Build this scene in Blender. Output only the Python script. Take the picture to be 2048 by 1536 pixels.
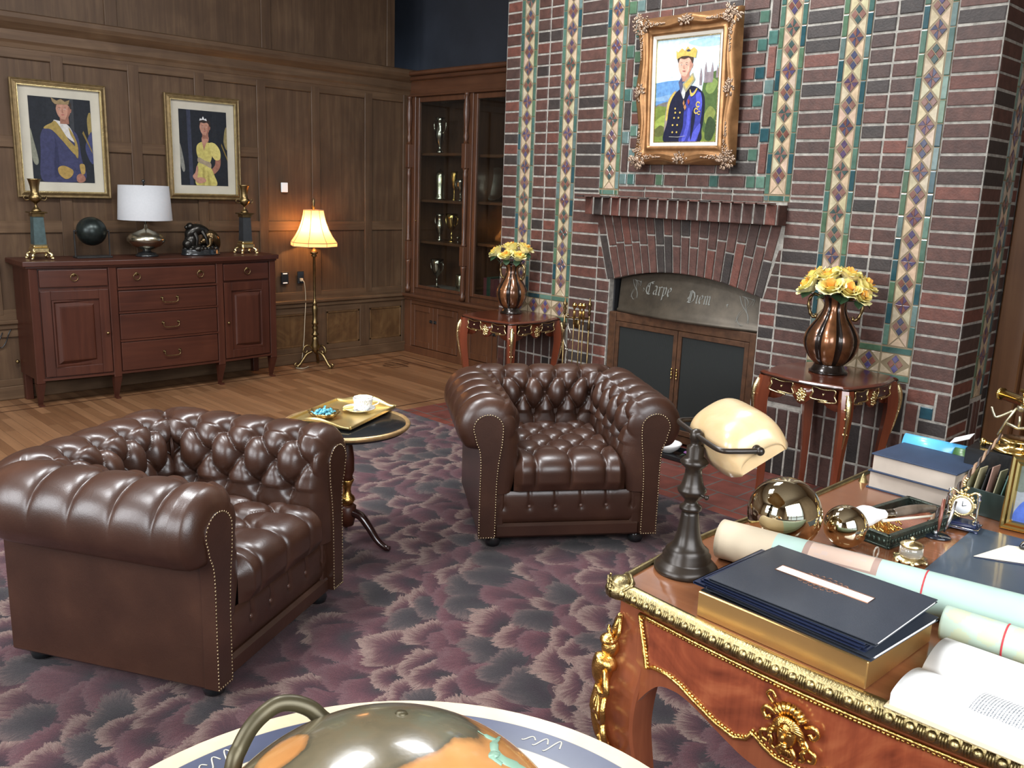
import bpy, math, random
import numpy as np
from math import sin, cos, pi, radians, sqrt, atan2
from mathutils import Vector, Matrix, Euler

for _o in list(bpy.data.objects):
    bpy.data.objects.remove(_o)
SC = bpy.context.scene
COL = SC.collection

# ------------------------------------------------------------------ camera
CAMP = Vector((7.09254, -5.51184, 1.65))
_yaw, _pit, _rol = radians(135.36057), radians(-12.45983), radians(2.07677)
_f = Vector((cos(_pit)*cos(_yaw), cos(_pit)*sin(_yaw), sin(_pit)))
_r0 = _f.cross(Vector((0, 0, 1))).normalized()
_u0 = _r0.cross(_f)
_r = _r0*cos(_rol) + _u0*sin(_rol)
_u = -_r0*sin(_rol) + _u0*cos(_rol)
cam_d = bpy.data.cameras.new('camera')
cam_d.sensor_width = 36.0
cam_d.lens = 1779.28/2048*36.0
cam_d.clip_start = 0.05
cam = bpy.data.objects.new('camera', cam_d)
COL.objects.link(cam)
cam.matrix_world = Matrix(((_r.x, _u.x, -_f.x, CAMP.x), (_r.y, _u.y, -_f.y, CAMP.y),
                           (_r.z, _u.z, -_f.z, CAMP.z), (0, 0, 0, 1)))
SC.camera = cam

# ------------------------------------------------------------------ light
SC.view_settings.view_transform = 'Standard'
SC.view_settings.look = 'None'
SC.view_settings.gamma = 1.0
SC.view_settings.use_curve_mapping = False
SC.view_settings.exposure = 0.5

world = bpy.data.worlds.new('world')
SC.world = world
world.use_nodes = True
_bg = world.node_tree.nodes['Background']
_bg.inputs[0].default_value = (0.62, 0.78, 1.0, 1)
_bg.inputs[1].default_value = 0.9

def area_light(name, loc, target, sx, sy, power, col):
    d = bpy.data.lights.new(name, 'AREA')
    d.shape = 'RECTANGLE'; d.size = sx; d.size_y = sy
    d.energy = power; d.color = col
    o = bpy.data.objects.new(name, d)
    COL.objects.link(o)
    o.location = loc
    o.rotation_euler = (Vector(target)-Vector(loc)).to_track_quat('-Z', 'Y').to_euler()
    return o

# daylight in the window openings (tall windows right of the desk, and behind the photographer)
DAY = (0.94, 0.97, 1.0)
area_light('window_light_desk', (8.50, -5.2, 2.45), (5.6, -4.0, 0.6), 2.8, 2.0, 140, DAY)
for _x, _y, _p in ((3.5, -4.1, 120), (3.8, -1.9, 85), (3.6, -6.2, 95)):      # glazed roof lights over the carpet
    area_light('skylight', (_x, _y, 4.17), (_x, _y, 0), 1.0, 1.0, _p, DAY)
area_light('window_light_behind_left', (3.1, -8.9, 2.6), (3.1, -3.0, 1.2), 1.5, 2.0, 120, DAY)
area_light('window_light_behind_right', (5.6, -8.9, 2.6), (5.0, -3.0, 1.2), 1.5, 2.0, 100, DAY)

# ------------------------------------------------------------------ helpers
def setp(o, label=None, cat=None, group=None, kind=None):
    if label: o['label'] = label
    if cat: o['category'] = cat
    if group: o['group'] = group
    if kind: o['kind'] = kind
    return o

def thing(name, label, cat, loc=(0, 0, 0), rz=0.0, group=None):
    o = bpy.data.objects.new(name, None)
    o.empty_display_size = 0.05
    COL.objects.link(o)
    o.location = loc; o.rotation_euler = (0, 0, rz)
    return setp(o, label, cat, group)

def copy_tree(o, parent=None):
    c = o.copy(); COL.objects.link(c)
    if parent: c.parent = parent
    for ch in list(o.children):
        copy_tree(ch, c)
    return c

class MB:
    """collects shapes, then links them as ONE mesh object"""
    def __init__(s):
        s.v = []; s.f = []; s.c = []; s.sm = []; s.T = Matrix.Identity(4); s.col = (1, 1, 1)
    def add(s, vs, fs, col=None, smooth=False):
        n = len(s.v)
        T = s.T
        for p in vs:
            s.v.append(tuple(T @ Vector(p)))
        c = col or s.col
        for f in fs:
            s.f.append([n+i for i in f]); s.c.append(c); s.sm.append(smooth)
        return s
    def box(s, x0, x1, y0, y1, z0, z1, col=None, b=0.0):
        if b > 0:
            return s.bbox(x0, x1, y0, y1, z0, z1, b, col)
        vs = [(x0, y0, z0), (x1, y0, z0), (x1, y1, z0), (x0, y1, z0), (x0, y0, z1), (x1, y0, z1), (x1, y1, z1), (x0, y1, z1)]
        fs = [(0, 3, 2, 1), (4, 5, 6, 7), (0, 1, 5, 4), (1, 2, 6, 5), (2, 3, 7, 6), (3, 0, 4, 7)]
        return s.add(vs, fs, col)
    def bbox(s, x0, x1, y0, y1, z0, z1, b, col=None):
        b = min(b, (x1-x0)*.49, (y1-y0)*.49, (z1-z0)*.49)
        X = [x0, x1]; Y = [y0, y1]; Z = [z0, z1]
        vs = []; idx = {}
        for i in (0, 1):
            for j in (0, 1):
                for k in (0, 1):
                    sx, sy, sz = (1, -1)[i], (1, -1)[j], (1, -1)[k]
                    for a, (dx, dy, dz) in enumerate(((0, b, b), (b, 0, b), (b, b, 0))):
                        idx[(i, j, k, a)] = len(vs)
                        vs.append((X[i]+sx*dx, Y[j]+sy*dy, Z[k]+sz*dz))
        g = lambda i, j, k, a: idx[(i, j, k, a)]
        fs = []
        for i in (0, 1):
            q = [g(i, 0, 0, 0), g(i, 1, 0, 0), g(i, 1, 1, 0), g(i, 0, 1, 0)]
            fs.append(q if i else q[::-1])
            q = [g(0, i, 0, 1), g(1, i, 0, 1), g(1, i, 1, 1), g(0, i, 1, 1)]
            fs.append(q[::-1] if i else q)
            q = [g(0, 0, i, 2), g(1, 0, i, 2), g(1, 1, i, 2), g(0, 1, i, 2)]
            fs.append(q if i else q[::-1])
        for i in (0, 1):
            for j in (0, 1):
                q = [g(i, j, 0, 0), g(i, j, 1, 0), g(i, j, 1, 1), g(i, j, 0, 1)]
                fs.append(q if (i == j) else q[::-1])
                q = [g(i, 0, j, 0), g(i, 1, j, 0), g(i, 1, j, 2), g(i, 0, j, 2)]
                fs.append(q[::-1] if (i == j) else q)
                q = [g(0, i, j, 1), g(1, i, j, 1), g(1, i, j, 2), g(0, i, j, 2)]
                fs.append(q if (i == j) else q[::-1])
                for k in (0, 1):
                    q = [g(i, j, k, 0), g(i, j, k, 1), g(i, j, k, 2)]
                    fs.append(q if (i+j+k) % 2 else q[::-1])
        return s.add(vs, fs, col)
    def lathe(s, prof, c=(0, 0, 0), n=24, axis='z', col=None, smooth=True, lobes=0, amp=0.0, a0=0.0):
        vs = []; m = len(prof)
        for k in range(n):
            a = 2*pi*k/n + a0
            fl = 1.0
            if lobes: fl = 1.0 - amp*(1-abs(cos(lobes*a/2))**0.6)
            for r, z in prof:
                x, y = r*fl*cos(a), r*fl*sin(a)
                if axis == 'z': vs.append((c[0]+x, c[1]+y, c[2]+z))
                elif axis == 'x': vs.append((c[0]+z, c[1]+x, c[2]+y))
                else: vs.append((c[0]+y, c[1]+z, c[2]+x))
        fs = []
        for k in range(n):
            k2 = (k+1) % n
            for i in range(m-1):
                fs.append((k*m+i, k2*m+i, k2*m+i+1, k*m+i+1))
        if prof[0][0] > 1e-4: fs.append(tuple(k*m for k in range(n))[::-1])
        if prof[-1][0] > 1e-4: fs.append(tuple(k*m+m-1 for k in range(n)))
        return s.add(vs, fs, col, smooth)
    def tube(s, pts, r, n=8, col=None, closed=False, smooth=True, flat=1.0):
        P = [Vector(p) for p in pts]; m = len(P)
        R = r if isinstance(r, (list, tuple)) else [r]*m
        vs = []; up = None
        for i in range(m):
            a = P[(i-1) % m] if (closed or i > 0) else P[i]
            b = P[(i+1) % m] if (closed or i < m-1) else P[i]
            t = (b-a)
            if t.length < 1e-9: t = Vector((0, 0, 1))
            t.normalize()
            if up is None:
                up = Vector((0, 0, 1)) if abs(t.z) < .9 else Vector((1, 0, 0))
            up = (up - t*up.dot(t))
            if up.length < 1e-6: up = t.orthogonal()
            up.normalize(); side = t.cross(up)
            for k in range(n):
                q = 2*pi*k/n
                vs.append(tuple(P[i] + (up*cos(q)*flat + side*sin(q))*R[i]))
        fs = []
        for i in range(m if closed else m-1):
            j = (i+1) % m
            for k in range(n):
                k2 = (k+1) % n
                fs.append((i*n+k, i*n+k2, j*n+k2, j*n+k))
        if not closed:
            fs.append(tuple(range(n))[::-1]); fs.append(tuple((m-1)*n+k for k in range(n)))
        return s.add(vs, fs, col, smooth)
    def sphere(s, c, r, nu=16, nv=10, col=None, sc=(1, 1, 1)):
        vs = [(c[0], c[1], c[2]-r*sc[2])]
        for j in range(1, nv):
            t = pi*j/nv
            for k in range(nu):
                a = 2*pi*k/nu
                vs.append((c[0]+r*sin(t)*cos(a)*sc[0], c[1]+r*sin(t)*sin(a)*sc[1], c[2]-r*cos(t)*sc[2]))
        vs.append((c[0], c[1], c[2]+r*sc[2]))
        fs = []
        for k in range(nu):
            k2 = (k+1) % nu
            fs.append((0, 1+k2, 1+k))
            for j in range(nv-2):
                a = 1+j*nu
                fs.append((a+k, a+k2, a+nu+k2, a+nu+k))
            fs.append((1+(nv-2)*nu+k, 1+(nv-2)*nu+k2, len(vs)-1))
        return s.add(vs, fs, col, True)
    def prism(s, pts, z0, z1, plane='xy', col=None, smooth=False):
        """closed 2D outline extruded; plane xy->z, xz->y, yz->x"""
        def m(p, z):
            if plane == 'xy': return (p[0], p[1], z)
            if plane == 'xz': return (p[0], z, p[1])
            return (z, p[0], p[1])
        n = len(pts)
        vs = [m(p, z0) for p in pts]+[m(p, z1) for p in pts]
        area = sum(pts[i][0]*pts[(i+1) % n][1]-pts[(i+1) % n][0]*pts[i][1] for i in range(n))
        fl = (area > 0) ^ (z1 < z0) ^ (plane == 'xz')
        fs = []
        a = tuple(range(n)); b = tuple(n+i for i in range(n))
        fs.append(a[::-1] if fl else a); fs.append(b if fl else b[::-1])
        for i in range(n):
            j = (i+1) % n
            q = (i, j, n+j, n+i)
            fs.append(q if fl else q[::-1])
        return s.add(vs, fs, col, smooth)
    def grid(s, P, closed_u=False, closed_v=False, col=None, smooth=True, flip=False):
        nu, nv = len(P), len(P[0])
        vs = [tuple(p) for row in P for p in row]
        fs = []
        for i in range(nu if closed_u else nu-1):
            i2 = (i+1) % nu
            for j in range(nv if closed_v else nv-1):
                j2 = (j+1) % nv
                q = (i*nv+j, i2*nv+j, i2*nv+j2, i*nv+j2)
                fs.append(q[::-1] if flip else q)
        return s.add(vs, fs, col, smooth)
    def build(s, name, m, parent=None, label=None, colattr=False, loc=None, bevel=None, sub=None, kind=None):
        me = bpy.data.meshes.new(name)
        me.from_pydata(s.v, [], s.f)
        me.polygons.foreach_set('use_smooth', s.sm)
        if colattr:
            a = me.attributes.new('Col', 'FLOAT_COLOR', 'CORNER')
            buf = []
            for f, c in zip(s.f, s.c):
                buf.extend((c[0], c[1], c[2], 1.0)*len(f))
            a.data.foreach_set('color', buf)
        me.materials.append(m)
        me.update()
        o = bpy.data.objects.new(name, me)
        COL.objects.link(o)
        if parent: o.parent = parent
        if loc: o.location = loc
        if label: o['label'] = label
        if kind: o['kind'] = kind
        if bevel:
            md = o.modifiers.new('bevel', 'BEVEL'); md.width = bevel; md.segments = 2; md.limit_method = 'ANGLE'
        if sub:
            md = o.modifiers.new('subsurf', 'SUBSURF'); md.levels = sub; md.render_levels = sub
        return o

def spline(pts, n=8, closed=False):
    """Catmull-Rom through points (any dimension)"""
    P = [np.array(p, float) for p in pts]; m = len(P); out = []
    rng = range(m if closed else m-1)
    for i in rng:
        if closed: p0, p1, p2, p3 = P[(i-1) % m], P[i], P[(i+1) % m], P[(i+2) % m]
        else: p0, p1, p2, p3 = P[max(i-1, 0)], P[i], P[i+1], P[min(i+2, m-1)]
        for k in range(n):
            t = k/n
            out.append(tuple(.5*((2*p1)+(-p0+p2)*t+(2*p0-5*p1+4*p2-p3)*t*t+(-p0+3*p1-3*p2+p3)*t**3)))
    if not closed: out.append(tuple(P[-1]))
    return out

# ------------------------------------------------------------------ materials
def NT(name):
    m = bpy.data.materials.new(name); m.use_nodes = True
    nt = m.node_tree
    return m, nt, nt.nodes['Principled BSDF']
def node(nt, typ, **kw):
    n = nt.nodes.new(typ)
    for k, v in kw.items():
        if k.startswith('i_'):
            n.inputs[k[2:].replace('_', ' ')].default_value = v
        else: setattr(n, k, v)
    return n
def ramp(nt, stops, interp='LINEAR'):
    r = nt.nodes.new('ShaderNodeValToRGB'); r.color_ramp.interpolation = interp
    e = r.color_ramp.elements
    while len(e) < len(stops): e.new(0.5)
    for i, (p, c) in enumerate(stops):
        e[i].position = p; e[i].color = (c[0], c[1], c[2], 1)
    return r
def coords(nt, scale=(1, 1, 1), obj=True):
    tc = nt.nodes.new('ShaderNodeTexCoord'); mp = nt.nodes.new('ShaderNodeMapping')
    mp.inputs['Scale'].default_value = scale
    nt.links.new(tc.outputs['Object'], mp.inputs['Vector'])
    return mp.outputs['Vector']
def mixc(nt, fac, a, b, typ='MIX'):
    m = nt.nodes.new('ShaderNodeMix'); m.data_type = 'RGBA'; m.blend_type = typ
    for s_, v in ((m.inputs[0], fac), (m.inputs[6], a), (m.inputs[7], b)):
        if isinstance(v, (int, float)): s_.default_value = v
        elif isinstance(v, tuple): s_.default_value = (v[0], v[1], v[2], 1)
        else: nt.links.new(v, s_)
    return m.outputs[2]
def mth(nt, op, a, b=None, c=None):
    m = nt.nodes.new('ShaderNodeMath'); m.operation = op
    for i, v in enumerate((a, b, c)):
        if v is None: continue
        if isinstance(v, (int, float)): m.inputs[i].default_value = v
        else: nt.links.new(v, m.inputs[i])
    return m.outputs[0]
def bump(nt, bsdf, h, strength=.3, dist=.01):
    b = nt.nodes.new('ShaderNodeBump'); b.inputs['Strength'].default_value = strength; b.inputs['Distance'].default_value = dist
    nt.links.new(h, b.inputs['Height']); nt.links.new(b.outputs[0], bsdf.inputs['Normal'])

def mat(name, col, rough=.5, metal=0.0, coat=0.0, var=.15, vs=8.0, bmp=0.0, bs=60.0, attr=False, spec=.5, sheen=0.0, ior=1.5, trans=0.0, subs=0.0, coatr=.1):
    m, nt, b = NT(name)
    vec = coords(nt)
    n = node(nt, 'ShaderNodeTexNoise', i_Scale=vs, i_Detail=5.0, i_Roughness=.6)
    nt.links.new(vec, n.inputs['Vector'])
    if attr:
        at = nt.nodes.new('ShaderNodeAttribute'); at.attribute_name = 'Col'
        base = at.outputs['Color']
    else:
        base = (col[0], col[1], col[2])
    if var > 0:
        r = ramp(nt, [(.3, (1-var,)*3), (.7, (1+var,)*3)])
        nt.links.new(n.outputs['Fac'], r.inputs[0])
        nt.links.new(mixc(nt, 1.0, base, r.outputs[0], 'MULTIPLY'), b.inputs['Base Color'])
    elif attr: nt.links.new(base, b.inputs['Base Color'])
    else: b.inputs['Base Color'].default_value = (*base, 1)
    b.inputs['Roughness'].default_value = rough
    b.inputs['Metallic'].default_value = metal
    b.inputs['Coat Weight'].default_value = coat
    b.inputs['Coat Roughness'].default_value = coatr
    b.inputs['Specular IOR Level'].default_value = spec
    b.inputs['IOR'].default_value = ior
    b.inputs['Transmission Weight'].default_value = trans
    if sheen: b.inputs['Sheen Weight'].default_value = sheen
    if subs:
        b.inputs['Subsurface Weight'].default_value = subs
        b.inputs['Subsurface Radius'].default_value = (.02, .012, .008)
    if bmp > 0:
        n2 = node(nt, 'ShaderNodeTexNoise', i_Scale=bs, i_Detail=4.0)
        nt.links.new(vec, n2.inputs['Vector'])
        bump(nt, b, n2.outputs['Fac'], bmp, .004)
    return m

def wood(name, c1, c2, c3, axis='z', rough=.4, coat=.1, scale=1.0, bmp=.08, figure=0.0, spec=.5):
    """streaky timber; grain runs along the given object axis"""
    m, nt, b = NT(name)
    sc = {'x': (1.2, 22, 22), 'y': (22, 1.2, 22), 'z': (22, 22, 1.2)}[axis]
    vec = coords(nt, tuple(s_*scale for s_ in sc))
    n = node(nt, 'ShaderNodeTexNoise', i_Scale=1.0, i_Detail=6.0, i_Roughness=.65, i_Distortion=.6)
    nt.links.new(vec, n.inputs['Vector'])
    v2 = coords(nt, (1.3*scale,)*3)
    n2 = node(nt, 'ShaderNodeTexNoise', i_Scale=2.2, i_Detail=3.0, i_Distortion=1.0+figure*4)
    nt.links.new(v2, n2.inputs['Vector'])
    r = ramp(nt, [(.25, c1), (.5, c2), (.75, c3)])
    s_ = mth(nt, 'ADD', mth(nt, 'MULTIPLY', n.outputs['Fac'], .65-.3*figure), mth(nt, 'MULTIPLY', n2.outputs['Fac'], .35+.3*figure))
    nt.links.new(s_, r.inputs[0])
    nt.links.new(r.outputs[0], b.inputs['Base Color'])
    b.inputs['Roughness'].default_value = rough
    b.inputs['Specular IOR Level'].default_value = spec
    b.inputs['Coat Weight'].default_value = coat
    b.inputs['Coat Roughness'].default_value = .15
    if bmp: bump(nt, b, n.outputs['Fac'], bmp, .003)
    return m

M = {}
M['oak'] = wood('oak_panel', (.040, .021, .011), (.072, .040, .021), (.125, .075, .040), 'z', .5, .03, spec=.3)
M['oakx'] = wood('oak_rail', (.045, .024, .012), (.085, .048, .025), (.14, .085, .046), 'y', .5, .03, spec=.3)
M['oakf'] = wood('oak_figured', (.045, .020, .008), (.09, .046, .018), (.15, .085, .035), 'z', .5, .03, spec=.3, figure=.8)
M['redoak'] = wood('bookcase_timber', (.045, .017, .009), (.085, .034, .016), (.13, .055, .026), 'z', .38, .2)
M['mahog'] = wood('mahogany', (.026, .0070, .0036), (.048, .0130, .0066), (.076, .0225, .0110), 'z', .42, .06, scale=.8, bmp=.03, spec=.35)
M['mahogx'] = wood('mahogany_horizontal', (.026, .0070, .0036), (.048, .0130, .0066), (.076, .0225, .0110), 'y', .42, .06, scale=.8, bmp=.03, spec=.35)
M['cherry'] = wood('polished_cherry', (.085, .018, .008), (.14, .032, .013), (.20, .050, .020), 'z', .22, .5, scale=.8, bmp=.02)
M['cherrytop'] = wood('cherry_top', (.055, .014, .008), (.085, .022, .011), (.12, .034, .016), 'x', .16, .6, scale=.8, bmp=.01)
M['burl'] = wood('burl_veneer', (.085, .016, .008), (.24, .055, .022), (.40, .125, .050), 'z', .2, .6, scale=1.2, bmp=.0, figure=1.0)
M['desktop'] = wood('desk_top_veneer', (.13, .045, .020), (.20, .075, .032), (.27, .11, .05), 'x', .14, .6, scale=.9, bmp=.0)
M['legwood'] = wood('desk_leg_veneer', (.14, .034, .015), (.22, .062, .026), (.30, .09, .038), 'z', .22, .5, scale=.8, bmp=.0)
M['brass'] = mat('polished_brass', (.66, .46, .16), .16, 1.0, var=.12)
M['brassant'] = mat('antique_brass', (.22, .155, .07), .34, 1.0, var=.3, vs=20, bmp=.2)
M['gilt'] = mat('gilt_bronze', (.72, .44, .13), .24, 1.0, var=.25, vs=40, bmp=.35, bs=220)
M['giltpale'] = mat('pale_gilt', (.78, .64, .34), .25, 1.0, var=.2, vs=40, bmp=.35, bs=220)
M['darkbronze'] = mat('dark_bronze', (.035, .032, .028), .28, .85, var=.4, vs=12)
M['black'] = mat('black_lacquer', (.010, .011, .012), .22, 0, .4, var=.1)
M['blackmat'] = mat('black_matte', (.012, .012, .013), .7, var=.1)
M['darkmetal'] = mat('dark_iron', (.035, .033, .032), .5, .6, var=.3, vs=15)
M['cream'] = mat('cream_paper', (.72, .66, .52), .7, var=.05)
M['white'] = mat('white_porcelain', (.78, .78, .76), .2, 0, .4, var=.02)
M['paper'] = mat('white_paper', (.80, .80, .78), .75, var=.03)
M['navy'] = mat('navy_cloth', (.020, .038, .080), .55, var=.12, vs=20, bmp=.15, bs=400)
M['mirror'] = mat('polished_gold_ball', (.78, .70, .50), .045, 1.0, var=.04)
M['silver'] = mat('tarnished_silver', (.42, .38, .32), .18, 1.0, var=.2, vs=14)
M['mercury'] = mat('mercury_metal', (.60, .56, .42), .24, 1.0, var=.25, vs=10)
M['glass'] = mat('clear_glass', (.9, .95, .95), .02, var=0, trans=1.0, ior=1.45)
M['att'] = mat('painted_color', (1, 1, 1), .55, var=.08, vs=30, attr=True)
M['attgloss'] = mat('glazed_color', (1, 1, 1), .16, coat=.4, var=.22, vs=25, attr=True)
M['brick'] = mat('fired_brick', (1, 1, 1), .62, var=.30, vs=22, bmp=.5, bs=90, attr=True)
M['attpaint'] = mat('oil_paint', (1, 1, 1), .6, spec=.25, var=.22, vs=45, bmp=.15, bs=120, attr=True)
# ================================================================== room
BY = -0.729      # front plane of the brick chimney breast
# floor -------------------------------------------------------------
def floor_mat():
    m, nt, b = NT('strip_oak_floor')
    vec = coords(nt)
    br = node(nt, 'ShaderNodeTexBrick')
    br.offset = .37; br.squash = 1.0
    br.inputs['Color1'].default_value = (0, 0, 0, 1); br.inputs['Color2'].default_value = (1, 1, 1, 1)
    br.inputs['Mortar'].default_value = (.5, .5, .5, 1)
    br.inputs['Scale'].default_value = 1.0; br.inputs['Mortar Size'].default_value = .0012
    br.inputs['Brick Width'].default_value = .9; br.inputs['Row Height'].default_value = .065
    br.inputs['Bias'].default_value = 0
    nt.links.new(vec, br.inputs['Vector'])
    v2 = coords(nt, (1.5, 26, 26))
    n = node(nt, 'ShaderNodeTexNoise', i_Scale=1.0, i_Detail=5.0, i_Distortion=.5)
    nt.links.new(v2, n.inputs['Vector'])
    r1 = ramp(nt, [(0, (.14, .064, .028)), (.5, (.185, .090, .041)), (1, (.24, .122, .058))])
    nt.links.new(br.outputs['Color'], r1.inputs[0])
    r2 = ramp(nt, [(.25, (.82,)*3), (.75, (1.15,)*3)])
    nt.links.new(n.outputs['Fac'], r2.inputs[0])
    c = mixc(nt, 1.0, r1.outputs[0], r2.outputs[0], 'MULTIPLY')
    c2 = mixc(nt, br.outputs['Fac'], c, (.08, .04, .02))
    nt.links.new(c2, b.inputs['Base Color'])
    b.inputs['Roughness'].default_value = .38; b.inputs['Coat Weight'].default_value = .12
    return m
mb = MB(); mb.add([(-.3, -9.2, 0), (8.8, -9.2, 0), (8.8, .6, 0), (-.3, .6, 0)], [(0, 1, 2, 3)])
floor = mb.build('floor', floor_mat(), kind='structure')
# inlaid border lines and corner knot
mb = MB()
def inlay(pts, w=.012, z=.0012):
    for (a, b_) in zip(pts[:-1], pts[1:]):
        a = Vector((*a, z)); b_ = Vector((*b_, z)); d = (b_-a).normalized(); s = Vector((-d.y, d.x, 0))*w/2
        a = a-d*w/2; b_ = b_+d*w/2
        mb.add([tuple(a-s), tuple(b_-s), tuple(b_+s), tuple(a+s)], [(0, 1, 2, 3)])
inlay([(.22, -5.5), (.22, -.26), (1.95, -.26)]); inlay([(.37, -5.5), (.37, -.41), (1.95, -.41)])
for s_ in (0, .06):
    inlay([(.44+s_, -.47-s_), (.60+s_, -.47-s_), (.60+s_, -.63-s_), (.44+s_, -.63-s_), (.44+s_, -.47-s_)], .010)
inlay([(.40, -.55), (.70, -.55)], .01); inlay([(.55, -.43), (.55, -.72)], .01)
inlay([(1.84, -1.60), (1.84, -.41)])
mb.build('trim_1', mat('walnut_inlay', (.035, .012, .006), .4, var=.1), label='dark inlaid border lines in the wooden floor', kind='structure')
# hearth tiles --------------------------------------------------------
def tile_mat():
    m, nt, b = NT('terracotta_tile')
    vec = coords(nt)
    br = node(nt, 'ShaderNodeTexBrick')
    br.offset = .5
    br.inputs['Color1'].default_value = (.165, .042, .028, 1); br.inputs['Color2'].default_value = (.115, .034, .026, 1)
    br.inputs['Mortar'].default_value = (.085, .075, .066, 1)
    br.inputs['Scale'].default_value = 1.0; br.inputs['Mortar Size'].default_value = .006
    br.inputs['Brick Width'].default_value = .215; br.inputs['Row Height'].default_value = .215
    nt.links.new(vec, br.inputs['Vector'])
    n = node(nt, 'ShaderNodeTexNoise', i_Scale=9.0, i_Detail=4.0)
    nt.links.new(vec, n.inputs['Vector'])
    r2 = ramp(nt, [(.3, (.7,)*3), (.7, (1.2,)*3)]); nt.links.new(n.outputs['Fac'], r2.inputs[0])
    nt.links.new(mixc(nt, 1.0, br.outputs['Color'], r2.outputs[0], 'MULTIPLY'), b.inputs['Base Color'])
    b.inputs['Roughness'].default_value = .5
    bump(nt, b, mth(nt, 'SUBTRACT', 1.0, br.outputs['Fac']), .4, .004)
    return m
mb = MB(); mb.box(1.97, 5.7, -1.70, BY+.5, 0.0, .006)
mb.build('floor_hearth', tile_mat(), label='terracotta hearth tiles in front of the fireplace', kind='structure')

# carpet --------------------------------------------------------------
def carpet_mat():
    """overlapping feathery fans in plum, slate and pinkish beige"""
    m, nt, b = NT('feathered_carpet')
    vec = coords(nt)
    n = node(nt, 'ShaderNodeTexNoise', i_Scale=2.6, i_Detail=2.0); nt.links.new(vec, n.inputs['Vector'])
    w = nt.nodes.new('ShaderNodeVectorMath'); w.operation = 'MULTIPLY_ADD'
    nt.links.new(n.outputs['Color'], w.inputs[0]); w.inputs[1].default_value = (.30, .30, 0); nt.links.new(vec, w.inputs[2])
    mp = nt.nodes.new('ShaderNodeMapping'); mp.inputs['Rotation'].default_value = (0, 0, radians(-42-90+180)); nt.links.new(w.outputs[0], mp.inputs['Vector'])
    sp = nt.nodes.new('ShaderNodeSeparateXYZ'); nt.links.new(mp.outputs[0], sp.inputs[0])
    WX, RY = .20, .085
    U = mth(nt, 'DIVIDE', sp.outputs['X'], WX); V = mth(nt, 'DIVIDE', sp.outputs['Y'], RY)   # V grows away from the viewer
    base = mth(nt, 'FLOOR', V)
    def fan(i):
        row = mth(nt, 'ADD', base, float(i))
        par = mth(nt, 'MULTIPLY', mth(nt, 'FRACT', mth(nt, 'MULTIPLY', row, .5)), 1.0)     # 0 or .5
        cx_ = mth(nt, 'ADD', mth(nt, 'ROUND', mth(nt, 'SUBTRACT', U, par)), par)
        cb = nt.nodes.new('ShaderNodeCombineXYZ'); nt.links.new(cx_, cb.inputs[0]); nt.links.new(row, cb.inputs[1])
        wn = nt.nodes.new('ShaderNodeTexWhiteNoise'); wn.noise_dimensions = '2D'; nt.links.new(cb.outputs[0], wn.inputs['Vector'])
        rs = nt.nodes.new('ShaderNodeSeparateColor'); nt.links.new(wn.outputs['Color'], rs.inputs[0])
        dx = mth(nt, 'ADD', mth(nt, 'SUBTRACT', U, cx_), mth(nt, 'MULTIPLY', mth(nt, 'SUBTRACT', rs.outputs[0], .5), .40))
        dy = mth(nt, 'MULTIPLY', mth(nt, 'ADD', mth(nt, 'SUBTRACT', V, row), mth(nt, 'MULTIPLY', mth(nt, 'SUBTRACT', rs.outputs[1], .5), .7)), RY/WX)
        dist = mth(nt, 'SQRT', mth(nt, 'ADD', mth(nt, 'MULTIPLY', dx, dx), mth(nt, 'MULTIPLY', dy, dy)))
        ang = mth(nt, 'ARCTAN2', dx, mth(nt, 'MULTIPLY', dy, -1.0))
        c2 = nt.nodes.new('ShaderNodeCombineXYZ'); nt.links.new(mth(nt, 'MULTIPLY', ang, 9.0), c2.inputs[0]); nt.links.new(mth(nt, 'MULTIPLY', rs.outputs[2], 60.0), c2.inputs[1]); nt.links.new(mth(nt, 'MULTIPLY', dist, 2.5), c2.inputs[2])
        pn = node(nt, 'ShaderNodeTexNoise', i_Scale=1.0, i_Detail=4.0, i_Roughness=.8); nt.links.new(c2.outputs[0], pn.inputs['Vector'])
        R_ = mth(nt, 'ADD', mth(nt, 'MULTIPLY', pn.outputs['Fac'], .52), mth(nt, 'MULTIPLY_ADD', rs.outputs[2], .16, .30))
        t = mth(nt, 'DIVIDE', dist, R_)
        inside = mth(nt, 'MULTIPLY', mth(nt, 'LESS_THAN', t, 1.0), mth(nt, 'LESS_THAN', dy, .16))
        tt = mth(nt, 'ADD', t, mth(nt, 'MULTIPLY', mth(nt, 'SUBTRACT', pn.outputs['Fac'], .5), -.35))
        r1 = ramp(nt, [(0.0, (.022, .020, .024)), (.25, (.038, .022, .030)), (.50, (.066, .028, .038)), (.66, (.100, .050, .056)), (.82, (.175, .120, .108)), (1.0, (.235, .180, .155))])
        nt.links.new(tt, r1.inputs[0])
        r2 = ramp(nt, [(0.0, (.028, .026, .030)), (.40, (.060, .026, .036)), (.70, (.100, .042, .052)), (1.0, (.125, .072, .080))]); nt.links.new(tt, r2.inputs[0])
        r3 = ramp(nt, [(0.0, (.026, .020, .027)), (.45, (.036, .034, .038)), (.75, (.058, .050, .053)), (1.0, (.120, .090, .086))]); nt.links.new(tt, r3.inputs[0])
        s1 = mth(nt, 'GREATER_THAN', rs.outputs[0], .52); s2 = mth(nt, 'GREATER_THAN', rs.outputs[1], .84)
        return inside, mixc(nt, s2, mixc(nt, s1, r1.outputs[0], r2.outputs[0]), r3.outputs[0])
    c = (.048, .026, .034)
    for i in (0, 1, 2, 3):     # rows nearer the viewer are woven underneath the farther ones
        ins, colr = fan(i)
        c = mixc(nt, ins, c, colr)
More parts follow.
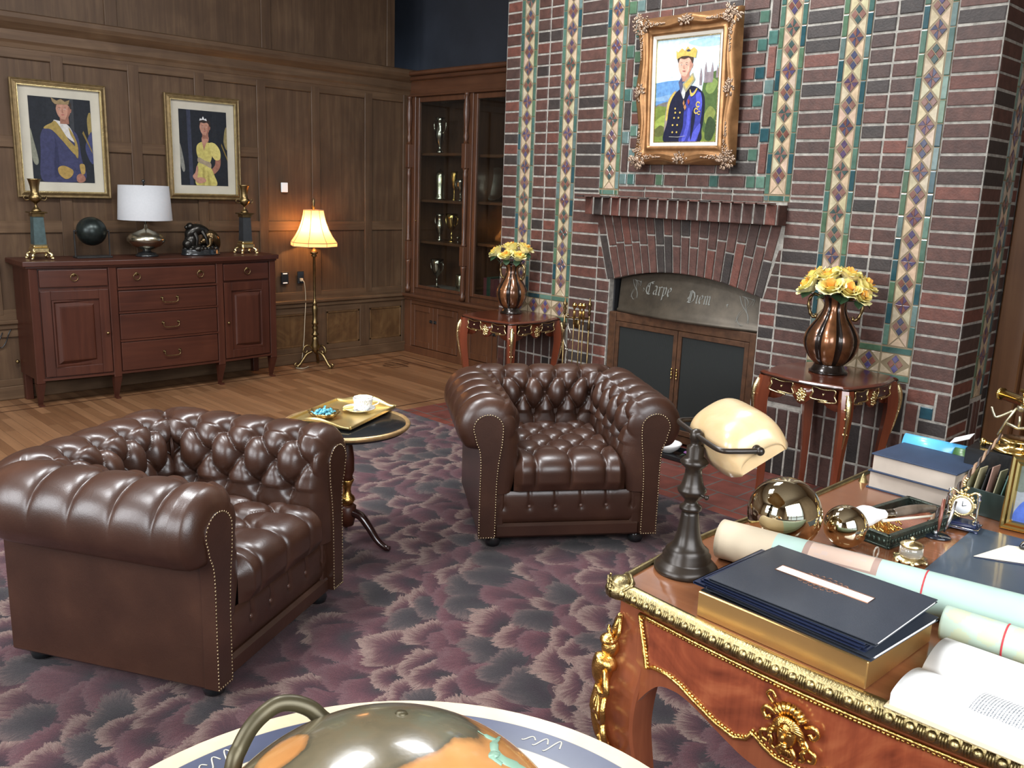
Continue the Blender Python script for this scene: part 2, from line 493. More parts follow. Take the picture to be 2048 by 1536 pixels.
    big = node(nt, 'ShaderNodeTexNoise', i_Scale=1.1, i_Detail=2.0); nt.links.new(vec, big.inputs['Vector'])
    rb = ramp(nt, [(.35, (.58, .53, .52)), (.65, (.82, .72, .71))]); nt.links.new(big.outputs['Fac'], rb.inputs[0]); c = mixc(nt, 1.0, c, rb.outputs[0], 'MULTIPLY')
    f = node(nt, 'ShaderNodeTexNoise', i_Scale=380.0, i_Detail=2.0); nt.links.new(vec, f.inputs['Vector'])
    rf = ramp(nt, [(.3, (.66,)*3), (.7, (1.28,)*3)]); nt.links.new(f.outputs['Fac'], rf.inputs[0])
    c = mixc(nt, 1.0, c, rf.outputs[0], 'MULTIPLY')
    nt.links.new(c, b.inputs['Base Color'])
    b.inputs['Roughness'].default_value = .95; b.inputs['Specular IOR Level'].default_value = .1; b.inputs['Sheen Weight'].default_value = .12
    bump(nt, b, f.outputs['Fac'], .5, .004)
    return m
mb = MB(); mb.box(1.77, 8.35, -8.6, -1.60, 0.002, .014, b=.004)
cp = mb.build('carpet', carpet_mat())
setp(cp, 'plum carpet with feathered fan pattern covering the middle of the floor', 'carpet')

# left wall: oak panelling ----------------------------------------------
wl = MB(); wl.box(-.25, 0.0, -9.2, 0.02, 0, 2.70); wl.box(-.25, 0.0, -9.2, -.22, 2.70, 4.2)
wall_left = wl.build('wall_left', M['oak'], kind='structure')
st = MB()      # upright stiles, 18 mm proud
T_ = .018
ys_up = [-5.9, -5.05, -4.42, -3.72, -3.20, -2.66, -2.14, -1.60, -1.075, -.51]
for i, y in enumerate(ys_up):
    w = .085
    st.box(0, T_, y-w/2, y+w/2, .62, 2.45, b=.004)
st.box(0, T_, -.11, -.0, .0, 2.62, b=.004)
# stiles above the picture moulding
for y in (-5.9, -4.4, -2.80, -1.54, -.262):
    st.box(0, T_, y-.045, y+.045, 2.70, 4.1, b=.004)
# dado stiles
for y in (-5.4, -4.6, -3.9, -1.04, -.555):
    st.box(0, T_, y-.055, y+.055, .10, .50, b=.004)
st.build('panel_stiles', M['oak'], wall_left)
ra = MB()      # rails
ra.box(0, T_*.9, -9, -.11, 2.40, 2.50, b=.004)
ra.box(0, T_*.9, -9, -2.18, 1.80, 1.88, b=.003); ra.box(0, T_*.9, -2.14, -1.60, 1.82, 1.90, b=.003)
ra.box(0, T_*.9, -9, -.11, 1.205, 1.29, b=.003)
ra.box(0, T_*.9, -9, -.11, .585, .66, b=.003)
ra.box(0, .05, -9, 0, .555, .588, b=.008); ra.box(0, .032, -9, 0, .52, .556, b=.004)
ra.box(0, T_*.9, -9, -.11, .46, .52, b=.003); ra.box(0, T_*.9, -9, -.11, .10, .15, b=.003)
ra.box(0, .03, -9, -.0, 0, .10, b=.006)
ra.build('panel_rails', M['oakx'], wall_left)
pm = MB()      # heavy picture moulding
pr = [(0, 2.46), (.02, 2.47), (.025, 2.50), (.035, 2.52), (.035, 2.585), (.05, 2.60), (.075, 2.63), (.085, 2.66), (.085, 2.69), (.06, 2.70), (0, 2.71)]
pm.prism(pr, -9.0, 0.0, 'xz')
pm.build('picture_moulding', M['oakx'], wall_left)
pn = MB()      # figured dado panels
for (a, b_) in ((-.98, -.615), (-.495, -.115), (-1.60, -1.10)):
    pn.box(0, .008, a, b_, .15, .46)
    for (p, q, r_, s_) in ((a, a+.018, .15, .46), (b_-.018, b_, .15, .46), (a, b_, .15, .168), (a, b_, .442, .46)):
        pn.box(0, .015, p, q, r_, s_, b=.003)
pn.build('dado_panels', M['oakf'], wall_left)
kb = MB(); kb.sphere((.03, -3.62, .28), .014, 10, 6); kb.build('cupboard_knob', M['brassant'], wall_left)
# dark recess over the bookcase, blue-grey lens flare haze put into its colour
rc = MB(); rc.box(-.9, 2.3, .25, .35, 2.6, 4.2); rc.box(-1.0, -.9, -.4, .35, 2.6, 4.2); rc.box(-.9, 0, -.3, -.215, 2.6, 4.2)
rc.build('wall_back', mat('dark_wall_flare_haze', (.026, .030, .040), .6, var=.2, vs=3), kind='structure')
# other walls, ceiling
PL = mat('warm_plaster', (.34, .27, .20), .8, var=.1, vs=2)
w = MB(); w.box(5.49, 6.05, .06, .2, 0, 4.2); w.box(6.05, 8.8, .02, .2, 0, 4.2)
w.build('wall_right_of_chimney', M['oak'], kind='structure')
# deep timber door jamb beside the chimney return
w = MB(); w.box(5.50, 5.64, -.215, .06, 0, 3.6, b=.008); w.box(5.64, 5.68, -.16, .06, 0, 3.6, b=.004); w.box(5.68, 5.86, -.10, .06, 0, 3.6, b=.01); w.box(5.86, 5.89, -.05, .06, 0, 3.6)
w.build('door_1', wood('jamb_oak', (.07, .028, .010), (.12, .05, .018), (.17, .08, .03), 'z', .35, .2), label='brown timber door jamb beside the brick chimney', kind='structure')
w = MB()    # wall_right with window opening y -5.8..-2.8, z .85..3.3
w.box(8.6, 8.8, -9.2, -6.7, 0, 4.2); w.box(8.6, 8.8, -3.7, .2, 0, 4.2); w.box(8.6, 8.8, -6.7, -3.7, 0, .85); w.box(8.6, 8.8, -6.7, -3.7, 3.5, 4.2)
w.build('wall_right', PL, kind='structure')
w = MB()
for k in range(1, 3): w.box(8.44, 8.50, -6.7+3.0*k/3-.035, -6.7+3.0*k/3+.035, .85, 3.5)
w.box(8.44, 8.49, -6.7, -3.7, 1.2, 1.26); w.box(8.44, 8.62, -6.8, -3.6, .78, .85); w.box(8.44, 8.62, -6.8, -3.6, 3.5, 3.58); w.box(8.44, 8.62, -6.8, -6.7, .78, 3.58); w.box(8.44, 8.62, -3.7, -3.6, .78, 3.58)
w.build('window_1', M['oak'], kind='structure')
w = MB()
for a, b_ in ((-.3, 2.2), (4.0, 4.7), (6.5, 8.8)): w.box(a, b_, -9.2, -9.0, 0, 4.2)
for a, b_ in ((2.2, 4.0), (4.7, 6.5)): w.box(a, b_, -9.2, -9.0, 0, 1.3); w.box(a, b_, -9.2, -9.0, 3.7, 4.2)
w.build('wall_front', PL, kind='structure')
w = MB()
for a in (2.2, 4.7):
    w.box(a, a+.08, -9.0, -8.82, 1.3, 3.7); w.box(a+1.72, a+1.8, -9.0, -8.82, 1.3, 3.7); w.box(a+.88, a+.92, -8.86, -8.82, 1.3, 3.7); w.box(a, a+1.8, -8.86, -8.82, 2.5, 2.55)
w.build('window_2', M['oak'], kind='structure')
w = MB(); w.box(-1.1, 8.8, -9.2, .6, 4.2, 4.35)
for _x, _y in ((3.5, -4.1), (3.8, -1.9), (3.6, -6.2)):
    for q in ((-.6, -.52, -.6, .6), (.52, .6, -.6, .6), (-.52, .52, -.6, -.52), (-.52, .52, .52, .6)): w.box(_x+q[0], _x+q[1], _y+q[2], _y+q[3], 4.10, 4.2)
w.build('ceiling', mat('dim_ceiling', (.30, .26, .21), .8, var=.1), kind='structure')
# ================================================================== brick chimney breast
rnd = random.Random(7)
def brick_col():
    k = rnd.random()
    base = (.072, .031, .023) if k < .55 else (.054, .028, .022) if k < .76 else (.030, .022, .019) if k < .92 else (.110, .038, .026)
    f = rnd.uniform(.82, 1.18)
    return tuple(c*f for c in base)
def green_col():
    c = rnd.choice([(.060, .115, .085), (.085, .150, .115), (.045, .100, .085), (.020, .060, .070), (.070, .125, .075), (.10, .15, .14)])
    f = rnd.uniform(.85, 1.15); return tuple(x*f for x in c)
def slab(mb, q, col, y0=0.006, y1=-0.003, ch=.004, smooth=False):
    """chamfered convex tile: q = list of (x,z) CCW seen from the room (front at -y)"""
    n = len(q); cx_ = sum(p[0] for p in q)/n; cz_ = sum(p[1] for p in q)/n
    inn = []
    for x, z in q:
        d = Vector((cx_-x, cz_-z)); L = d.length
        k = min(ch*1.5/L, .4); inn.append((x+d.x*k, z+d.y*k))
    vs = [(x, y0, z) for x, z in q]+[(x, y1+ch*.5, z) for x, z in q]+[(x, y1, z) for x, z in inn]
    fs = []
    for i in range(n):
        j = (i+1) % n
        fs.append((i, j, n+j, n+i)); fs.append((n+i, n+j, 2*n+j, 2*n+i))
    fs.append(tuple(2*n+i for i in range(n)))
    mb.add(vs, fs, col)
def bk(mb, x0, x1, z0, z1, g=.0068, col=None, **k):
    j = lambda: rnd.uniform(-.0015, .0015)
    slab(mb, [(x0+g+j(), z0+g+j()), (x1-g+j(), z0+g+j()), (x1-g+j(), z1-g+j()), (x0+g+j(), z1-g+j())], col or brick_col(), y1=-.003+rnd.uniform(-.002, .002), **k)
CZ = .0767; Z0 = 2.579-33*CZ
def courses(mb, x0, x1, zlo, zhi, split=None):
    k = 0
    while Z0+k*CZ < zhi-.005:
        a, b_ = Z0+k*CZ, Z0+(k+1)*CZ
        k += 1
        if b_ < zlo+.015: continue
        a = max(a, zlo); b_ = min(b_, zhi)
        if b_-a < .02: continue
        xs = [x0]+(split or [])+[x1]
        for p, q in zip(xs[:-1], xs[1:]): bk(mb, p, q, a, b_)
def tile_strip(mt, mg, xc, zlo, zhi):
    """mt glazed tiles, mg tan grout"""
    W = .083
    slab(mg, [(xc-W, zlo), (xc+W, zlo), (xc+W, zhi), (xc-W, zhi)], (.20, .15, .085), y1=-.001, ch=.001)
    P = .115; n = int((zhi-zlo)/P)+1
    ph = rnd.uniform(0, .05)
    for s_ in (-1, 1):
        z = zlo+.004
        while z < zhi-.02:
            z1 = min(z+P, zhi)
            a, b_ = sorted((xc+s_*.081, xc+s_*.054))
            slab(mt, [(a, z+.002), (b_, z+.002), (b_, z1-.003), (a, z1-.003)], green_col(), y1=-.005, ch=.003)
            z = z1
    BL = [(.068, .056, .115), (.055, .058, .10), (.045, .072, .068), (.075, .050, .095)]
    RD = [(.165, .075, .058), (.14, .058, .046), (.18, .095, .078)]
    hx, hz = .043, .052
    k = 0; z = zlo+.060
    # cream triangles closing the lower end
    CR = lambda: tuple(c*rnd.uniform(.92, 1.08) for c in (.43, .34, .23))
    slab(mt, [(xc-.040, zlo+.006), (xc+.040, zlo+.006), (xc, zlo+.048)], CR(), ch=.001)
    z = zlo+.054
    first = True
    while z < zhi-.03:
        zc = z+hz+ .004 if not first else zlo+.054+.058
        if first:
            z = zlo+.054; first = False
            for s_ in (-1, 1):
                q = [(xc+s_*.046, z-.047), (xc+s_*.046, z+.045), (xc+s_*.005, z)]
                slab(mt, q if s_ > 0 else q[::-1], CR(), ch=.001)
        zc = z+P/2
        b1, r1 = rnd.choice(BL), rnd.choice(RD)
        if zc+hz > zhi: break
        if k % 2 == 0:   # four small lozenges
            g = .003
            for dx, dz, c in ((0, .5, b1), (0, -.5, b1), (.5, 0, r1), (-.5, 0, r1)):
                ox, oz = xc+dx*hx, zc+dz*hz
                slab(mt, [(ox, oz-hz/2+g), (ox+hx/2-g, oz), (ox, oz+hz/2-g), (ox-hx/2+g, oz)], c, y1=-.004, ch=.002)
        else:            # pinwheel of eight triangles
            ring = [(0, -hz), (hx*.5, -hz*.5), (hx, 0), (hx*.5, hz*.5), (0, hz), (-hx*.5, hz*.5), (-hx, 0), (-hx*.5, -hz*.5)]
            for i in range(8):
                p, q = ring[i], ring[(i+1) % 8]
                c = b1 if i % 2 else r1
                slab(mt, [(xc+.06*(p[0]+q[0])*.5, zc+.06*(p[1]+q[1])*.5), (xc+p[0]*.95, zc+p[1]*.95), (xc+q[0]*.95, zc+q[1]*.95)], c, y1=-.004, ch=.0015)
        zt = zc+P/2
        if zt < zhi-.01:
            for s_ in (-1, 1):
                q = [(xc+s_*.046, zt-.046), (xc+s_*.046, min(zt+.046, zhi-.004)), (xc+s_*.005, zt)]
                slab(mt, q if s_ > 0 else q[::-1], CR(), ch=.001)
        z = zt; k += 1
def band(mt, mg, x0, x1, z0, z1):
    slab(mg, [(x0, z0), (x1, z0), (x1, z1), (x0, z1)], (.20, .15, .085), y1=-.001, ch=.001)
    # green bars above and below, cream/diamond field between
    for a, b_ in ((z0+.004, z0+.034), (z1-.034, z1-.004)):
        n = max(1, round((x1-x0)/.12))
        for i in range(n):
            p, q = x0+(x1-x0)*i/n, x0+(x1-x0)*(i+1)/n
            slab(mt, [(p+.003, a), (q-.003, a), (q-.003, b_), (p+.003, b_)], green_col(), y1=-.005, ch=.003)
    zc = (z0+z1)/2; hz = (z1-z0)/2-.040; n = max(1, round((x1-x0)/.115)); w = (x1-x0)/n
    for i in range(n):
        xc = x0+w*(i+.5); hx = min(w/2-.008, .045)
        for dx, dz, c in ((0, .5, (.075, .060, .15)), (0, -.5, (.075, .060, .15)), (.5, 0, (.20, .08, .06)), (-.5, 0, (.2, .08, .06))):
            ox, oz = xc+dx*hx, zc+dz*hz; g = .003
            slab(mt, [(ox, oz-hz/2+g), (ox+hx/2-g, oz), (ox, oz+hz/2-g), (ox-hx/2+g, oz)], c, y1=-.004, ch=.002)
        for sx in (-1, 1):
            for sz in (-1, 1):
                q = [(xc+sx*w*.46, zc+sz*.006), (xc+sx*w*.46, zc+sz*hz), (xc+sx*.012, zc+sz*hz)]
                ar = (q[1][0]-q[0][0])*(q[2][1]-q[0][1])-(q[2][0]-q[0][0])*(q[1][1]-q[0][1])
                slab(mt, q if ar > 0 else q[::-1], (.43, .34, .23), ch=.001)

X0, X1 = 2.07, 5.49
OX0, OX1 = 3.17, 4.335
arc = lambda x: 1.055 + .092*max(0.0, 1-((x-3.752)/.5825)**2)
core = MB()      # mortar body with the arched opening
core.box(X0, OX0, 0, .6, 0, 4.2); core.box(OX1, X1, 0, .6, 0, 4.2)
N = 24
for i in range(N):
    a, b_ = OX0+(OX1-OX0)*i/N, OX0+(OX1-OX0)*(i+1)/N
    core.prism([(a, arc(a)), (b_, arc(b_)), (b_, 4.2), (a, 4.2)], .006, .5, 'xz')
core.v = [(x, y+BY+.0025, z) for x, y, z in core.v]
mortar = mat('grey_mortar', (.30, .28, .245), .9, var=.35, vs=30, bmp=.6, bs=120)
wall_chimney = core.build('wall_chimney', mortar, kind='structure')
fb = MB()
fb.box(OX0, OX1, -.20, -.18, 0, 1.2); fb.box(OX0-.01, OX0+.012, BY+.05, -.18, 0, 1.1); fb.box(OX1-.012, OX1+.01, BY+.05, -.18, 0, 1.1); fb.box(OX0, OX1, BY+.1, -.18, .006, .03)
fb.build('firebox', M['blackmat'], wall_chimney)
bb = MB(); bb.T = Matrix.Translation((0, BY, 0))
S = [2.305, 2.715, 3.115, 4.380, 4.755, 5.180]; W = .083
TOP = 3.5
courses(bb, X0, S[0]-W, .70, TOP)
courses(bb, S[0]+W, S[1]-W, .89, TOP, [2.51])
courses(bb, S[1]+W, S[2]-W, 1.63, TOP)
courses(bb, S[1]+W, 3.05, .03, 1.63)
courses(bb, 3.05, OX0, .03, 1.05)
courses(bb, S[3]+W, S[4]-W, 1.63, TOP)
courses(bb, 4.445, S[4]-W, .44, 1.63)
courses(bb, OX1, 4.445, .03, 1.05)
courses(bb, S[4]+W, S[5]-W, .89, TOP, [4.967])
courses(bb, S[5]+W, X1, .68, TOP)
# slivers beside the fan
for k in range(5):
    z = 1.05+k*.075
    xl = 3.147-(z-1.06)*.29; xl2 = 3.147-(z+.075-1.06)*.29
    if min(xl, xl2) > 3.065: slab(bb, [(3.055, z+.005), (xl-.007, z+.005), (xl2-.007, z+.07), (3.055, z+.07)], brick_col())
    xr = 4.352+(z-1.06)*.24; xr2 = 4.352+(z+.075-1.06)*.24
    if max(xr, xr2) < 4.435: slab(bb, [(xr+.007, z+.005), (4.44, z+.005), (4.44, z+.07), (xr2+.007, z+.07)], brick_col())
# flared soldier bricks over the opening
NF = 20; zt = 1.492
for i in range(NF):
    t0, t1 = i/NF, (i+1)/NF
    b0, b1 = 3.147+1.205*t0, 3.147+1.205*t1; a0, a1 = 3.015+1.42*t0, 3.015+1.42*t1
    zb0, zb1 = arc(max(b0, OX0)), arc(min(b1, OX1))
    zb0 = max(zb0, 1.055); zb1 = max(zb1, 1.055)
    L = lambda xb, xa, zb, f: (xb+(xa-xb)*f, zb+(zt-zb)*f)
    f = .50 if i % 2 else .68
    if i in (2, 4): f = .55
    g = .0055
    for fa, fb_ in ((0.0, f), (f, 1.0)):
        p = [L(b0, a0, zb0, fa), L(b1, a1, zb1, fa), L(b1, a1, zb1, fb_), L(b0, a0, zb0, fb_)]
        q = [(p[0][0]+g, p[0][1]+(g if fa else 0)), (p[1][0]-g, p[1][1]+(g if fa else 0)), (p[2][0]-g, p[2][1]-g), (p[3][0]+g, p[3][1]-g)]
        slab(bb, q, tuple(c*1.12 for c in brick_col()))
# centre field round the portrait
per = 3.5*CZ
for x0, x1 in ((3.203, 3.265), (4.232, 4.293)):
    z = 1.772
    while z < TOP:
        bk(bb, x0, x1, z, z+2.5*CZ-.008); z += per
courses(bb, 3.198, 4.297, 1.612, 1.69, [3.42, 3.64, 3.86, 4.08])
bk(bb, 3.335, 3.50, 1.69, 1.77); bk(bb, 3.565, 3.74, 1.69, 1.77); bk(bb, 3.74, 3.91, 1.69, 1.77); bk(bb, 3.975, 4.165, 1.69, 1.77)
k = 0; z = 1.77
while z < TOP:
    if k % 2 == 0: bk(bb, 3.27, 3.45, z, z+CZ); bk(bb, 4.05, 4.226, z, z+CZ)
    else: bk(bb, 3.335, 3.45, z, z+CZ); bk(bb, 4.05, 4.163, z, z+CZ)
    for a in ((3.45, 3.65, 3.85, 4.05) if k % 2 else (3.45, 3.55, 3.75, 3.95, 4.05)):
        nx = {3.45: 3.65, 3.65: 3.85, 3.85: 4.05} if k % 2 else {3.45: 3.55, 3.55: 3.75, 3.75: 3.95, 3.95: 4.05}
        if a in nx: bk(bb, a, nx[a], z, z+CZ)
    z += CZ; k += 1
# base: rows of soldiers
dk = lambda: tuple(c*.72 for c in brick_col())
for (a, b_) in ((X0, 2.79), (4.445, 5.26)):
    n = round((b_-a)/.0767)
    for i in range(n):
        p, q = a+(b_-a)*i/n, a+(b_-a)*(i+1)/n
        for z0, z1 in ((.0, .19), (.19, .42), (.42, .655)):
            if a > 4 and p < 4.67 and z0 > .4: continue
            bk(bb, p, q, z0, z1, col=dk())
    n = round((b_-a)/.2)
    for i in range(n):
        if not (a > 4 and a+(b_-a)*i/n < 4.66): bk(bb, a+(b_-a)*i/n, a+(b_-a)*(i+1)/n, .655, .70, col=dk())
# pinwheel of bricks round a glazed square at the right foot of the breast
bk(bb, 5.26, 5.415, .60, .68); bk(bb, 5.26, 5.335, .44, .60); bk(bb, 5.415, 5.49, .52, .68); bk(bb, 5.335, 5.49, .44, .52)
courses(bb, 5.26, 5.49, .0, .44, [5.375])
# mantel shelf of upright bricks
mcore = MB(); mcore.box(3.003, 4.452, -.8325, BY+.01, 1.492, 1.603)
mcore.build('mantel_core', mortar, wall_chimney)
mb_ = MB(); mb_.T = Matrix.Translation((0, -.836, 0))
for i in range(19):
    a = 3.0+i*.0764
    bk(mb_, a, a+.0764, 1.484, 1.612, g=.007, col=tuple(c*1.15 for c in brick_col()))
mb_.T = Matrix.Translation((4.455, -.836, 0)) @ Matrix.Rotation(pi/2, 4, 'Z')
bk(mb_, 0, .107, 1.484, 1.612)
mb_.T = Matrix.Translation((3.725, -.836, 1.612)) @ Matrix.Rotation(-pi/2, 4, 'X') 
for i in range(19):
    a = -.725+i*.0764
    slab(mb_, [(a+.007, -.105), (a+.069, -.105), (a+.069, -.004), (a+.007, -.004)], brick_col())
mb_.build('mantel_shelf', M['brick'], wall_chimney, label='projecting brick mantel shelf', colattr=True)
# return face towards the right
bb.T = Matrix.Translation((5.49, BY, 0)) @ Matrix.Rotation(pi/2, 4, 'Z')
courses(bb, 0.0, .285, .44, TOP); courses(bb, .451, .535, 0, TOP)
bk(bb, 0, .12, .0, .44); bk(bb, .12, .285, 0, .2); bk(bb, .12, .285, .2, .44)
for i in range(3): bk(bb, .285+.055*i, .34+.055*i, .0, .30); bk(bb, .285+.055*i, .34+.055*i, .30, .60)
bb.build('brickwork', M['brick'], wall_chimney, colattr=True, label='dark red bricks')
# tile strips
for i, xc in enumerate(S):
    mt, mg = MB(), MB()
    mt.T = mg.T = Matrix.Translation((0, BY, 0))
    lo = 1.66 if i in (2, 3) else .885
    tile_strip(mt, mg, xc, lo, TOP)
    if i in (2, 3):
        slab(mg, [(xc-W, 1.622), (xc+W, 1.622), (xc+W, 1.66), (xc-W, 1.66)], (.2, .15, .085), y1=-.001, ch=.001)
        slab(mt, [(xc-.05, 1.627), (xc+.05, 1.627), (xc+.05, 1.655), (xc-.05, 1.655)], green_col(), y1=-.005, ch=.003)
        for s_ in (-1, 1):
            a, b_ = sorted((xc+s_*.08, xc+s_*.055)); slab(mt, [(a, 1.627), (b_, 1.627), (b_, 1.655), (a, 1.655)], green_col(), y1=-.005, ch=.003)
    else:
        band(mt, mg, xc-W, xc+W, .70, .885)
    g_ = mg.build('tile_strip_grout', M['att'], wall_chimney, colattr=True)
    mt.build('tile_strip', M['attgloss'], wall_chimney, colattr=True, label='strip of cream, purple and green glazed tiles')
mt, mg = MB(), MB(); mt.T = mg.T = Matrix.Translation((0, BY, 0))
band(mt, mg, S[0]+W, S[1]-W, .70, .885); band(mt, mg, S[4]+W, S[5]-W, .70, .885)
for x0, x1 in ((3.203, 3.265), (4.232, 4.293)):
    z = 1.772+2.5*CZ-.008
    while z < TOP: slab(mt, [(x0+.003, z+.004), (x1-.003, z+.004), (x1-.003, z+CZ+.002), (x0+.003, z+CZ+.002)], green_col(), y1=-.005, ch=.004); z += per
k = 0; z = 1.77
while z < TOP:
    if k % 2: 
        for a in (3.272, 4.167): slab(mt, [(a, z+.006), (a+.057, z+.006), (a+.057, z+CZ-.006), (a, z+CZ-.006)], green_col(), y1=-.005, ch=.004)
    z += CZ; k += 1
for a in (3.203, 3.272, 3.505, 3.915, 4.170, 4.236): slab(mt, [(a, 1.697), (a+.055, 1.697), (a+.055, 1.763), (a, 1.763)], green_col(), y1=-.005, ch=.004)
slab(mt, [(5.343, .528), (5.407, .528), (5.407, .592), (5.343, .592)], (.02, .06, .08), y1=-.005, ch=.004)
mt.T = mg.T = Matrix.Translation((5.49, BY, 0)) @ Matrix.Rotation(pi/2, 4, 'Z')
tile_strip(mt, mg, .368, .62, TOP)
mg.build('tile_strip_grout', M['att'], wall_chimney, colattr=True)
mt.build('tile_strip', M['attgloss'], wall_chimney, colattr=True, label='glazed squares and linking bands')

# ------------------------------------------------------------------ fireplace hood and doors
hood = MB(); P = []
for i in range(25):
    t = i/24; x = 3.215+1.105*t; zt_ = arc(x)-.004 - (.0 if 0 < t < 1 else 0)
    row = []
    for j in range(7):
        s_ = j/6; bow = .075*sin(pi*t)*(s_**1.3)
        row.append((x, BY+.075-.02*s_-bow, zt_+(.862-zt_)*s_))
    row.append((x, BY+.055-.075*sin(pi*t)-.012, .856)); row.append((x, BY+.055-.075*sin(pi*t)-.012, .838)); row.append((x, BY+.07-.05*sin(pi*t), .838))
    P.append(row)
hood.grid(P, flip=True)
ht = thing('fireplace_hood', 'dull bronze fireplace hood with etched motto set under the brick arch', 'fireplace hood', (0, 0, 0))
hood.build('hood_sheet', mat('hood_metal', (.070, .056, .040), .45, .5, var=.3, vs=9, bmp=.1), ht)
def hoody(x, z):
    t = (x-3.215)/1.105; zt_ = arc(x); s_ = (z-zt_)/(.862-zt_)
    return BY+.075-.02*s_-.075*sin(pi*t)*max(s_, 0)**1.3-.003
tx = MB()
def stroke(pts, w=.007, ang=40, th=.35):
    """broad-nib pen stroke laid on the hood"""
    n = (w*cos(radians(ang))/2, w*sin(radians(ang))/2)
    for (a, b_) in zip(pts[:-1], pts[1:]):
        q = [(a[0]-n[0], a[1]-n[1]), (b_[0]-n[0], b_[1]-n[1]), (b_[0]+n[0], b_[1]+n[1]), (a[0]+n[0], a[1]+n[1])]
        tx.add([(x, hoody(x, z), z) for x, z in q], [(0, 1, 2, 3)])
    tx.add([(a[0]-.0015, hoody(*a)-.0003, a[1]) for a in pts[:1]], [])
def glyph(ch, x, z, h, slant=.0):
    """blackletter minuscules and capitals on a unit grid; returns advance"""
    G = {
     'C': (.95, [[(.85, 1.15), (.6, 1.32), (.25, 1.15), (.05, .75), (.05, .35), (.3, .02), (.65, 0), (.9, .22)], [(.45, 1.2), (.45, .1)], [(.6, 1.32), (.95, 1.4)], [(.2, .9), (.45, .75)]]),
     'a': (.62, [[(.12, .95), (.3, 1.0), (.48, .88), (.48, .1), (.6, .02)], [(.48, .6), (.15, .45), (.08, .2), (.22, .02), (.46, .15)]]),
     'r': (.5, [[(.05, .92), (.18, .85), (.18, .1), (.3, .0)], [(.18, .75), (.35, 1.0), (.48, .88)]]),
     'p': (.62, [[(.05, .95), (.17, .88), (.17, -.45), (.1, -.5)], [(.17, .8), (.38, 1.0), (.52, .8), (.5, .2), (.32, .0), (.17, .12)]]),
     'e': (.55, [[(.42, .6), (.48, .82), (.3, 1.0), (.1, .78), (.1, .25), (.28, .0), (.5, .18)], [(.1, .45), (.46, .62)]]),
     'D': (1.0, [[(.25, 1.25), (.22, .1), (.05, .0)], [(.0, 1.15), (.35, 1.35), (.75, 1.1), (.92, .65), (.8, .2), (.45, .0), (.1, .08)], [(.42, 1.2), (.42, .15)], [(.1, .6), (.05, .35)]]),
     'i': (.3, [[(.05, .92), (.16, .85), (.16, .1), (.28, .0)], [(.12, 1.22), (.2, 1.3)]]),
     'm': (.95, [[(.05, .92), (.15, .85), (.15, .1), (.22, .0)], [(.15, .78), (.33, 1.0), (.45, .85), (.45, .1), (.52, .0)], [(.45, .78), (.63, 1.0), (.76, .85), (.76, .1), (.9, .0)]]),
    }
    adv, S_ = G[ch]
    for s_ in S_: stroke([(x+(p[0]+slant*p[1])*h, z+p[1]*h) for p in s_], w=h*.17)
    return adv*h
x = 3.450; zl = .985
for ch in 'Carpe': x += glyph(ch, x, zl, .060 if ch == 'C' else .058)+.006
tx.build('motto_word', mat('etched_lettering', (.16, .16, .14), .6, var=.2), ht, label='etched grey gothic word Carpe'); tx = MB()
x = 3.800
for ch in 'Diem': x += glyph(ch, x, .968, .056 if ch == 'D' else .054)+.006
for a in (0, 120, 240): tx.build('motto_word', bpy.data.materials['etched_lettering'], ht, label='etched grey gothic word Diem'); tx = MB()
stroke([(4.085+.009*cos(radians(a+90)), .985+.009*sin(radians(a+90))), (4.085, .985)], w=.011)
stroke([(4.085, .985), (4.092, .968)], w=.004); tx.build('etched_leaf', bpy.data.materials['etched_lettering'], ht); tx = MB(); stroke([(3.425, .995), (3.435, 1.01), (3.425, 1.02)], .005)
# interlaced flourishes at both ends
for cx_, cz_, s_ in ((3.355, 1.0, .75), (4.205, .955, 1.0)):
    stroke([(cx_+s_*p[0], cz_+s_*p[1]) for p in spline([(-.05, .06), (-.01, .085), (.02, .05), (-.02, 0), (-.035, -.05), (0, -.085), (.035, -.05), (.01, .02), (-.01, .08)], 5)], .004)
    stroke([(cx_+s_*p[0], cz_+s_*p[1]) for p in spline([(.055, .09), (.03, .04), (-.02, -.02), (-.04, -.07)], 5)], .004)
    stroke([(cx_+s_*p[0], cz_+s_*p[1]) for p in spline([(-.045, .09), (-.02, .04), (.03, -.02), (.04, -.07)], 5)], .004)
    stroke([(cx_-.03*s_, cz_+.09*s_), (cx_+.06*s_, cz_+.075*s_), (cx_+.05*s_, cz_+.04*s_)], .004)
    tx.build('flourish', bpy.data.materials['etched_lettering'], ht, label='etched interlaced flourish'); tx = MB()
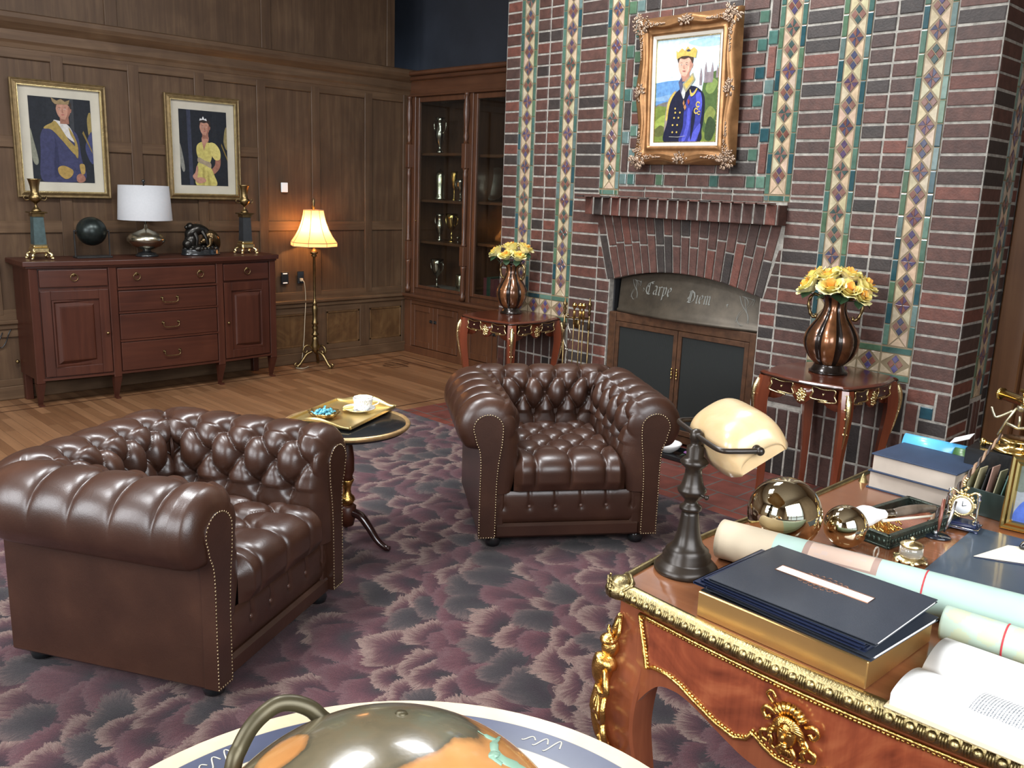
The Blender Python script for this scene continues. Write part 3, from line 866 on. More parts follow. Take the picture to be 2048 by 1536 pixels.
# doors
fd = thing('fireplace_screen', 'rusty framed pair of dark mesh fireplace doors below the hood', 'fireplace screen', (0, 0, 0))
rust = mat('rusty_frame', (.080, .036, .017), .5, .3, var=.4, vs=18)
d = MB(); y0, y1 = BY+.02, BY+.06
d.box(3.175, 3.235, y0-.01, y1, .03, .834, b=.003); d.box(4.285, 4.33, y0-.01, y1, .03, .834, b=.003); d.box(3.175, 4.33, y0, y1, .775, .835, b=.003); d.box(3.175, 4.33, y0, y1, .03, .08, b=.003)
d.build('screen_frame', rust, fd)
for a, b_ in ((3.238, 3.755), (3.76, 4.283)):
    d = MB()
    for p in ((a, a+.03, .085, .773), (b_-.03, b_, .085, .773), (a+.03, b_-.03, .74, .773), (a+.03, b_-.03, .085, .12)): d.box(p[0], p[1], BY+.012, BY+.035, p[2], p[3], b=.002)
    dd = d.build('door', rust, fd)
    e = MB(); e.box(a+.028, b_-.028, BY+.024, BY+.03, .118, .742)
    mm, nt, b2 = NT('fire_mesh')
    vec = coords(nt, (1, 1, 1)); ck = node(nt, 'ShaderNodeTexWave', i_Scale=60.0); nt.links.new(vec, ck.inputs['Vector'])
    b2.inputs['Base Color'].default_value = (.015, .017, .016, 1); b2.inputs['Roughness'].default_value = .6; b2.inputs['Specular IOR Level'].default_value = .3
    bump(nt, b2, ck.outputs['Fac'], .3, .002)
    e.build('mesh_panel', mm, dd)
    kx = b_-.018 if a < 3.5 else a+.018
    e = MB()
    for zz in (.52, .5, .48, .46): e.sphere((kx, BY-.0, zz), .007, 8, 5)
    e.tube([(kx, BY+.015, .49), (kx, BY-.002, .49)], .004, 6)
    e.build('door_pull', M['brass'], dd)
# ================================================================== built-in bookcase with trophies
def pane_mat():
    m = bpy.data.materials.new('window_glass'); m.use_nodes = True; nt = m.node_tree; nt.nodes.clear()
    out = nt.nodes.new('ShaderNodeOutputMaterial'); mx = nt.nodes.new('ShaderNodeMixShader'); t = nt.nodes.new('ShaderNodeBsdfTransparent'); g = nt.nodes.new('ShaderNodeBsdfGlossy'); fr = nt.nodes.new('ShaderNodeLayerWeight')
    g.inputs['Roughness'].default_value = .03; t.inputs[0].default_value = (.86, .90, .88, 1); fr.inputs[0].default_value = .5
    pw = mth(nt, 'MULTIPLY_ADD', mth(nt, 'POWER', fr.outputs['Facing'], 5.0), .9, .045)
    nt.links.new(pw, mx.inputs[0]); nt.links.new(t.outputs[0], mx.inputs[1]); nt.links.new(g.outputs[0], mx.inputs[2]); nt.links.new(mx.outputs[0], out.inputs[0])
    return m
M['pane'] = pane_mat()
RO = M['redoak']
M['redoakx'] = wood('bookcase_timber_x', (.045, .017, .009), (.085, .034, .016), (.13, .055, .026), 'x', .38, .2)
bc = thing('built_in_bookcase', 'glazed oak bookcase with turned columns built into the corner by the chimney', 'bookcase')
c = MB()
c.box(-.02, 2.07, .40, .44, 0, 2.62); c.box(-.02, .02, .0, .42, .5, 2.62); c.box(.86, .90, .03, .42, .6, 2.5); c.box(-.02, 2.07, .0, .42, 2.44, 2.46); c.box(0, 2.07, .0, .42, .59, .64)
c.build('carcass', RO, bc)
c = MB()
c.box(-.0, .10, -.03, .02, .59, 2.60, b=.004); c.box(.835, .925, -.03, .02, .59, 2.60, b=.004)
c.box(1.62, 1.70, -.03, .02, .59, 2.60, b=.004)
c.build('face_stiles', RO, bc)
c = MB()
c.box(0, 2.07, -.035, .02, 2.47, 2.62, b=.004); c.box(0, 2.07, -.07, .02, 2.60, 2.64, b=.008); c.box(0, 2.07, -.10, .3, 2.64, 2.68, b=.01); c.box(0, 2.07, -.045, .01, 2.455, 2.475, b=.004)
c.build('cornice', M['redoakx'], bc)
for i, (a, b_) in enumerate(((.10, .835), (.925, 1.62))):
    c = MB(); w = .045
    c.box(a+.002, a+w, -.02, .012, .645, 2.45, b=.004); c.box(b_-w, b_-.002, -.02, .012, .645, 2.45, b=.004)
    c.box(a+w, b_-w, -.018, .010, 2.405, 2.45, b=.004); c.box(a+w, b_-w, -.018, .010, .645, .675, b=.004)
    dr = c.build('glazed_door', RO, bc)
    c = MB(); c.box(a+w-.004, b_-w+.004, -.006, -.002, .67, 2.41); c.build('pane', M['pane'], dr)
    if i == 0:
        c = MB(); c.sphere((a+.02, -.028, 1.30), .008, 8, 6); c.build('door_knob', M['brass'], dr)
for z, (a, b_) in ((1.945, (0, .86)), (1.507, (0, .86)), (1.11, (0, .86)), (1.93, (.9, 2.07)), (1.515, (.9, 2.07)), (1.14, (.9, 2.07))):
    c = MB(); c.box(a, b_, .04, .40, z-.028, z-.002, b=.003); c.build('shelf', M['redoakx'], bc)
c = MB(); c.box(0, 2.07, .01, .40, .632, .642); c.build('bottom_shelf', mat('grey_shelf', (.22, .19, .17), .5, var=.1), bc, label='pale grey bottom shelf')
for x in (.035, .862):       # turned columns in front of the stiles
    c = MB(); y = -.052
    c.box(x-.028, x+.028, y-.028, y+.03, 1.80, 2.02, b=.004); c.box(x-.028, x+.028, y-.028, y+.03, .92, 1.10, b=.004)
    c.lathe([(.024, 1.10), (.027, 1.115), (.018, 1.13), (.022, 1.15), (.016, 1.17), (.021, 1.30), (.022, 1.6), (.017, 1.72), (.023, 1.75), (.016, 1.77), (.026, 1.80)], (x, y, 0), 14)
    c.lathe([(.025, 2.02), (.014, 2.05), (.026, 2.08), (.017, 2.11), (.013, 2.13), (.022, 2.20), (.030, 2.28), (.026, 2.36), (.014, 2.42), (.022, 2.44), (.026, 2.46)], (x, y, 0), 14)
    c.lathe([(.026, .60), (.028, .64), (.016, .66), (.024, .70), (.020, .86), (.027, .90), (.027, .92)], (x, y, 0), 14)
    c.build('turned_column', RO, bc)
# lower cupboards
c = MB()
c.box(0, 2.07, -.055, .42, 0, .535); c.build('cupboard_body', RO, bc)
c = MB(); c.box(0, 2.07, -.13, .02, .560, .592, b=.01); c.box(0, 2.07, -.095, .0, .53, .562, b=.006)
c.build('ledge', M['redoakx'], bc)
c = MB()
for a, b_ in ((0, .12), (.83, .95), (1.68, 1.78)): c.box(a, b_, -.075, -.05, .02, .53, b=.003)
c.box(0, 2.07, -.072, -.05, .49, .53, b=.003); c.box(0, 2.07, -.085, -.05, 0, .07, b=.004)
c.build('cupboard_frame', RO, bc)
for a, b_, lx in ((.125, .472, .445), (.478, .825, .505), (.955, 1.31, 1.285), (1.316, 1.675, 1.34)):
    c = MB()
    for q in ((a, a+.06, .075, .487), (b_-.06, b_, .075, .487)): c.box(q[0], q[1], -.078, -.056, q[2], q[3], b=.003)
    c.box(a+.06, b_-.06, -.078, -.056, .43, .487, b=.003); c.box(a+.06, b_-.06, -.078, -.056, .075, .135, b=.003)
    c.box(a+.058, b_-.058, -.066, -.056, .13, .435)
    dr = c.build('cupboard_door', M['redoak'], bc)
    c = MB(); c.box(lx-.02, lx+.02, -.086, -.076, .335, .365, b=.003); c.sphere((lx, -.092, .35), .01, 8, 6)
    c.build('latch', M['darkmetal'], dr)

def deep(X, Z, y=.16):
    k = (y-CAMP.y)/(-CAMP.y)
    return CAMP.x+(X-CAMP.x)*k, CAMP.z+(Z-CAMP.z)*k
def cup(name, label, cat, X, base, h, r, m, kind='goblet', handles=0, y=.16, group=None):
    x, _ = deep(X, 1, y)
    t = thing(name, label, cat, (x, y, base), 0, group)
    b = MB()
    if kind == 'goblet': pr = [(.50*r, 0), (.55*r, .01*h), (.45*r, .04*h), (.14*r, .10*h), (.10*r, .22*h), (.20*r, .28*h), (.10*r, .33*h), (.14*r, .40*h), (.55*r, .50*h), (.85*r, .66*h), (.9*r, .85*h), (r, h), (.93*r, h), (.82*r, .85*h), (.7*r, .66*h), (.1*r, .5*h)]
    elif kind == 'vase': pr = [(.55*r, 0), (.6*r, .04*h), (.3*r, .10*h), (.25*r, .2*h), (.55*r, .3*h), (.8*r, .5*h), (.75*r, .65*h), (.45*r, .78*h), (.5*r, .9*h), (.85*r, h), (.75*r, h), (.4*r, .85*h), (.0, .5*h)]
    elif kind == 'tankard': pr = [(.9*r, 0), (r, .03*h), (.85*r, .08*h), (.72*r, .2*h), (.8*r, .5*h), (.85*r, .78*h), (.75*r, .84*h), (.5*r, .92*h), (.12*r, .96*h), (.1*r, h), (0, h)]
    else: pr = [(.8*r, 0), (r, .1*h), (r, .9*h), (.9*r, h), (.8*r, h), (.8*r, .1*h)]
    b.lathe(pr, (0, 0, .001), 20)
    b.build('cup_body', m, t)
    for s_ in ((-1, 1)[:handles] if handles else ()):
        q = MB(); q.tube(spline([(s_*.75*r, 0, .56*h), (s_*1.35*r, 0, .66*h), (s_*1.45*r, 0, .86*h), (s_*.95*r, 0, .92*h)], 6), .05*r+.002, 6); q.build('handle', m, t)
    return t
SL, BR_, MC = M['silver'], M['brassant'], M['mercury']
cup('trophy', 'tall tarnished cup with lid on the top shelf of the left bay', 'trophy', .435, 1.945, .33, .06, SL, 'vase', 2)
cup('trophy', 'tall greenish brass tankard on the second shelf behind the left glass door', 'trophy', .45, 1.507, .29, .055, MC, 'tankard')
cup('goblet', 'slim coppery goblet on the second shelf, between the brass tankard and a wider cup', 'trophy', .655, 1.507, .27, .035, M['gilt'], 'goblet')
cup('trophy', 'bright two-handled cup at the right end of the second shelf', 'trophy', .745, 1.507, .20, .05, SL, 'goblet', 2, y=.10)
cup('trophy', 'dull pewter jug at the left of the third shelf', 'trophy', .455, 1.11, .26, .05, SL, 'vase', 1)
cup('trophy', 'gleaming gold cup with two tall handles on the third shelf', 'trophy', .63, 1.11, .27, .06, M['brass'], 'goblet', 2)
cup('trophy', 'tiny silver cup beside the gold cup on the third shelf', 'trophy', .72, 1.11, .06, .02, SL, 'goblet', y=.12)
cup('trophy', 'silver loving cup standing alone on the bottom shelf of the left bay', 'trophy', .425, .642, .29, .065, SL, 'goblet', 2, y=.13)
cup('jar', 'dim glass-like jar half hidden by the centre post on the bottom shelf', 'jar', .775, .642, .17, .05, MC, 'jar', y=.14)
# silver plate leaning against the back
xp, zp = deep(1.175, 1.665, .20)
t = MB(); t.lathe([(0, .012), (.10, .010), (.115, .002), (.15, -.010), (.156, -.012), (.156, -.006), (.118, .006), (.10, .014), (0, .016)], (0, 0, 0), 40, 'y')
o = t.build('plate', M['silver']); o.location = (xp, .24, 1.515+.157); o.rotation_euler = (radians(-12), 0, 0)
setp(o, 'round silver plate leaning upright behind the right glass door', 'plate')
# books on the bottom shelf, right bay
bkc = [((.10, .02, .025), 'maroon', .045, .18), ((.012, .04, .025), 'dark green', .05, .19), ((.09, .018, .022), 'wine red', .05, .175), ((.085, .016, .022), 'wine red', .05, .175), ((.085, .016, .022), 'wine red', .05, .175), ((.075, .014, .02), 'wine red', .05, .175)]
x = .985
def spine_book(name, lab, loc, w, h, d, colr, grp=None, cat='book', rz=0.0):
    t = thing(name, lab, cat, loc, rz, grp)
    b = MB(); b.box(0, .003, 0, d, 0, h); b.box(w-.003, w, 0, d, 0, h); b.box(0, w, -.003, .002, 0, h, b=.002)
    b.build('cover', mat(name+'_cloth', colr, .6, var=.1), t)
    b = MB(); b.box(.003, w-.003, .002, d-.006, .003, h-.005); b.build('pages', M['cream'], t)
    return t
for i, (cc, nm, w, h) in enumerate(bkc):
    lab = ['maroon book at the left end of the bottom shelf, right bay of the bookcase', 'dark green book between the maroon ones behind the right glass door'][i] if i < 2 else 'wine red volume on the bottom bookcase shelf, '+('touching the dark green book', 'second right of the green book', 'third right of the green book', 'fourth right of the green book')[i-2]
    spine_book('book', lab, (x, .10, .642), w-.004, h, .15, cc, 'matching red volumes' if i >= 2 else None); x += w
spine_book('book', 'orange-brown book standing on the third shelf of the right bay', (1.24, .10, 1.14), .10, .16, .15, (.16, .05, .02))
# ================================================================== sideboard
def bail(mbd, y, z, x, w=.06):
    for s_ in (-1, 1): mbd.lathe([(.012, 0), (.010, .004), (.005, .008), (.006, .016), (0, .018)], (x, y+s_*w, z), 10, 'x')
    mbd.tube(spline([(x+.014, y-w, z), (x+.016, y-w*.96, z-.025), (x+.018, y-w*.6, z-.034), (x+.018, y+w*.6, z-.034), (x+.016, y+w*.96, z-.025), (x+.014, y+w, z)], 5), .0035, 6)
def ringpull(mbd, y, z, x, r=.025):
    mbd.lathe([(.014, 0), (.013, .003), (.008, .006), (0, .007)], (x, y, z+.012), 12, 'x')
    mbd.tube([(x+.010, y+r*sin(a*2*pi/16), z-.006+r*cos(a*2*pi/16)) for a in range(16)], .003, 6, closed=True)
sb = thing('sideboard', 'dark reddish mahogany sideboard with ring pulls standing against the panelled left wall', 'sideboard', (0, 0, 0))
bowx = lambda y: .375+.075*max(0, 1-((y+2.66)/.97)**2)**.8
def bowed(mbd, ya, yb, z0, z1, xback, off=0.0, n=10, b=0):
    P1 = [(bowx(ya+(yb-ya)*i/n)+off, ya+(yb-ya)*i/n) for i in range(n+1)]
    mbd.prism([(xback, ya)]+P1+[(xback, yb)], z0, z1, 'xy')
c = MB(); bowed(c, -3.60, -1.72, .20, .99, .03, -.012, 24); c.build('body', M['mahog'], sb)
c = MB(); bowed(c, -3.64, -1.69, 1.00, 1.035, .01, .032, 24); bowed(c, -3.62, -1.705, .985, 1.0, .02, .015, 24)
c.build('top', M['mahogx'], sb, bevel=.004)
for y in (-3.575, -3.06, -2.235, -1.745):      # corner posts run down into tapered feet
    c = MB(); x = bowx(y); w = .028
    c.box(x-.06, x+.006, y-w, y+w, .17, .985, b=.003)
    c.grid([[(x-.058+.058*0+dx*(.06*k/1.0), y+dy*w*(.55+.45*k)*1.0, .17*k) for k in (0, .5, 1)] for dx, dy in ((0, -1), (1.05, -1), (1.05, 1), (0, 1))], closed_u=True, smooth=False)
    c.box(x-.056, x-.056+.05, y-w*.55, y+w*.55, 0, .01)
    c.build('leg', M['mahog'], sb)
for y in (-3.57, -1.75):
    c = MB(); c.box(.04, .09, y-.025, y+.025, 0, .2, b=.003); c.build('leg', M['mahog'], sb)
def drawer(ya, yb, z0, z1, pulls, bailp=False):
    c = MB(); bowed(c, ya, yb, z0, z1, .3, .004, 8)
    d = c.build('drawer', M['mahogx'], sb, bevel=.004)
    for y in pulls:
        e = MB(); (bail if bailp else ringpull)(e, y, (z0+z1)/2+.012, bowx(y)+.004)
        e.build('drawer_pull', M['darkbronze'] if False else M['brassant'], d)
drawer(-3.54, -3.095, .852, .972, [-3.32]); drawer(-3.025, -2.27, .835, .972, [-2.89, -2.40]); drawer(-2.20, -1.785, .842, .972, [-1.99])
drawer(-3.025, -2.27, .655, .805, [-2.65], True); drawer(-3.025, -2.27, .445, .635, [-2.65], True); drawer(-3.025, -2.27, .21, .425, [-2.65], True)
c = MB()
for z in (.815, .640, .430): bowed(c, -3.03, -2.265, z, z+.014, .3, .010, 8)
bowed(c, -3.57, -1.75, .190, .206, .3, .004, 16)
c.build('drawer_rail', M['mahogx'], sb)
for ya, yb, ky in ((-3.54, -3.095, -3.12), (-2.20, -1.785, -2.175)):
    c = MB(); z0, z1 = .215, .825; w = .065
    bowed(c, ya, ya+w, z0, z1, .3, .004, 3); bowed(c, yb-w, yb, z0, z1, .3, .004, 3); bowed(c, ya+w, yb-w, z1-w, z1, .3, .004, 5); bowed(c, ya+w, yb-w, z0, z0+w, .3, .004, 5)
    d = c.build('door', M['mahog'], sb, bevel=.003)
    c = MB(); n = 6
    a, b_ = ya+w, yb-w; zz = [z0+w, z1-w]
    P = []
    for k, (i_, off) in enumerate(((0, -.006), (.012, -.004), (.02, -.014), (.045, .006), (.055, .007))):
        P.append([(bowx((a+b_)/2)+off, a+i_, zz[0]+i_), (bowx((a+b_)/2)+off, b_-i_, zz[0]+i_), (bowx((a+b_)/2)+off, b_-i_, zz[1]-i_), (bowx((a+b_)/2)+off, a+i_, zz[1]-i_)])
    c.grid(P, closed_v=True, smooth=False); m_ = len(c.v); c.f.append([m_-4, m_-3, m_-2, m_-1]); c.c.append((1, 1, 1)); c.sm.append(False)
    c.build('raised_panel', M['mahog'], d)
    c = MB(); c.lathe([(.005, 0), (.005, .010), (.011, .014), (.010, .022), (0, .025)], (bowx(ky)+.004, ky, .507), 10, 'x'); c.build('knob', M['brassant'], d)

# ------------------------------------------------------------------ candle urns on marble columns
def urn_stand(y, label, mcol):
    t = thing('candle_urn', label, 'candle holder', (.235, y, 1.035))
    c = MB()
    for sx in (-1, 1):
        for sy in (-1, 1):
            c.tube(spline([(sx*.045, sy*.045, .05), (sx*.062, sy*.062, .035), (sx*.058, sy*.058, .014), (sx*.07, sy*.07, .006)], 5), [.010]*6+[.012]*4+[.008]*6, 8)
            c.sphere((sx*.068, sy*.068, .010), .010, 8, 6)
    c.box(-.055, .055, -.055, .055, .045, .085, b=.008); c.box(-.048, .048, -.048, .048, .085, .105, b=.006)
    c.build('footed_base', M['giltpale'], t)
    c = MB(); P = [[(sx*w, sy*w, z) for sx, sy in ((-1, -1), (1, -1), (1, 1), (-1, 1))] for w, z in ((.040, .105), (.033, .30))]
    c.grid(P, closed_v=True, smooth=False); c.build('marble_column', mcol, t)
    c = MB(); c.box(-.056, .056, -.056, .056, .322, .332, b=.003); c.prism([(-.04, -.04), (.04, -.04), (.04, .04), (-.04, .04)], .298, .322)
    c.build('capital', M['brassant'], t)
    c = MB(); c.lathe([(.030, .332), (.032, .338), (.022, .352), (.010, .366), (.008, .385), (.015, .392), (.03, .402), (.042, .422), (.040, .440), (.030, .452), (.026, .470), (.030, .51), (.040, .548), (.044, .556), (.036, .556), (.026, .51), (.0, .47)], (0, 0, 0), 20)
    c.build('brass_urn', M['brassant'], t)
    for s_ in (-1, 1):
        c = MB(); c.tube(spline([(0, s_*.036, .415), (0, s_*.062, .410), (0, s_*.074, .425), (0, s_*.066, .44), (0, s_*.058, .432)], 5), .004, 6); c.build('handle', M['brassant'], t)
urn_stand(-3.475, 'brass urn candle holder on a green marble column, left end of the sideboard', mat('green_marble', (.035, .060, .060), .5, 0, .05, var=.5, vs=12))
urn_stand(-1.895, 'brass urn candle holder on a near-black column, right end of the sideboard', mat('dark_marble', (.018, .020, .022), .5, 0, .05, var=.4, vs=12))

# dark globe in a stand
t = thing('globe_ornament', 'small dark bronze globe held in a square wire stand on the sideboard', 'ornament', (.225, -3.11, 1.035))
c = MB(); c.sphere((0, 0, .192), .104, 32, 20); c.build('sphere', mat('dark_green_bronze', (.018, .024, .022), .32, .6, var=.5, vs=14), t)
c = MB(); c.box(-.05, .05, -.125, .125, 0, .014, b=.003)
for s_ in (-1, 1): c.box(-.004, .004, s_*.122-.004, s_*.122+.004, .01, .20)
c.tube([(0, -.122, .195), (0, .122, .195)], .004, 6); c.sphere((0, .118, .195), .009, 8, 6); c.sphere((0, -.118, .195), .009, 8, 6)
c.build('stand', M['darkmetal'], t)
# table lamp with drum shade
t = thing('table_lamp', 'table lamp with a pale grey drum shade and squat mercury-metal body', 'table lamp', (.235, -2.715, 1.035))
c = MB(); c.lathe([(.082, 0), (.083, .012), (.072, .016), (.066, .028), (.038, .034), (.028, .046), (.030, .054)], (0, 0, 0), 28); c.build('base', M['black'], t)
c = MB(); c.lathe([(.026, .050), (.05, .058), (.105, .082), (.138, .118), (.140, .140), (.115, .170), (.062, .192), (.026, .204), (.013, .214), (.009, .24)], (0, 0, 0), 32); c.build('lamp_body', M['mercury'], t)
c = MB(); c.lathe([(.006, .22), (.006, .55), (.0, .551)], (0, 0, 0), 8); c.sphere((0, 0, .563), .013, 10, 8); c.build('stem', M['black'], t)
c = MB(); c.lathe([(.195, .275), (.180, .530), (.178, .530), (.193, .275)], (0, 0, 0), 48)
c.f = [f for f in c.f if len(f) == 4]; c.sm = c.sm[:len(c.f)]; c.c = c.c[:len(c.f)]
c.build('lamp_shade', mat('linen_shade', (.40, .40, .41), .8, var=.03, vs=60, bmp=.1, bs=300), t)
# bronze animal group on an oval plinth
t = thing('bronze_sculpture', 'dark bronze of two crouching animals on a rocky oval base', 'sculpture', (.235, -2.285, 1.035))
DB = M['darkbronze']
c = MB(); c.lathe([(.155, 0), (.16, .01), (.15, .02), (.152, .04), (.145, .05)], (0, 0, 0), 28); c.v = [(x*.6, y, z) for x, y, z in c.v]; c.build('plinth', M['black'], t)
def blob(mbd, pts, nz=4.0, amp=.006, n=10):
    """tapered body along points (x,y,z,r)"""
    S_ = spline([p for p in pts], 6)
    mbd.tube([p[:3] for p in S_], [max(p[3], .002) for p in S_], n)
c = MB(); r_ = random.Random(3)
for i in range(26):
    a = r_.uniform(0, 2*pi); q = r_.uniform(.2, 1); c.sphere((.07*cos(a)*q, .125*sin(a)*q, .05+.02*(1-q)), r_.uniform(.02, .04), 8, 6, sc=(1, 1, .8))
c.sphere((0, -.075, .11), .055, 12, 8, sc=(.9, 1, 1.2)); c.sphere((.01, -.11, .09), .04, 10, 7)
c.build('rocky_ground', DB, t)
c = MB()
blob(c, [(0, -.10, .12, .02), (0, -.08, .17, .045), (.005, -.03, .20, .048), (.01, .02, .195, .036), (.02, .05, .17, .03), (.02, .075, .15, .012)])
blob(c, [(.03, -.06, .18, .02), (.05, -.05, .13, .014), (.05, -.055, .075, .010)]); blob(c, [(.03, .0, .19, .018), (.055, .02, .14, .012), (.06, .03, .09, .010)])
c.sphere((.01, -.085, .225), .03, 12, 8); c.sphere((.01, -.115, .218), .016, 8, 6)
c.build('upper_animal', DB, t)
c = MB()
blob(c, [(.02, .03, .10, .02), (.02, .06, .15, .048), (.02, .10, .13, .050), (.01, .135, .085, .03), (0, .15, .055, .012)])
blob(c, [(.05, .06, .13, .022), (.065, .05, .085, .014), (.06, .02, .06, .012)]); c.sphere((.035, .012, .115), .026, 12, 8); c.sphere((.045, -.012, .106), .014, 8, 6)
c.build('lower_animal', mat('worn_brown_bronze', (.10, .065, .03), .25, .85, var=.4, vs=12), t)

# ------------------------------------------------------------------ portraits (flat painted panels)
def painting(polys, w, h, y_up=True):
    """polys: (colour, [(u,v)...], smooth) with u 0..1 to the right, v 0..1 up; built in local yz plane facing +x"""
    mbd = MB(); k = 0
    for colr, pts, sm in polys:
        q = spline(pts, 6, closed=True) if sm else pts
        q = [(min(max(u, 0), 1), min(max(v, 0), 1)) for u, v in q]
        mbd.add([(k*.00012, (u-.5)*w, (v-.5)*h) for u, v in q], [tuple(range(len(q)))], colr); k += 1
    return mbd
def tri_paint(o):
    bm_ = __import__('bmesh').new(); bm_.from_mesh(o.data); __import__('bmesh').ops.triangulate(bm_, faces=bm_.faces[:], ngon_method='EAR_CLIP'); bm_.to_mesh(o.data); bm_.free()
SK, SKD, HR = (.33, .17, .12), (.22, .10, .07), (.035, .020, .014)
def face(cx_, cy_, s_, asp, turn=.0, hair=HR, SK=SK, SKD=SKD):
    """painted head centred on cx_,cy_, half height s_ (v units); asp = h/w"""
    X = lambda u: cx_+u*s_*asp
    Y = lambda v: cy_+v*s_
    P = []
    P.append((SKD, [(X(-.35), Y(-.6)), (X(-.35), Y(-1.5)), (X(.45), Y(-1.5)), (X(.42), Y(-.6))], False))
    P.append((SK, [(X(-.62), Y(.3)), (X(-.60), Y(-.25)), (X(-.38), Y(-.8)), (X(0), Y(-1.02)), (X(.36), Y(-.8)), (X(.6), Y(-.25)), (X(.62), Y(.35)), (X(.35), Y(.9)), (X(-.35), Y(.9))], True))
    P.append((SKD, [(X(.62), Y(.35)), (X(.6), Y(-.25)), (X(.36), Y(-.8)), (X(.15), Y(-.95)), (X(.35), Y(-.4)), (X(.42), Y(.3))], True))
    P.append((SKD, [(X(.60), Y(.18)), (X(.72), Y(.15)), (X(.68), Y(-.2)), (X(.58), Y(-.22))], True))
    for e in (-.27+turn, .20+turn):
        P.append(((.05, .03, .025), [(X(e-.13), Y(.24)), (X(e), Y(.30)), (X(e+.13), Y(.25)), (X(e), Y(.26))], True))
        P.append(((.45, .38, .34), [(X(e-.10), Y(.10)), (X(e), Y(.15)), (X(e+.10), Y(.10)), (X(e), Y(.06))], True))
        P.append(((.03, .025, .03), [(X(e-.04), Y(.10)), (X(e), Y(.145)), (X(e+.04), Y(.10)), (X(e), Y(.065))], True))
    P.append((SKD, [(X(-.04+turn), Y(.1)), (X(.03+turn), Y(-.2)), (X(.10+turn), Y(-.26)), (X(-.06+turn), Y(-.30)), (X(-.1+turn), Y(-.2))], True))
    P.append(((.30, .09, .08), [(X(-.17+turn), Y(-.50)), (X(-.03+turn), Y(-.45)), (X(.13+turn), Y(-.50)), (X(-.02+turn), Y(-.58))], True))
    P.append((hair, [(X(-.66), Y(.3)), (X(-.70), Y(.75)), (X(-.35), Y(1.15)), (X(.35), Y(1.15)), (X(.72), Y(.75)), (X(.66), Y(.15)), (X(.52), Y(.45)), (X(.30), Y(.72)), (X(-.1), Y(.62)), (X(-.50), Y(.70))], True))
    return P
def frame_profile(mbd, w, h, prof):
    """sweep prof [(inset from outer edge, height)] round a w x h rectangle; local yz plane, +x front"""
    P = []
    for i_, d in prof:
        P.append([(d, -w/2+i_, -h/2+i_), (d, w/2-i_, -h/2+i_), (d, w/2-i_, h/2-i_), (d, -w/2+i_, h/2-i_)])
    mbd.grid(P, closed_v=True, smooth=False)
def left_portrait(y, zc, w, h, lab, polys, tilt):
    t = thing('framed_portrait', lab, 'picture', (.022, y, zc)); t.rotation_euler = (0, tilt, 0)
    c = MB(); frame_profile(c, w, h, [(.0, .0), (.0, .022), (.006, .028), (.014, .024), (.020, .024), (.026, .030), (.034, .034), (.040, .028), (.044, .018), (.046, .010)])
    n = int(w/.012)
    c.build('frame', M['giltdull'], t)
    c = MB(); frame_profile(c, w-.070, h-.070, [(0, .024), (.003, .034), (.010, .034), (.013, .024)]); c.build('gilt_slip', M['giltpale'], t, label='bright gold inner edge of the frame')
    c = MB(); c.box(.0, .010, -w/2+.04, w/2-.04, -h/2+.04, h/2-.04); c.build('mount', mat('cream_mount', (.40, .37, .30), .7, var=.08, vs=6), t, label='cream mount')
    pw, ph = w-.225, h-.225
    c = painting(polys, pw, ph); c.v = [(x+.0125, yy, z) for x, yy, z in c.v]
    o = c.build('painting', M['attpaint'], t, colattr=True)
M['giltdull'] = mat('dull_gilt_frame', (.17, .115, .050), .5, .6, var=.3, vs=30, bmp=.4, bs=200)
BG = (.010, .012, .016)
A1 = .59/.40
king = [(BG, [(0, 0), (1, 0), (1, 1), (0, 1)], False),
        ((.012, .014, .018), [(.3, 0), (.45, 0), (.42, 1), (.28, 1)], False), ((.028, .030, .034), [(.62, .2), (.7, .2), (.72, 1), (.66, 1)], False),
        ((.16, .16, .12), [(.0, .62), (.04, .5), (.10, .25), (.05, .2), (0, .3)], True), ((.20, .15, .05), [(.93, .75), (.97, .85), (1, .8), (1, .45), (.95, .55)], True), ((.035, .04, .10), [(.88, .45), (1, .62), (1, .25), (.92, .3)], True),
        ((.16, .11, .03), [(.84, .60), (.99, .36), (.985, .40), (.86, .63)], False),
        ((.030, .032, .075), [(.12, .05), (.14, .35), (.16, .56), (.26, .66), (.45, .72), (.62, .66), (.76, .56), (.80, .3), (.86, .06), (.6, .0), (.3, -.02)], True),
        ((.020, .022, .055), [(.34, .1), (.38, .5), (.36, .62), (.42, .4), (.42, .1)], True),
        ((.42, .40, .38), [(.40, .74), (.62, .68), (.72, .50), (.66, .50), (.50, .60), (.40, .69)], True)]
king += face(.55, .86, .108, A1*1.15, -.06, (.03, .022, .018))
king += [((.24, .17, .05), [(.24, .66), (.34, .70), (.42, .72), (.60, .52), (.72, .42), (.74, .33), (.66, .36), (.50, .50), (.34, .62), (.22, .63)], True),
         ((.24, .17, .05), [(.62, .66), (.70, .56), (.75, .44), (.74, .30), (.70, .34), (.70, .48), (.64, .58)], True),
         ((.26, .17, .05), [(.40, .17), (.50, .20), (.64, .15), (.62, .08), (.52, .04), (.42, .09)], True), ((.26, .17, .05), [(.76, .22), (.84, .22), (.84, .12), (.78, .11)], True),
         (SKD, [(.70, .08), (.76, .11), (.82, .09), (.84, .03), (.76, .0), (.70, .02)], True),
         ((.20, .14, .07), [(.38, .95), (.36, 1.0), (.45, .965), (.52, .99), (.58, .96), (.66, .985), (.64, .93), (.5, .925), (.42, .925)], False)]
left_portrait(-3.205, 1.865, .645, .815, 'gold framed portrait of a crowned person in a blue coat with a gold sash', king, .0)
A2 = .59/.40
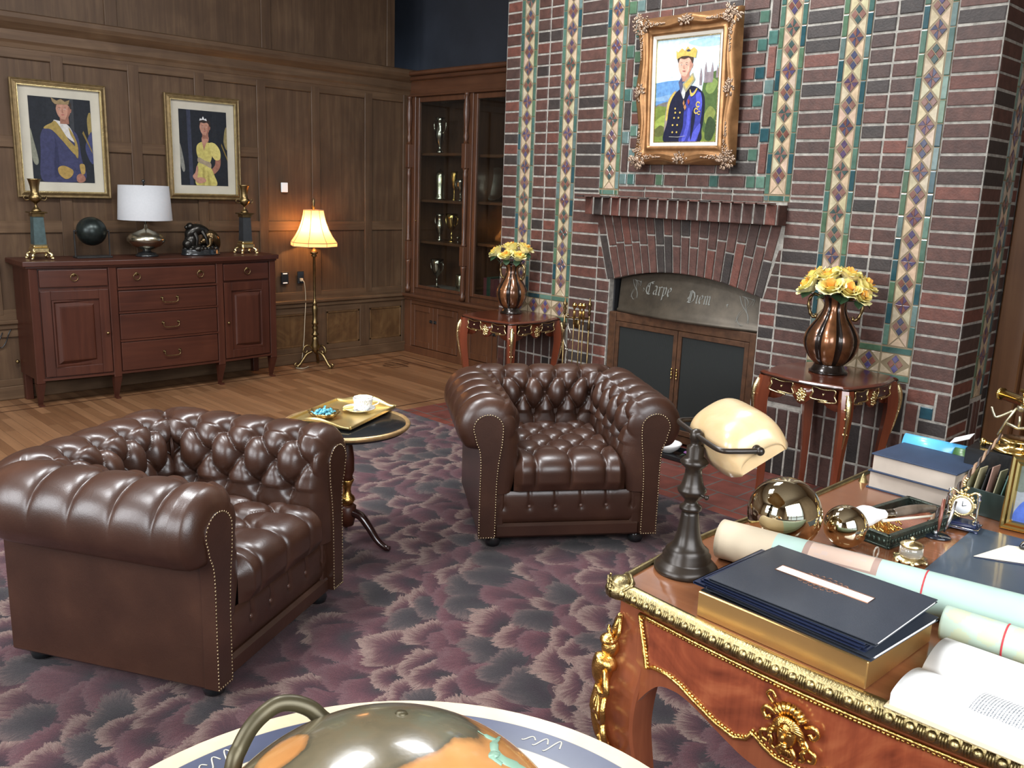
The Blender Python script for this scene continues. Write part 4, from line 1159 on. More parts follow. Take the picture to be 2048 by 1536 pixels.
queen = [(BG, [(0, 0), (1, 0), (1, 1), (0, 1)], False), ((.026, .030, .05), [(.18, 0), (.26, 0), (.24, 1), (.16, 1)], False), ((.012, .014, .018), [(.62, 0), (.75, 0), (.78, 1), (.7, 1)], False),
         ((.16, .16, .14), [(0, .55), (.05, .42), (.09, .22), (.05, .18), (0, .3)], True), ((.20, .16, .07), [(.94, .70), (.97, .78), (1, .78), (1, .5), (.93, .58)], True), ((.16, .11, .03), [(.87, .55), (1, .34), (1, .38), (.88, .58)], False),
         (SKD, [(.74, .42), (.84, .40), (.82, .24), (.62, .12), (.40, .06), (.36, .10), (.56, .18), (.72, .28)], True),
         ((.38, .33, .10), [(.32, .0), (.34, .25), (.38, .33), (.34, .45), (.36, .54), (.46, .585), (.60, .58), (.70, .55), (.66, .38), (.62, .28), (.70, .15), (.74, 0)], True),
         ((.45, .39, .13), [(.62, .57), (.74, .57), (.84, .48), (.84, .37), (.74, .35), (.66, .42)], True),
         ((.28, .24, .07), [(.44, .0), (.46, .25), (.50, .25), (.49, 0)], False), ((.28, .24, .07), [(.56, .0), (.55, .2), (.58, .2), (.62, 0)], False),
         ((.24, .19, .13), [(.36, .32), (.50, .28), (.63, .24), (.63, .31), (.50, .34), (.38, .38)], True),
         (SK, [(.46, .60), (.50, .50), (.56, .575), (.60, .60), (.60, .66), (.48, .66)], True), ((.25, .12, .09), [(.485, .52), (.50, .47), (.515, .53), (.5, .56)], True)]
queen += face(.53, .775, .097, A2*1.15, .0, (.022, .014, .012))
queen += [(SK, [(.24, .12), (.30, .18), (.33, .26), (.36, .24), (.34, .12), (.30, .07)], True), (SK, [(.30, .08), (.38, .11), (.48, .10), (.52, .06), (.42, .03), (.32, .04)], True),
          ((.55, .55, .55), [(.42, .865), (.44, .90), (.47, .885), (.50, .925), (.53, .885), (.56, .90), (.58, .865), (.5, .88)], False)]
left_portrait(-2.13, 1.868, .625, .81, 'gold framed portrait of a person in a yellow dress and tiara', queen, .0)

# ------------------------------------------------------------------ switches and socket
c = MB(); c.box(.018, .035, -1.435, -1.372, 1.537, 1.62, b=.004); o = c.build('light_switch', M['white']); setp(o, 'small white switch plate on the panelling above the standard lamp', 'switch')
t = thing('wall_intercom', 'black wall plate with two white strips beside the sideboard', 'switch', (.018, -1.417, .79))
c = MB(); c.box(0, .014, -.036, .036, -.055, .055, b=.003); c.build('plate', M['black'], t)
c = MB(); c.box(.012, .016, -.022, .022, .036, .046); c.build('white_strip', M['paper'], t); c = MB(); c.box(.012, .016, -.022, .022, -.046, -.036); c.build('white_strip', M['paper'], t)
t = thing('wall_socket', 'black wall socket with a pale plug and cord below the lamp', 'socket', (.018, -1.255, .79))
c = MB(); c.box(0, .008, -.034, .034, -.055, .055, b=.003); c.build('plate', M['black'], t)
IV = mat('ivory_plastic', (.42, .36, .26), .5, var=.05)
c = MB(); c.box(.006, .030, -.014, .014, -.034, -.006, b=.004); c.build('plug', IV, t)

# ------------------------------------------------------------------ standard lamp
LX, LY = .22, -1.235
t = thing('floor_lamp', 'lit standing lamp with a cream bell shade on a brass stem with scrolled feet', 'floor lamp', (LX, LY, 0))
c = MB(); c.lathe([(.012, .28), (.03, .29), (.034, .30), (.020, .315), (.022, .34), (.028, .36), (.018, .38), (.030, .392), (.026, .41), (.020, .43), (.022, .47), (.026, .52), (.024, .55), (.016, .57), (.026, .578), (.014, .59), (.011, .62), (.011, .985), (.020, .992), (.028, .998), (.016, 1.01), (.032, 1.018), (.036, 1.032), (.020, 1.05), (.010, 1.06), (.010, 1.42), (.016, 1.425), (.008, 1.44), (.014, 1.455), (.010, 1.475), (.005, 1.49), (.0, 1.495)], (0, 0, 0), 18)
c.lathe([(.006, .12), (.028, .15), (.038, .20), (.026, .245), (.03, .262), (.014, .285)], (0, 0, 0), 18)
c.build('stem', M['brassant'], t)
for a in (20, 140, 260):
    c = MB(); ca, sa = cos(radians(a)), sin(radians(a))
    pr = spline([(.02, .16), (.06, .20), (.10, .19), (.115, .15), (.09, .135), (.075, .155)], 5); c.tube([(p[0]*ca, p[0]*sa, p[1]) for p in pr], .009, 7)
    pr = spline([(.03, .14), (.08, .12), (.12, .07), (.15, .03), (.18, .018), (.195, .035), (.18, .048)], 5); c.tube([(p[0]*ca, p[0]*sa, p[1]) for p in pr], [.013]*18+[.010]*(len(pr)-18), 8)
    c.sphere((.165*ca, .165*sa, .012), .012, 8, 6)
    c.build('scrolled_foot', M['brassant'], t)
def shade_mat():
    m = bpy.data.materials.new('glowing_silk_shade'); m.use_nodes = True; nt = m.node_tree; nt.nodes.clear()
    out = nt.nodes.new('ShaderNodeOutputMaterial'); d = nt.nodes.new('ShaderNodeBsdfDiffuse'); tr = nt.nodes.new('ShaderNodeBsdfTranslucent'); mx = nt.nodes.new('ShaderNodeMixShader')
    d.inputs[0].default_value = (.55, .42, .28, 1); tr.inputs[0].default_value = (.85, .58, .32, 1); mx.inputs[0].default_value = .6
    nt.links.new(d.outputs[0], mx.inputs[1]); nt.links.new(tr.outputs[0], mx.inputs[2]); nt.links.new(mx.outputs[0], out.inputs[0])
    return m
c = MB(); P = []
prof = [(.205, 1.085), (.205, 1.115), (.198, 1.125), (.165, 1.17), (.135, 1.225), (.11, 1.29), (.095, 1.35), (.088, 1.395)]
for k in range(48):
    a = 2*pi*k/48; seg = pi/4; am = (a % seg)-seg/2; f = cos(seg/2)/cos(am)
    P.append([(r*f*cos(a), r*f*sin(a), z) for r, z in prof])
c.grid(P, closed_u=True); c.build('lamp_shade', shade_mat(), t, label='glowing cream silk shade')
c = MB()
for k in range(8):
    a = 2*pi*(k)/8; c.tube([(r*cos(a)*1.005, r*sin(a)*1.005, z) for r, z in prof], .0028, 5)
for z, r in ((1.085, .2055), (1.117, .206), (1.395, .0885)):
    c.tube([(r*(cos(pi/8)/cos((a*2*pi/48) % (pi/4)-pi/8))*cos(a*2*pi/48), r*(cos(pi/8)/cos((a*2*pi/48) % (pi/4)-pi/8))*sin(a*2*pi/48), z) for a in range(48)], .0035, 5, closed=True)
c.build('shade_trim', mat('braid_trim', (.30, .20, .12), .8), t)
c = MB(); c.sphere((0, 0, 1.235), .028, 14, 10, sc=(1, 1, 1.25)); 
bm_ = bpy.data.materials.new('lit_bulb'); bm_.use_nodes = True; bb_ = bm_.node_tree.nodes['Principled BSDF']; bb_.inputs['Emission Color'].default_value = (1, .53, .20, 1); bb_.inputs['Emission Strength'].default_value = 330
c.build('bulb', bm_, t)
c = MB(); c.tube(spline([(.045, -1.255, .768), (.06, -1.24, .74), (.045, -1.22, .60), (.06, -1.24, .42), (.07, -1.26, .22), (.09, -1.30, .03), (.14, -1.36, .008), (.20, -1.42, .007), (.25, -1.38, .007), (.21, -1.30, .007)], 8), .0035, 6)
o = c.build('power_cord', IV); setp(o, 'pale lamp cord hanging from the black socket to the floor', 'cord')
c = MB(); c.tube(spline([(.02, -3.70, .50), (.03, -3.73, .44), (.02, -3.75, .40), (.015, -3.71, .39), (.02, -3.68, .43), (.025, -3.66, .49), (.02, -3.64, .52)], 6), .004, 6)
o = c.build('power_cord', M['black']); setp(o, 'dark looped cord on the panelling left of the sideboard', 'cord')
# ================================================================== buttoned leather club chairs
def leather():
    m, nt, b = NT('brown_leather')
    vec = coords(nt)
    n = node(nt, 'ShaderNodeTexNoise', i_Scale=5.0, i_Detail=4.0); nt.links.new(vec, n.inputs['Vector'])
    r = ramp(nt, [(.3, (.030, .0115, .0065)), (.6, (.044, .0175, .0098)), (.8, (.064, .027, .015))]); nt.links.new(n.outputs['Fac'], r.inputs[0])
    nt.links.new(r.outputs[0], b.inputs['Base Color'])
    v = node(nt, 'ShaderNodeTexVoronoi', i_Scale=330.0); nt.links.new(vec, v.inputs['Vector'])
    n2 = node(nt, 'ShaderNodeTexNoise', i_Scale=28.0, i_Detail=5.0, i_Distortion=1.2); nt.links.new(vec, n2.inputs['Vector'])
    h = mth(nt, 'ADD', mth(nt, 'MULTIPLY', v.outputs['Distance'], .35), mth(nt, 'MULTIPLY', n2.outputs['Fac'], 1.2))
    bump(nt, b, h, .16, .003)
    b.inputs['Roughness'].default_value = .36; b.inputs['Coat Weight'].default_value = .22; b.inputs['Coat Roughness'].default_value = .25
    return m
LE = leather()
M['nail'] = mat('brass_nails', (.42, .33, .20), .3, 1.0, var=.2)
# cross-section of the arm: x = outward offset measured from the roll centre, z = height
RZ, RR = .592, .124
def section():
    P = [(-.105, .285), (-.118, .33), (-.128, .38), (-.130, .44), (-.124, .50), (-.117, .55)]
    for k in range(0, 15):
        a = pi-k*radians(225)/14
        P.append((RR*cos(a), RZ+RR*sin(a)))
    P += [(.030, .492)]
    P = [tuple(p) for p in P]
    q = spline(P, 10)
    # resample evenly
    q = np.array(q); L = np.r_[0, np.cumsum(np.linalg.norm(np.diff(q, axis=0), axis=1))]
    s_ = np.linspace(0, L[-1], 120)
    return np.c_[np.interp(s_, L, q[:, 0]), np.interp(s_, L, q[:, 1])], s_
SEC, SL_ = section()
XR, YR, YF = .385, .368, -.40       # roll centre-lines: arms at x=+-XR, back at y=YR; arm fronts at YF
# arc length of the top button row: where the inner face turns into the roll
i_top = int(np.argmin((SEC[:, 0]+.068)**2+(SEC[:, 1]-(RZ+.103))**2)); S_TOP = SL_[i_top]
ROW = .103
def groove(d, w): return 1-math.exp(-(abs(d)/w)**1.15)
def tuft(a, s_):
    """height of the padding for lattice coordinate a and profile arc length s_"""
    b_ = (s_-S_TOP)/ROW
    HU = .067
    if b_ >= 0:          # outer roll: narrow pleats running down from the top buttons
        dm = (a-2*round(a/2))*HU
        h = .010*groove(dm, .010)+.012*(1-(dm/HU)**2)**0*(abs(sin(pi*a/2)))**.5
        fade = 1 if b_ < 1.2 else max(0, 1-(b_-1.2)/1.6)
        h = .022*(1-fade)*.8+h*fade if b_ < 3 else .017*max(0, 1-(b_-3)*.5)
        best = dm*dm+(b_*ROW)**2
    elif b_ <= -2:
        dm = (a-2*round(a/2))*HU; f = max(0, 1-(-2-b_)*.55)
        h = (.008*groove(dm, .010)+.014*abs(sin(pi*a/2))**.5)*f+.010*(1-f)
        best = dm*dm+((b_+2)*ROW)**2
    else:
        p, q = (a+b_)/2, (a-b_)/2
        e = min(abs(p-round(p)), abs(q-round(q)))*2*HU*.83      # distance to the nearest seam
        h = .010*groove(e, .007)+.025*(abs(sin(pi*p)*sin(pi*q)))**.45
        best = 9
        for bb_ in (0, -1, -2):
            aa = 2*round((a-bb_)/2)+bb_
            best = min(best, ((a-aa)*HU)**2+((b_-bb_)*ROW)**2)
    return h-.030*math.exp(-best/.00060)
def path(a, o):
    """centre-line lookup: a runs -1.75 (right arm front) .. 27.75, o = outward offset; returns x,y"""
    mir = a > 13
    A = 26-a if mir else a
    rc = max(.012, .10+o)
    xs, yb = XR+o, YR+o
    if A <= 7.2:
        t = (A+1.75)/(7.2+1.75); x = xs; y = YF+(yb-rc-YF)*t
    elif A <= 8.8:
        th = (A-7.2)/1.6*pi/2; x = xs-rc+rc*cos(th); y = yb-rc+rc*sin(th)
    else:
        t = (A-8.8)/(13-8.8); x = (xs-rc)*(1-t); y = yb
    return (-x if mir else x), y
def chair_shell():
    As = list(np.arange(-1.75, 27.7501, 29.5/560))
    n, m_ = len(As), len(SEC)
    P = np.zeros((n, m_, 3))
    for i, a in enumerate(As):
        for j, (o, z) in enumerate(SEC):
            x, y = path(a, o); P[i, j] = (x, y, z)
    du = np.gradient(P, axis=0); dv = np.gradient(P, axis=1)
    N = np.cross(dv, du); N /= np.maximum(np.linalg.norm(N, axis=2, keepdims=True), 1e-9)
    # outward = away from the roll centre
    i, j = 60, i_top
    x, y = path(As[i], 0); c = np.array([x, y, RZ])
    if np.dot(N[i, j], P[i, j]-c) < 0: N = -N
    for i, a in enumerate(As):
        A = 26-a if a > 13 else a
        ef = min(1.0, (A+1.75)/1.0)              # flatten towards the arm front
        corner = math.exp(-((A-8)/.35)**2)
        for j in range(m_):
            h = tuft(a, SL_[j])*(.25+.75*ef)
            if SEC[j, 0] < 0: h -= .012*corner
            P[i, j] += N[i, j]*h
        # rounded-over front edge: draw the section in towards the facing panel
        dist = (A+1.75)*.0665
        R_ = .042
        if dist < R_:
            k = 1-sqrt(max(0, 1-((R_-dist)/R_)**2)); 
            x0, _ = path(a, 0); s_ = 1 if x0 > 0 else -1
            for j in range(m_):
                o, z = SEC[j]
                if z > RZ-.02 or o > .02: d = np.array([o, z-RZ]); d = d/np.linalg.norm(d); tx_, tz_ = .003+d[0]*.067, RZ+d[1]*.064
                else: tx_, tz_ = float(np.interp(z, [.28, .34, .44, .52, .58], [-.040, -.042, -.050, -.060, -.066])), z
                tgt = np.array([s_*(XR+tx_), P[i, j, 1], tz_])
                P[i, j] += (tgt-P[i, j])*k
                P[i, j, 1] += -.006
    return P
_shell = chair_shell()
def nail_outline():
    """outline of the facing panel in the (o,z) plane, from outer foot up round the scroll to the inner foot"""
    P = [(.037, .075), (.037, .28), (.036, .42), (.042, .49), (.058, .530)]
    for k in range(9):
        a = radians(-28)+k*radians(208)/8
        P.append((.004+.070*cos(a), RZ+.002+.066*sin(a)))
    P += [(-.062, .52), (-.050, .44), (-.042, .34), (-.040, .20), (-.040, .075)]
    return spline(P, 8)
def make_chair(lab):
    t = thing('armchair', lab, 'armchair')
    # body panels below the rolls
    c = MB()
    for s_ in (-1, 1):
        a, b_ = sorted((s_*.300, s_*.414)); c.box(a, b_, -.385, .40, .065, .53, b=.010)
    c.box(-.41, .41, .26, .402, .065, .55, b=.010); c.box(-.32, .32, -.36, .30, .07, .27)
    c.build('body_panels', LE, t)
    c = MB(); c.grid(_shell, flip=False); c.build('buttoned_arms_and_back', LE, t)
    # facing panels with nails
    OL = nail_outline()
    for s_ in (-1, 1):
        c = MB(); q = [(s_*(XR+o), z) for o, z in OL]
        if s_ < 0: q = q[::-1]
        c.prism(q, -.412, -.36, 'xz'); c.build('arm_facing', LE, t, bevel=.003)
        c = MB(); L = np.array(OL+[OL[0]]); D = np.r_[0, np.cumsum(np.linalg.norm(np.diff(L, axis=0), axis=1))]
        for d in np.arange(0, D[-1], .0125):
            o, z = np.interp(d, D, L[:, 0]), np.interp(d, D, L[:, 1])
            o = o*.95; z = .585+(z-.585)*.99 if z > .1 else z+.004
            c.sphere((s_*(XR+o), -.4125, z), .0042, 6, 4, sc=(1, .55, 1))
        c.build('nail_trim', M['nail'], t, label='row of small brass nails', kind='stuff')
    # seat cushion
    c = MB(); nu, nv = 90, 110; P = []
    SU, SV = .082, .105
    for i in range(nu+1):
        x = -.262+.524*i/nu; row = []
        for j in range(nv+1):
            s_ = j/nv*.78              # arc length from the lower front edge up and back
            if s_ < .085: y, z, ny, nz = -.405, .300+s_, -1, 0
            elif s_ < .085+.070*pi/2:
                th = (s_-.085)/.070; y = -.335-.070*cos(th); z = .385+.045*sin(th)*1.2; ny, nz = -cos(th), sin(th)
            else: y = -.335+(s_-.085-.11); z = .439; ny, nz = 0, 1
            a = x/SU; b_ = (s_-.255)/SV
            edge = min(1, (.262-abs(x))/.035)
            if b_ < 0:
                h = (.010*groove((a-2*round(a/2))*SU, .009)+.014*abs(sin(pi*(a)/2))**.5)*min(1, s_/.04); bx_ = ((a-2*round(a/2))*SU)**2+(b_*SV)**2; h += -.022*math.exp(-bx_/.0004)
            else:
                p, q = (a+b_)/2, (a-b_)/2; h = .010*groove(min(abs(p-round(p)), abs(q-round(q)))*2*SU*.8, .008)+.018*abs(sin(pi*p)*sin(pi*q))**.45; best = 9
                for bb_ in range(0, 6):
                    aa = 2*round((a-bb_)/2)+bb_; best = min(best, ((a-aa)*SU)**2+((b_-bb_)*SV)**2)
                h += -.030*math.exp(-best/.0006)
            h = h*edge-.02*(1-edge)
            row.append((x, y+ny*h, z+nz*h-.005*(abs(x)/.26)**4))
        P.append(row)
    c.grid(P); c.build('seat', LE, t)
    # front rail with a row of buttons
    c = MB(); P = []; nu = 100
    for i in range(nu+1):
        x = -.348+.696*i/nu; row = []
        for j in range(13):
            z = .138+.150*j/12; a = (x+.0)/.122+.5; d = abs(a-round(a)); h = .012*(sin(pi*min(max((z-.138)/.15, 0), 1)))**.4+.003
            if z > .215: h -= .007*math.exp(-(d/.05)**2)
            h -= .012*math.exp(-((d*.122)**2+(z-.215)**2)/.00018)
            row.append((x, -.372-h, z))
        P.append(row)
    c.grid(P); c.build('front_rail', LE, t)
    c = MB(); c.bbox(-.348, .348, -.392, -.35, .066, .136, .012); c.build('lower_border', LE, t)
    # buttons
    bt = MB(); bt.sphere((0, 0, 0), .0095, 10, 6, sc=(1, 1, .7)); first = None
    spots = []
    for bb_ in (0, -1, -2):
        for a in range(0, 27):
            if (a-bb_) % 2: continue
            if bb_ and a in (7, 8, 9, 17, 18, 19): continue
            A = a+1.75; i = int(round(A/29.5*560)); j = int(np.argmin(abs(SL_-(S_TOP+bb_*ROW))))
            p = _shell[i, j]; nrm = np.cross(_shell[i, min(j+2, 119)]-_shell[i, j-2], _shell[min(i+2, 560), j]-_shell[i-2, j])
            spots.append((tuple(p), (0, 0, 1)))
    for bb_ in range(0, 4):
        for a in range(-3, 4):
            if (a-bb_) % 2: continue
            spots.append(((a*.082, -.335+(.255+bb_*.105-.195), .425), (0, 0, 1)))
    for k in range(-2, 3):
        spots.append(((k*.122+.061, -.378, .215), (0, -1, 0))) if k < 2 else None
    for p, nn in [s_ for s_ in spots if s_]:
        if first is None: first = bt.build('button', mat('leather_button', (.09, .045, .032), .35, 0, .3, var=.1), t); o = first
        else: o = first.copy(); COL.objects.link(o); o.parent = t
        o.location = p
        if nn[1]: o.rotation_euler = (radians(90), 0, 0)
    for sx in (-1, 1):
        for sy in (-.34, .34):
            c = MB(); c.lathe([(.020, .014), (.032, .020), (.038, .038), (.032, .055), (.030, .068)], (sx*.345, sy, 0), 16); c.build('foot', M['black'], t)
    return t
ch1 = make_chair('brown buttoned leather armchair in the left foreground, seen over its arm')
dv_ = Vector((cos(radians(29.5)), sin(radians(29.5)), 0))
ch1.rotation_euler = (0, 0, radians(119.5)); ch1.location = Vector((4.478, -4.016, 0.0))-dv_*.405
ch2 = copy_tree(ch1)
ch2['label'] = 'brown buttoned leather armchair facing the viewer in front of the fireplace'
dv2 = Vector((cos(radians(-35)), sin(radians(-35)), 0))
ch2.rotation_euler = (0, 0, radians(55)); ch2.location = Vector((4.523, -2.572, 0.0))-dv2*.405
for c_ in (ch1, ch2): c_['group'] = 'leather armchairs'
# ================================================================== small tables, vases, roses
def side_table(label, loc, rz):
    t = thing('side_table', label, 'side table', loc, rz)
    def outline(h, n=12):
        P = []
        for k in range(4):
            a = k*pi/2; R_ = Matrix.Rotation(a, 2)
            for x in np.linspace(-1, 1, n, endpoint=False):
                y = -h-(.020*cos(pi*x)-.010) - (.0 if abs(x) < .85 else -.022*(abs(x)-.85)/.15)
                p = R_ @ Vector((x*h*.94, y)); P.append((p.x, p.y))
        return P
    c = MB(); O = outline(.285); O2 = outline(.272); O3 = outline(.278)
    c.grid([[(x, y, .718) for x, y in O2], [(x, y, .724) for x, y in O3], [(x, y, .730) for x, y in O], [(x, y, .736) for x, y in O3], [(x, y, .740) for x, y in O2]], closed_v=True, smooth=False)
    n = len(O); c.f += [list(range(n))[::-1], list(range(4*n, 5*n))]; c.c += [(1, 1, 1)]*2; c.sm += [False]*2
    c.build('table_top', M['cherrytop'], t)
    c = MB(); c.tube([(x*.985, y*.985, .726) for x, y in O], .006, 6, closed=True); c.build('top_edge', M['brassant'] if False else mat('dark_top_edge', (.03, .012, .008), .3, 0, .4), t)
    bot = lambda x: .632-.026*cos(x*pi*3) if abs(x) < .75 else .60
    for k in range(4):
        R4 = Matrix.Rotation(k*pi/2, 4, 'Z')
        c = MB(); c.T = R4; P = []
        for i in range(25):
            x = -1+2*i/24; y = -.238-(.016*cos(pi*x))
            P.append([(x*.235, y+.018, .72), (x*.235, y, .72), (x*.235, y, bot(x)), (x*.235, y+.018, bot(x))])
        c.grid(P, closed_v=True); c.build('apron', M['cherry'], t)
        for s_ in (-1, 1):          # framed dark panels with a little knob
            x0, x1 = sorted((s_*.055, s_*.185)); yy = -.2475
            c = MB(); c.T = R4; c.box(x0, x1, yy-.003, yy+.02, .652, .708, b=.002); c.build('drawer_panel', mat('dark_panel', (.03, .008, .006), .25, 0, .4) if 'dark_panel' not in bpy.data.materials else bpy.data.materials['dark_panel'], t)
            c = MB(); c.T = R4; q = spline([(x0, .70), (x0+.01, .712), ((x0+x1)/2, .705), (x1-.01, .712), (x1, .70), (x1-.006, .68), (x1+.004, .65), ((x0*.7+x1*.3), .638 if s_ > 0 else .650), ((x0*.3+x1*.7), .650 if s_ > 0 else .638), (x0-.004, .65), (x0+.006, .68)], 5, closed=True)
            c.tube([(x, yy-.004, z) for x, z in q], .0042, 6, closed=True)
            c.sphere(((x0+x1)/2, yy-.006, .68), .006, 8, 5); c.build('gilt_mount', M['giltpale'], t)
        c = MB(); c.T = R4; r_ = random.Random(k)
        for i in range(22):
            a = i*2.4; q = sqrt(i/22); c.sphere((.026*q*cos(a), -.258-.004*(1-q), .655+.038*q*sin(a)), r_.uniform(.006, .010), 7, 5)
        c.build('gilt_mount', M['giltpale'], t)
        # cabriole leg on the corner
        c = MB(); d = Vector((-1, -1)).normalized(); d.rotate(Matrix.Rotation(k*pi/2, 2)) if hasattr(d, 'rotate') and False else None
        a = -3*pi/4+k*pi/2; dx, dy = cos(a), sin(a)
        prof = [(.735, .318, .040), (.66, .332, .042), (.60, .342, .040), (.52, .338, .036), (.40, .322, .030), (.25, .306, .024), (.12, .304, .021), (.04, .312, .020), (.004, .322, .024)]
        S_ = spline([(p[0], p[1], p[2]) for p in prof], 4); P = []
        for z, r, w in S_:
            P.append([(r*dx+w*(ca*dx-sa*dy), r*dy+w*(ca*dy+sa*dx), z-.0) for ca, sa in ((1, 0), (.62, .72), (-.75, .75), (-.75, -.75), (.62, -.72))])
        c.grid(P, closed_v=True, smooth=False, flip=True); m_ = len(c.v); c.f.append(list(range(m_-5, m_))); c.c.append((1, 1, 1)); c.sm.append(False)
        c.v = [(x, y, min(z, .72)) for x, y, z in c.v]
        c.build('leg', M['cherry'], t)
        c = MB(); r_ = random.Random(k+9)
        mp = spline([(.70, .362, .010), (.66, .376, .016), (.60, .384, .013), (.54, .378, .009), (.47, .365, .006), (.42, .352, .003)], 4)
        c.tube([(r*dx, r*dy, z) for z, r, w in mp], [w for _, _, w in mp], 7)
        for i in range(14):
            z, r, w = mp[int(r_.uniform(0, len(mp)-6))]; s_ = r_.uniform(-1, 1)*w*1.3; c.sphere((r*dx-s_*dy, r*dy+s_*dx, z), r_.uniform(.004, .007), 6, 4)
        c.build('gilt_mount', M['giltpale'], t, label='leafy gilt mount')
    return t
T1 = (2.535, -1.045, .006); T2 = (4.975, -1.062, .006)
side_table('red-brown side table with gilt mounts between the bookcase and the fireplace', T1, radians(2))
side_table('red-brown side table with gilt mounts to the right of the fireplace', T2, radians(-3))

def vase_mat():
    m, nt, b = NT('ribbed_copper_glaze')
    at = nt.nodes.new('ShaderNodeAttribute'); at.attribute_name = 'Col'
    n = node(nt, 'ShaderNodeTexNoise', i_Scale=22.0, i_Detail=4.0); nt.links.new(coords(nt), n.inputs['Vector'])
    r = ramp(nt, [(.3, (.65,)*3), (.7, (1.3,)*3)]); nt.links.new(n.outputs['Fac'], r.inputs[0])
    nt.links.new(mixc(nt, 1.0, at.outputs['Color'], r.outputs[0], 'MULTIPLY'), b.inputs['Base Color'])
    b.inputs['Metallic'].default_value = .55; b.inputs['Roughness'].default_value = .25; b.inputs['Coat Weight'].default_value = .5
    return m
VM = vase_mat()
def vase(label, loc, sx, sz, rz):
    t = thing('vase', label, 'vase', loc, rz)
    prof = [(.098, .0), (.100, .008), (.092, .012), (.082, .030), (.076, .046), (.080, .052), (.112, .085), (.135, .130), (.143, .175), (.134, .220), (.108, .265), (.080, .305), (.062, .345), (.057, .380), (.064, .415), (.080, .438), (.076, .438), (.058, .41), (.050, .36), (.0, .30)]
    pr = spline(prof, 3)
    c = MB(); n = 96; P = []
    for k in range(n):
        a = 2*pi*k/n; lob = abs(cos(4*a))**.55; row = []
        for r, z in pr:
            f = 1 if z < .052 else 1-.13*(1-lob)*min(1, (z-.052)/.05)*(1 if z < .36 else max(0, 1-(z-.36)/.06))
            row.append((r*f*cos(a)*sx, r*f*sin(a)*sx, z*sz))
        P.append(row)
    m_ = len(pr); base = len(c.v)
    for k in range(n):
        k2 = (k+1) % n
        a = 2*pi*(k+.5)/n; lob = abs(cos(4*a)); seg = int(((a+pi/8) % (2*pi))/(pi/4))
        for i in range(m_-1):
            z = pr[i][1]
            cc = (.020, .013, .010) if (lob < .42 or z < .052 or i > m_-16) else ((.22, .088, .034) if seg % 2 == 0 else (.12, .050, .022))
            c.add([P[k][i], P[k2][i], P[k2][i+1], P[k][i+1]], [(0, 1, 2, 3)], cc, True)
    o = c.build('vase_body', VM, t, colattr=True)
    import bmesh
    b_ = bmesh.new(); b_.from_mesh(o.data); bmesh.ops.remove_doubles(b_, verts=b_.verts, dist=1e-5); b_.to_mesh(o.data); b_.free()
    for s_ in (-1, 1):
        c = MB(); q = spline([(s_*.060*sx, 0, .405*sz), (s_*.110*sx, 0, .425*sz), (s_*.135*sx, 0, .38*sz), (s_*.120*sx, 0, .315*sz), (s_*.098*sx, 0, .300*sz), (s_*.090*sx, 0, .318*sz)], 6)
        c.tube([(x, y, z) for x, y, z in q], [.006+.004*abs(sin(i*.8)) for i in range(len(q))], 7); c.build('handle', M['brassant'], t)
    return t
V1 = (2.445, -.96, .747); V2 = (4.955, -1.035, .747)
vase('slender ribbed copper-brown vase of yellow roses on the left-hand side table', V1, .80, .84, radians(10))
vase('large ribbed copper-brown vase of yellow roses on the right-hand side table', V2, 1.0, .96, radians(20))
petal = mat('yellow_petals', (1, 1, 1), .55, var=.10, attr=True, vs=60, subs=.15)
leafm = mat('rose_leaves', (.018, .045, .018), .5, var=.3, vs=30)
def rose_mesh(seed):
    r_ = random.Random(seed); c = MB()
    for ring, (n, rad, hgt, spread, w) in enumerate(((3, .009, .040, .10, .026), (4, .017, .042, .25, .038), (5, .025, .043, .35, .052), (6, .031, .040, .50, .064))):
        for k in range(n):
            a = 2*pi*k/n+r_.uniform(-.25, .25)+ring*.5; P = []
            colr = [(.88, .42, .07), (.90, .66, .16), (.92, .80, .30), (.92, .84, .42)][ring]
            for i in range(7):
                u = -1+2*i/6; row = []
                for j in range(6):
                    v = j/5; ww = w*(sin(pi*(.12+.80*v)))**.6
                    rr = .004+rad*(v**.7)+spread*.016*v*v; z = hgt*v*(1-.18*spread*v)-.006*u*u*v
                    if j == 5: rr += .005*spread; z -= .003*spread
                    ang = a+u*ww/max(rr, .012)*.9*(.5 if ring > 2 else .8)
                    jit = r_.uniform(-.0012, .0012)
                    row.append(((rr+jit)*cos(ang), (rr+jit)*sin(ang), z-.004*ring+jit))
                P.append(row)
            c.grid(P, col=tuple(x*r_.uniform(.93, 1.05) for x in colr))
    return c
blooms = []
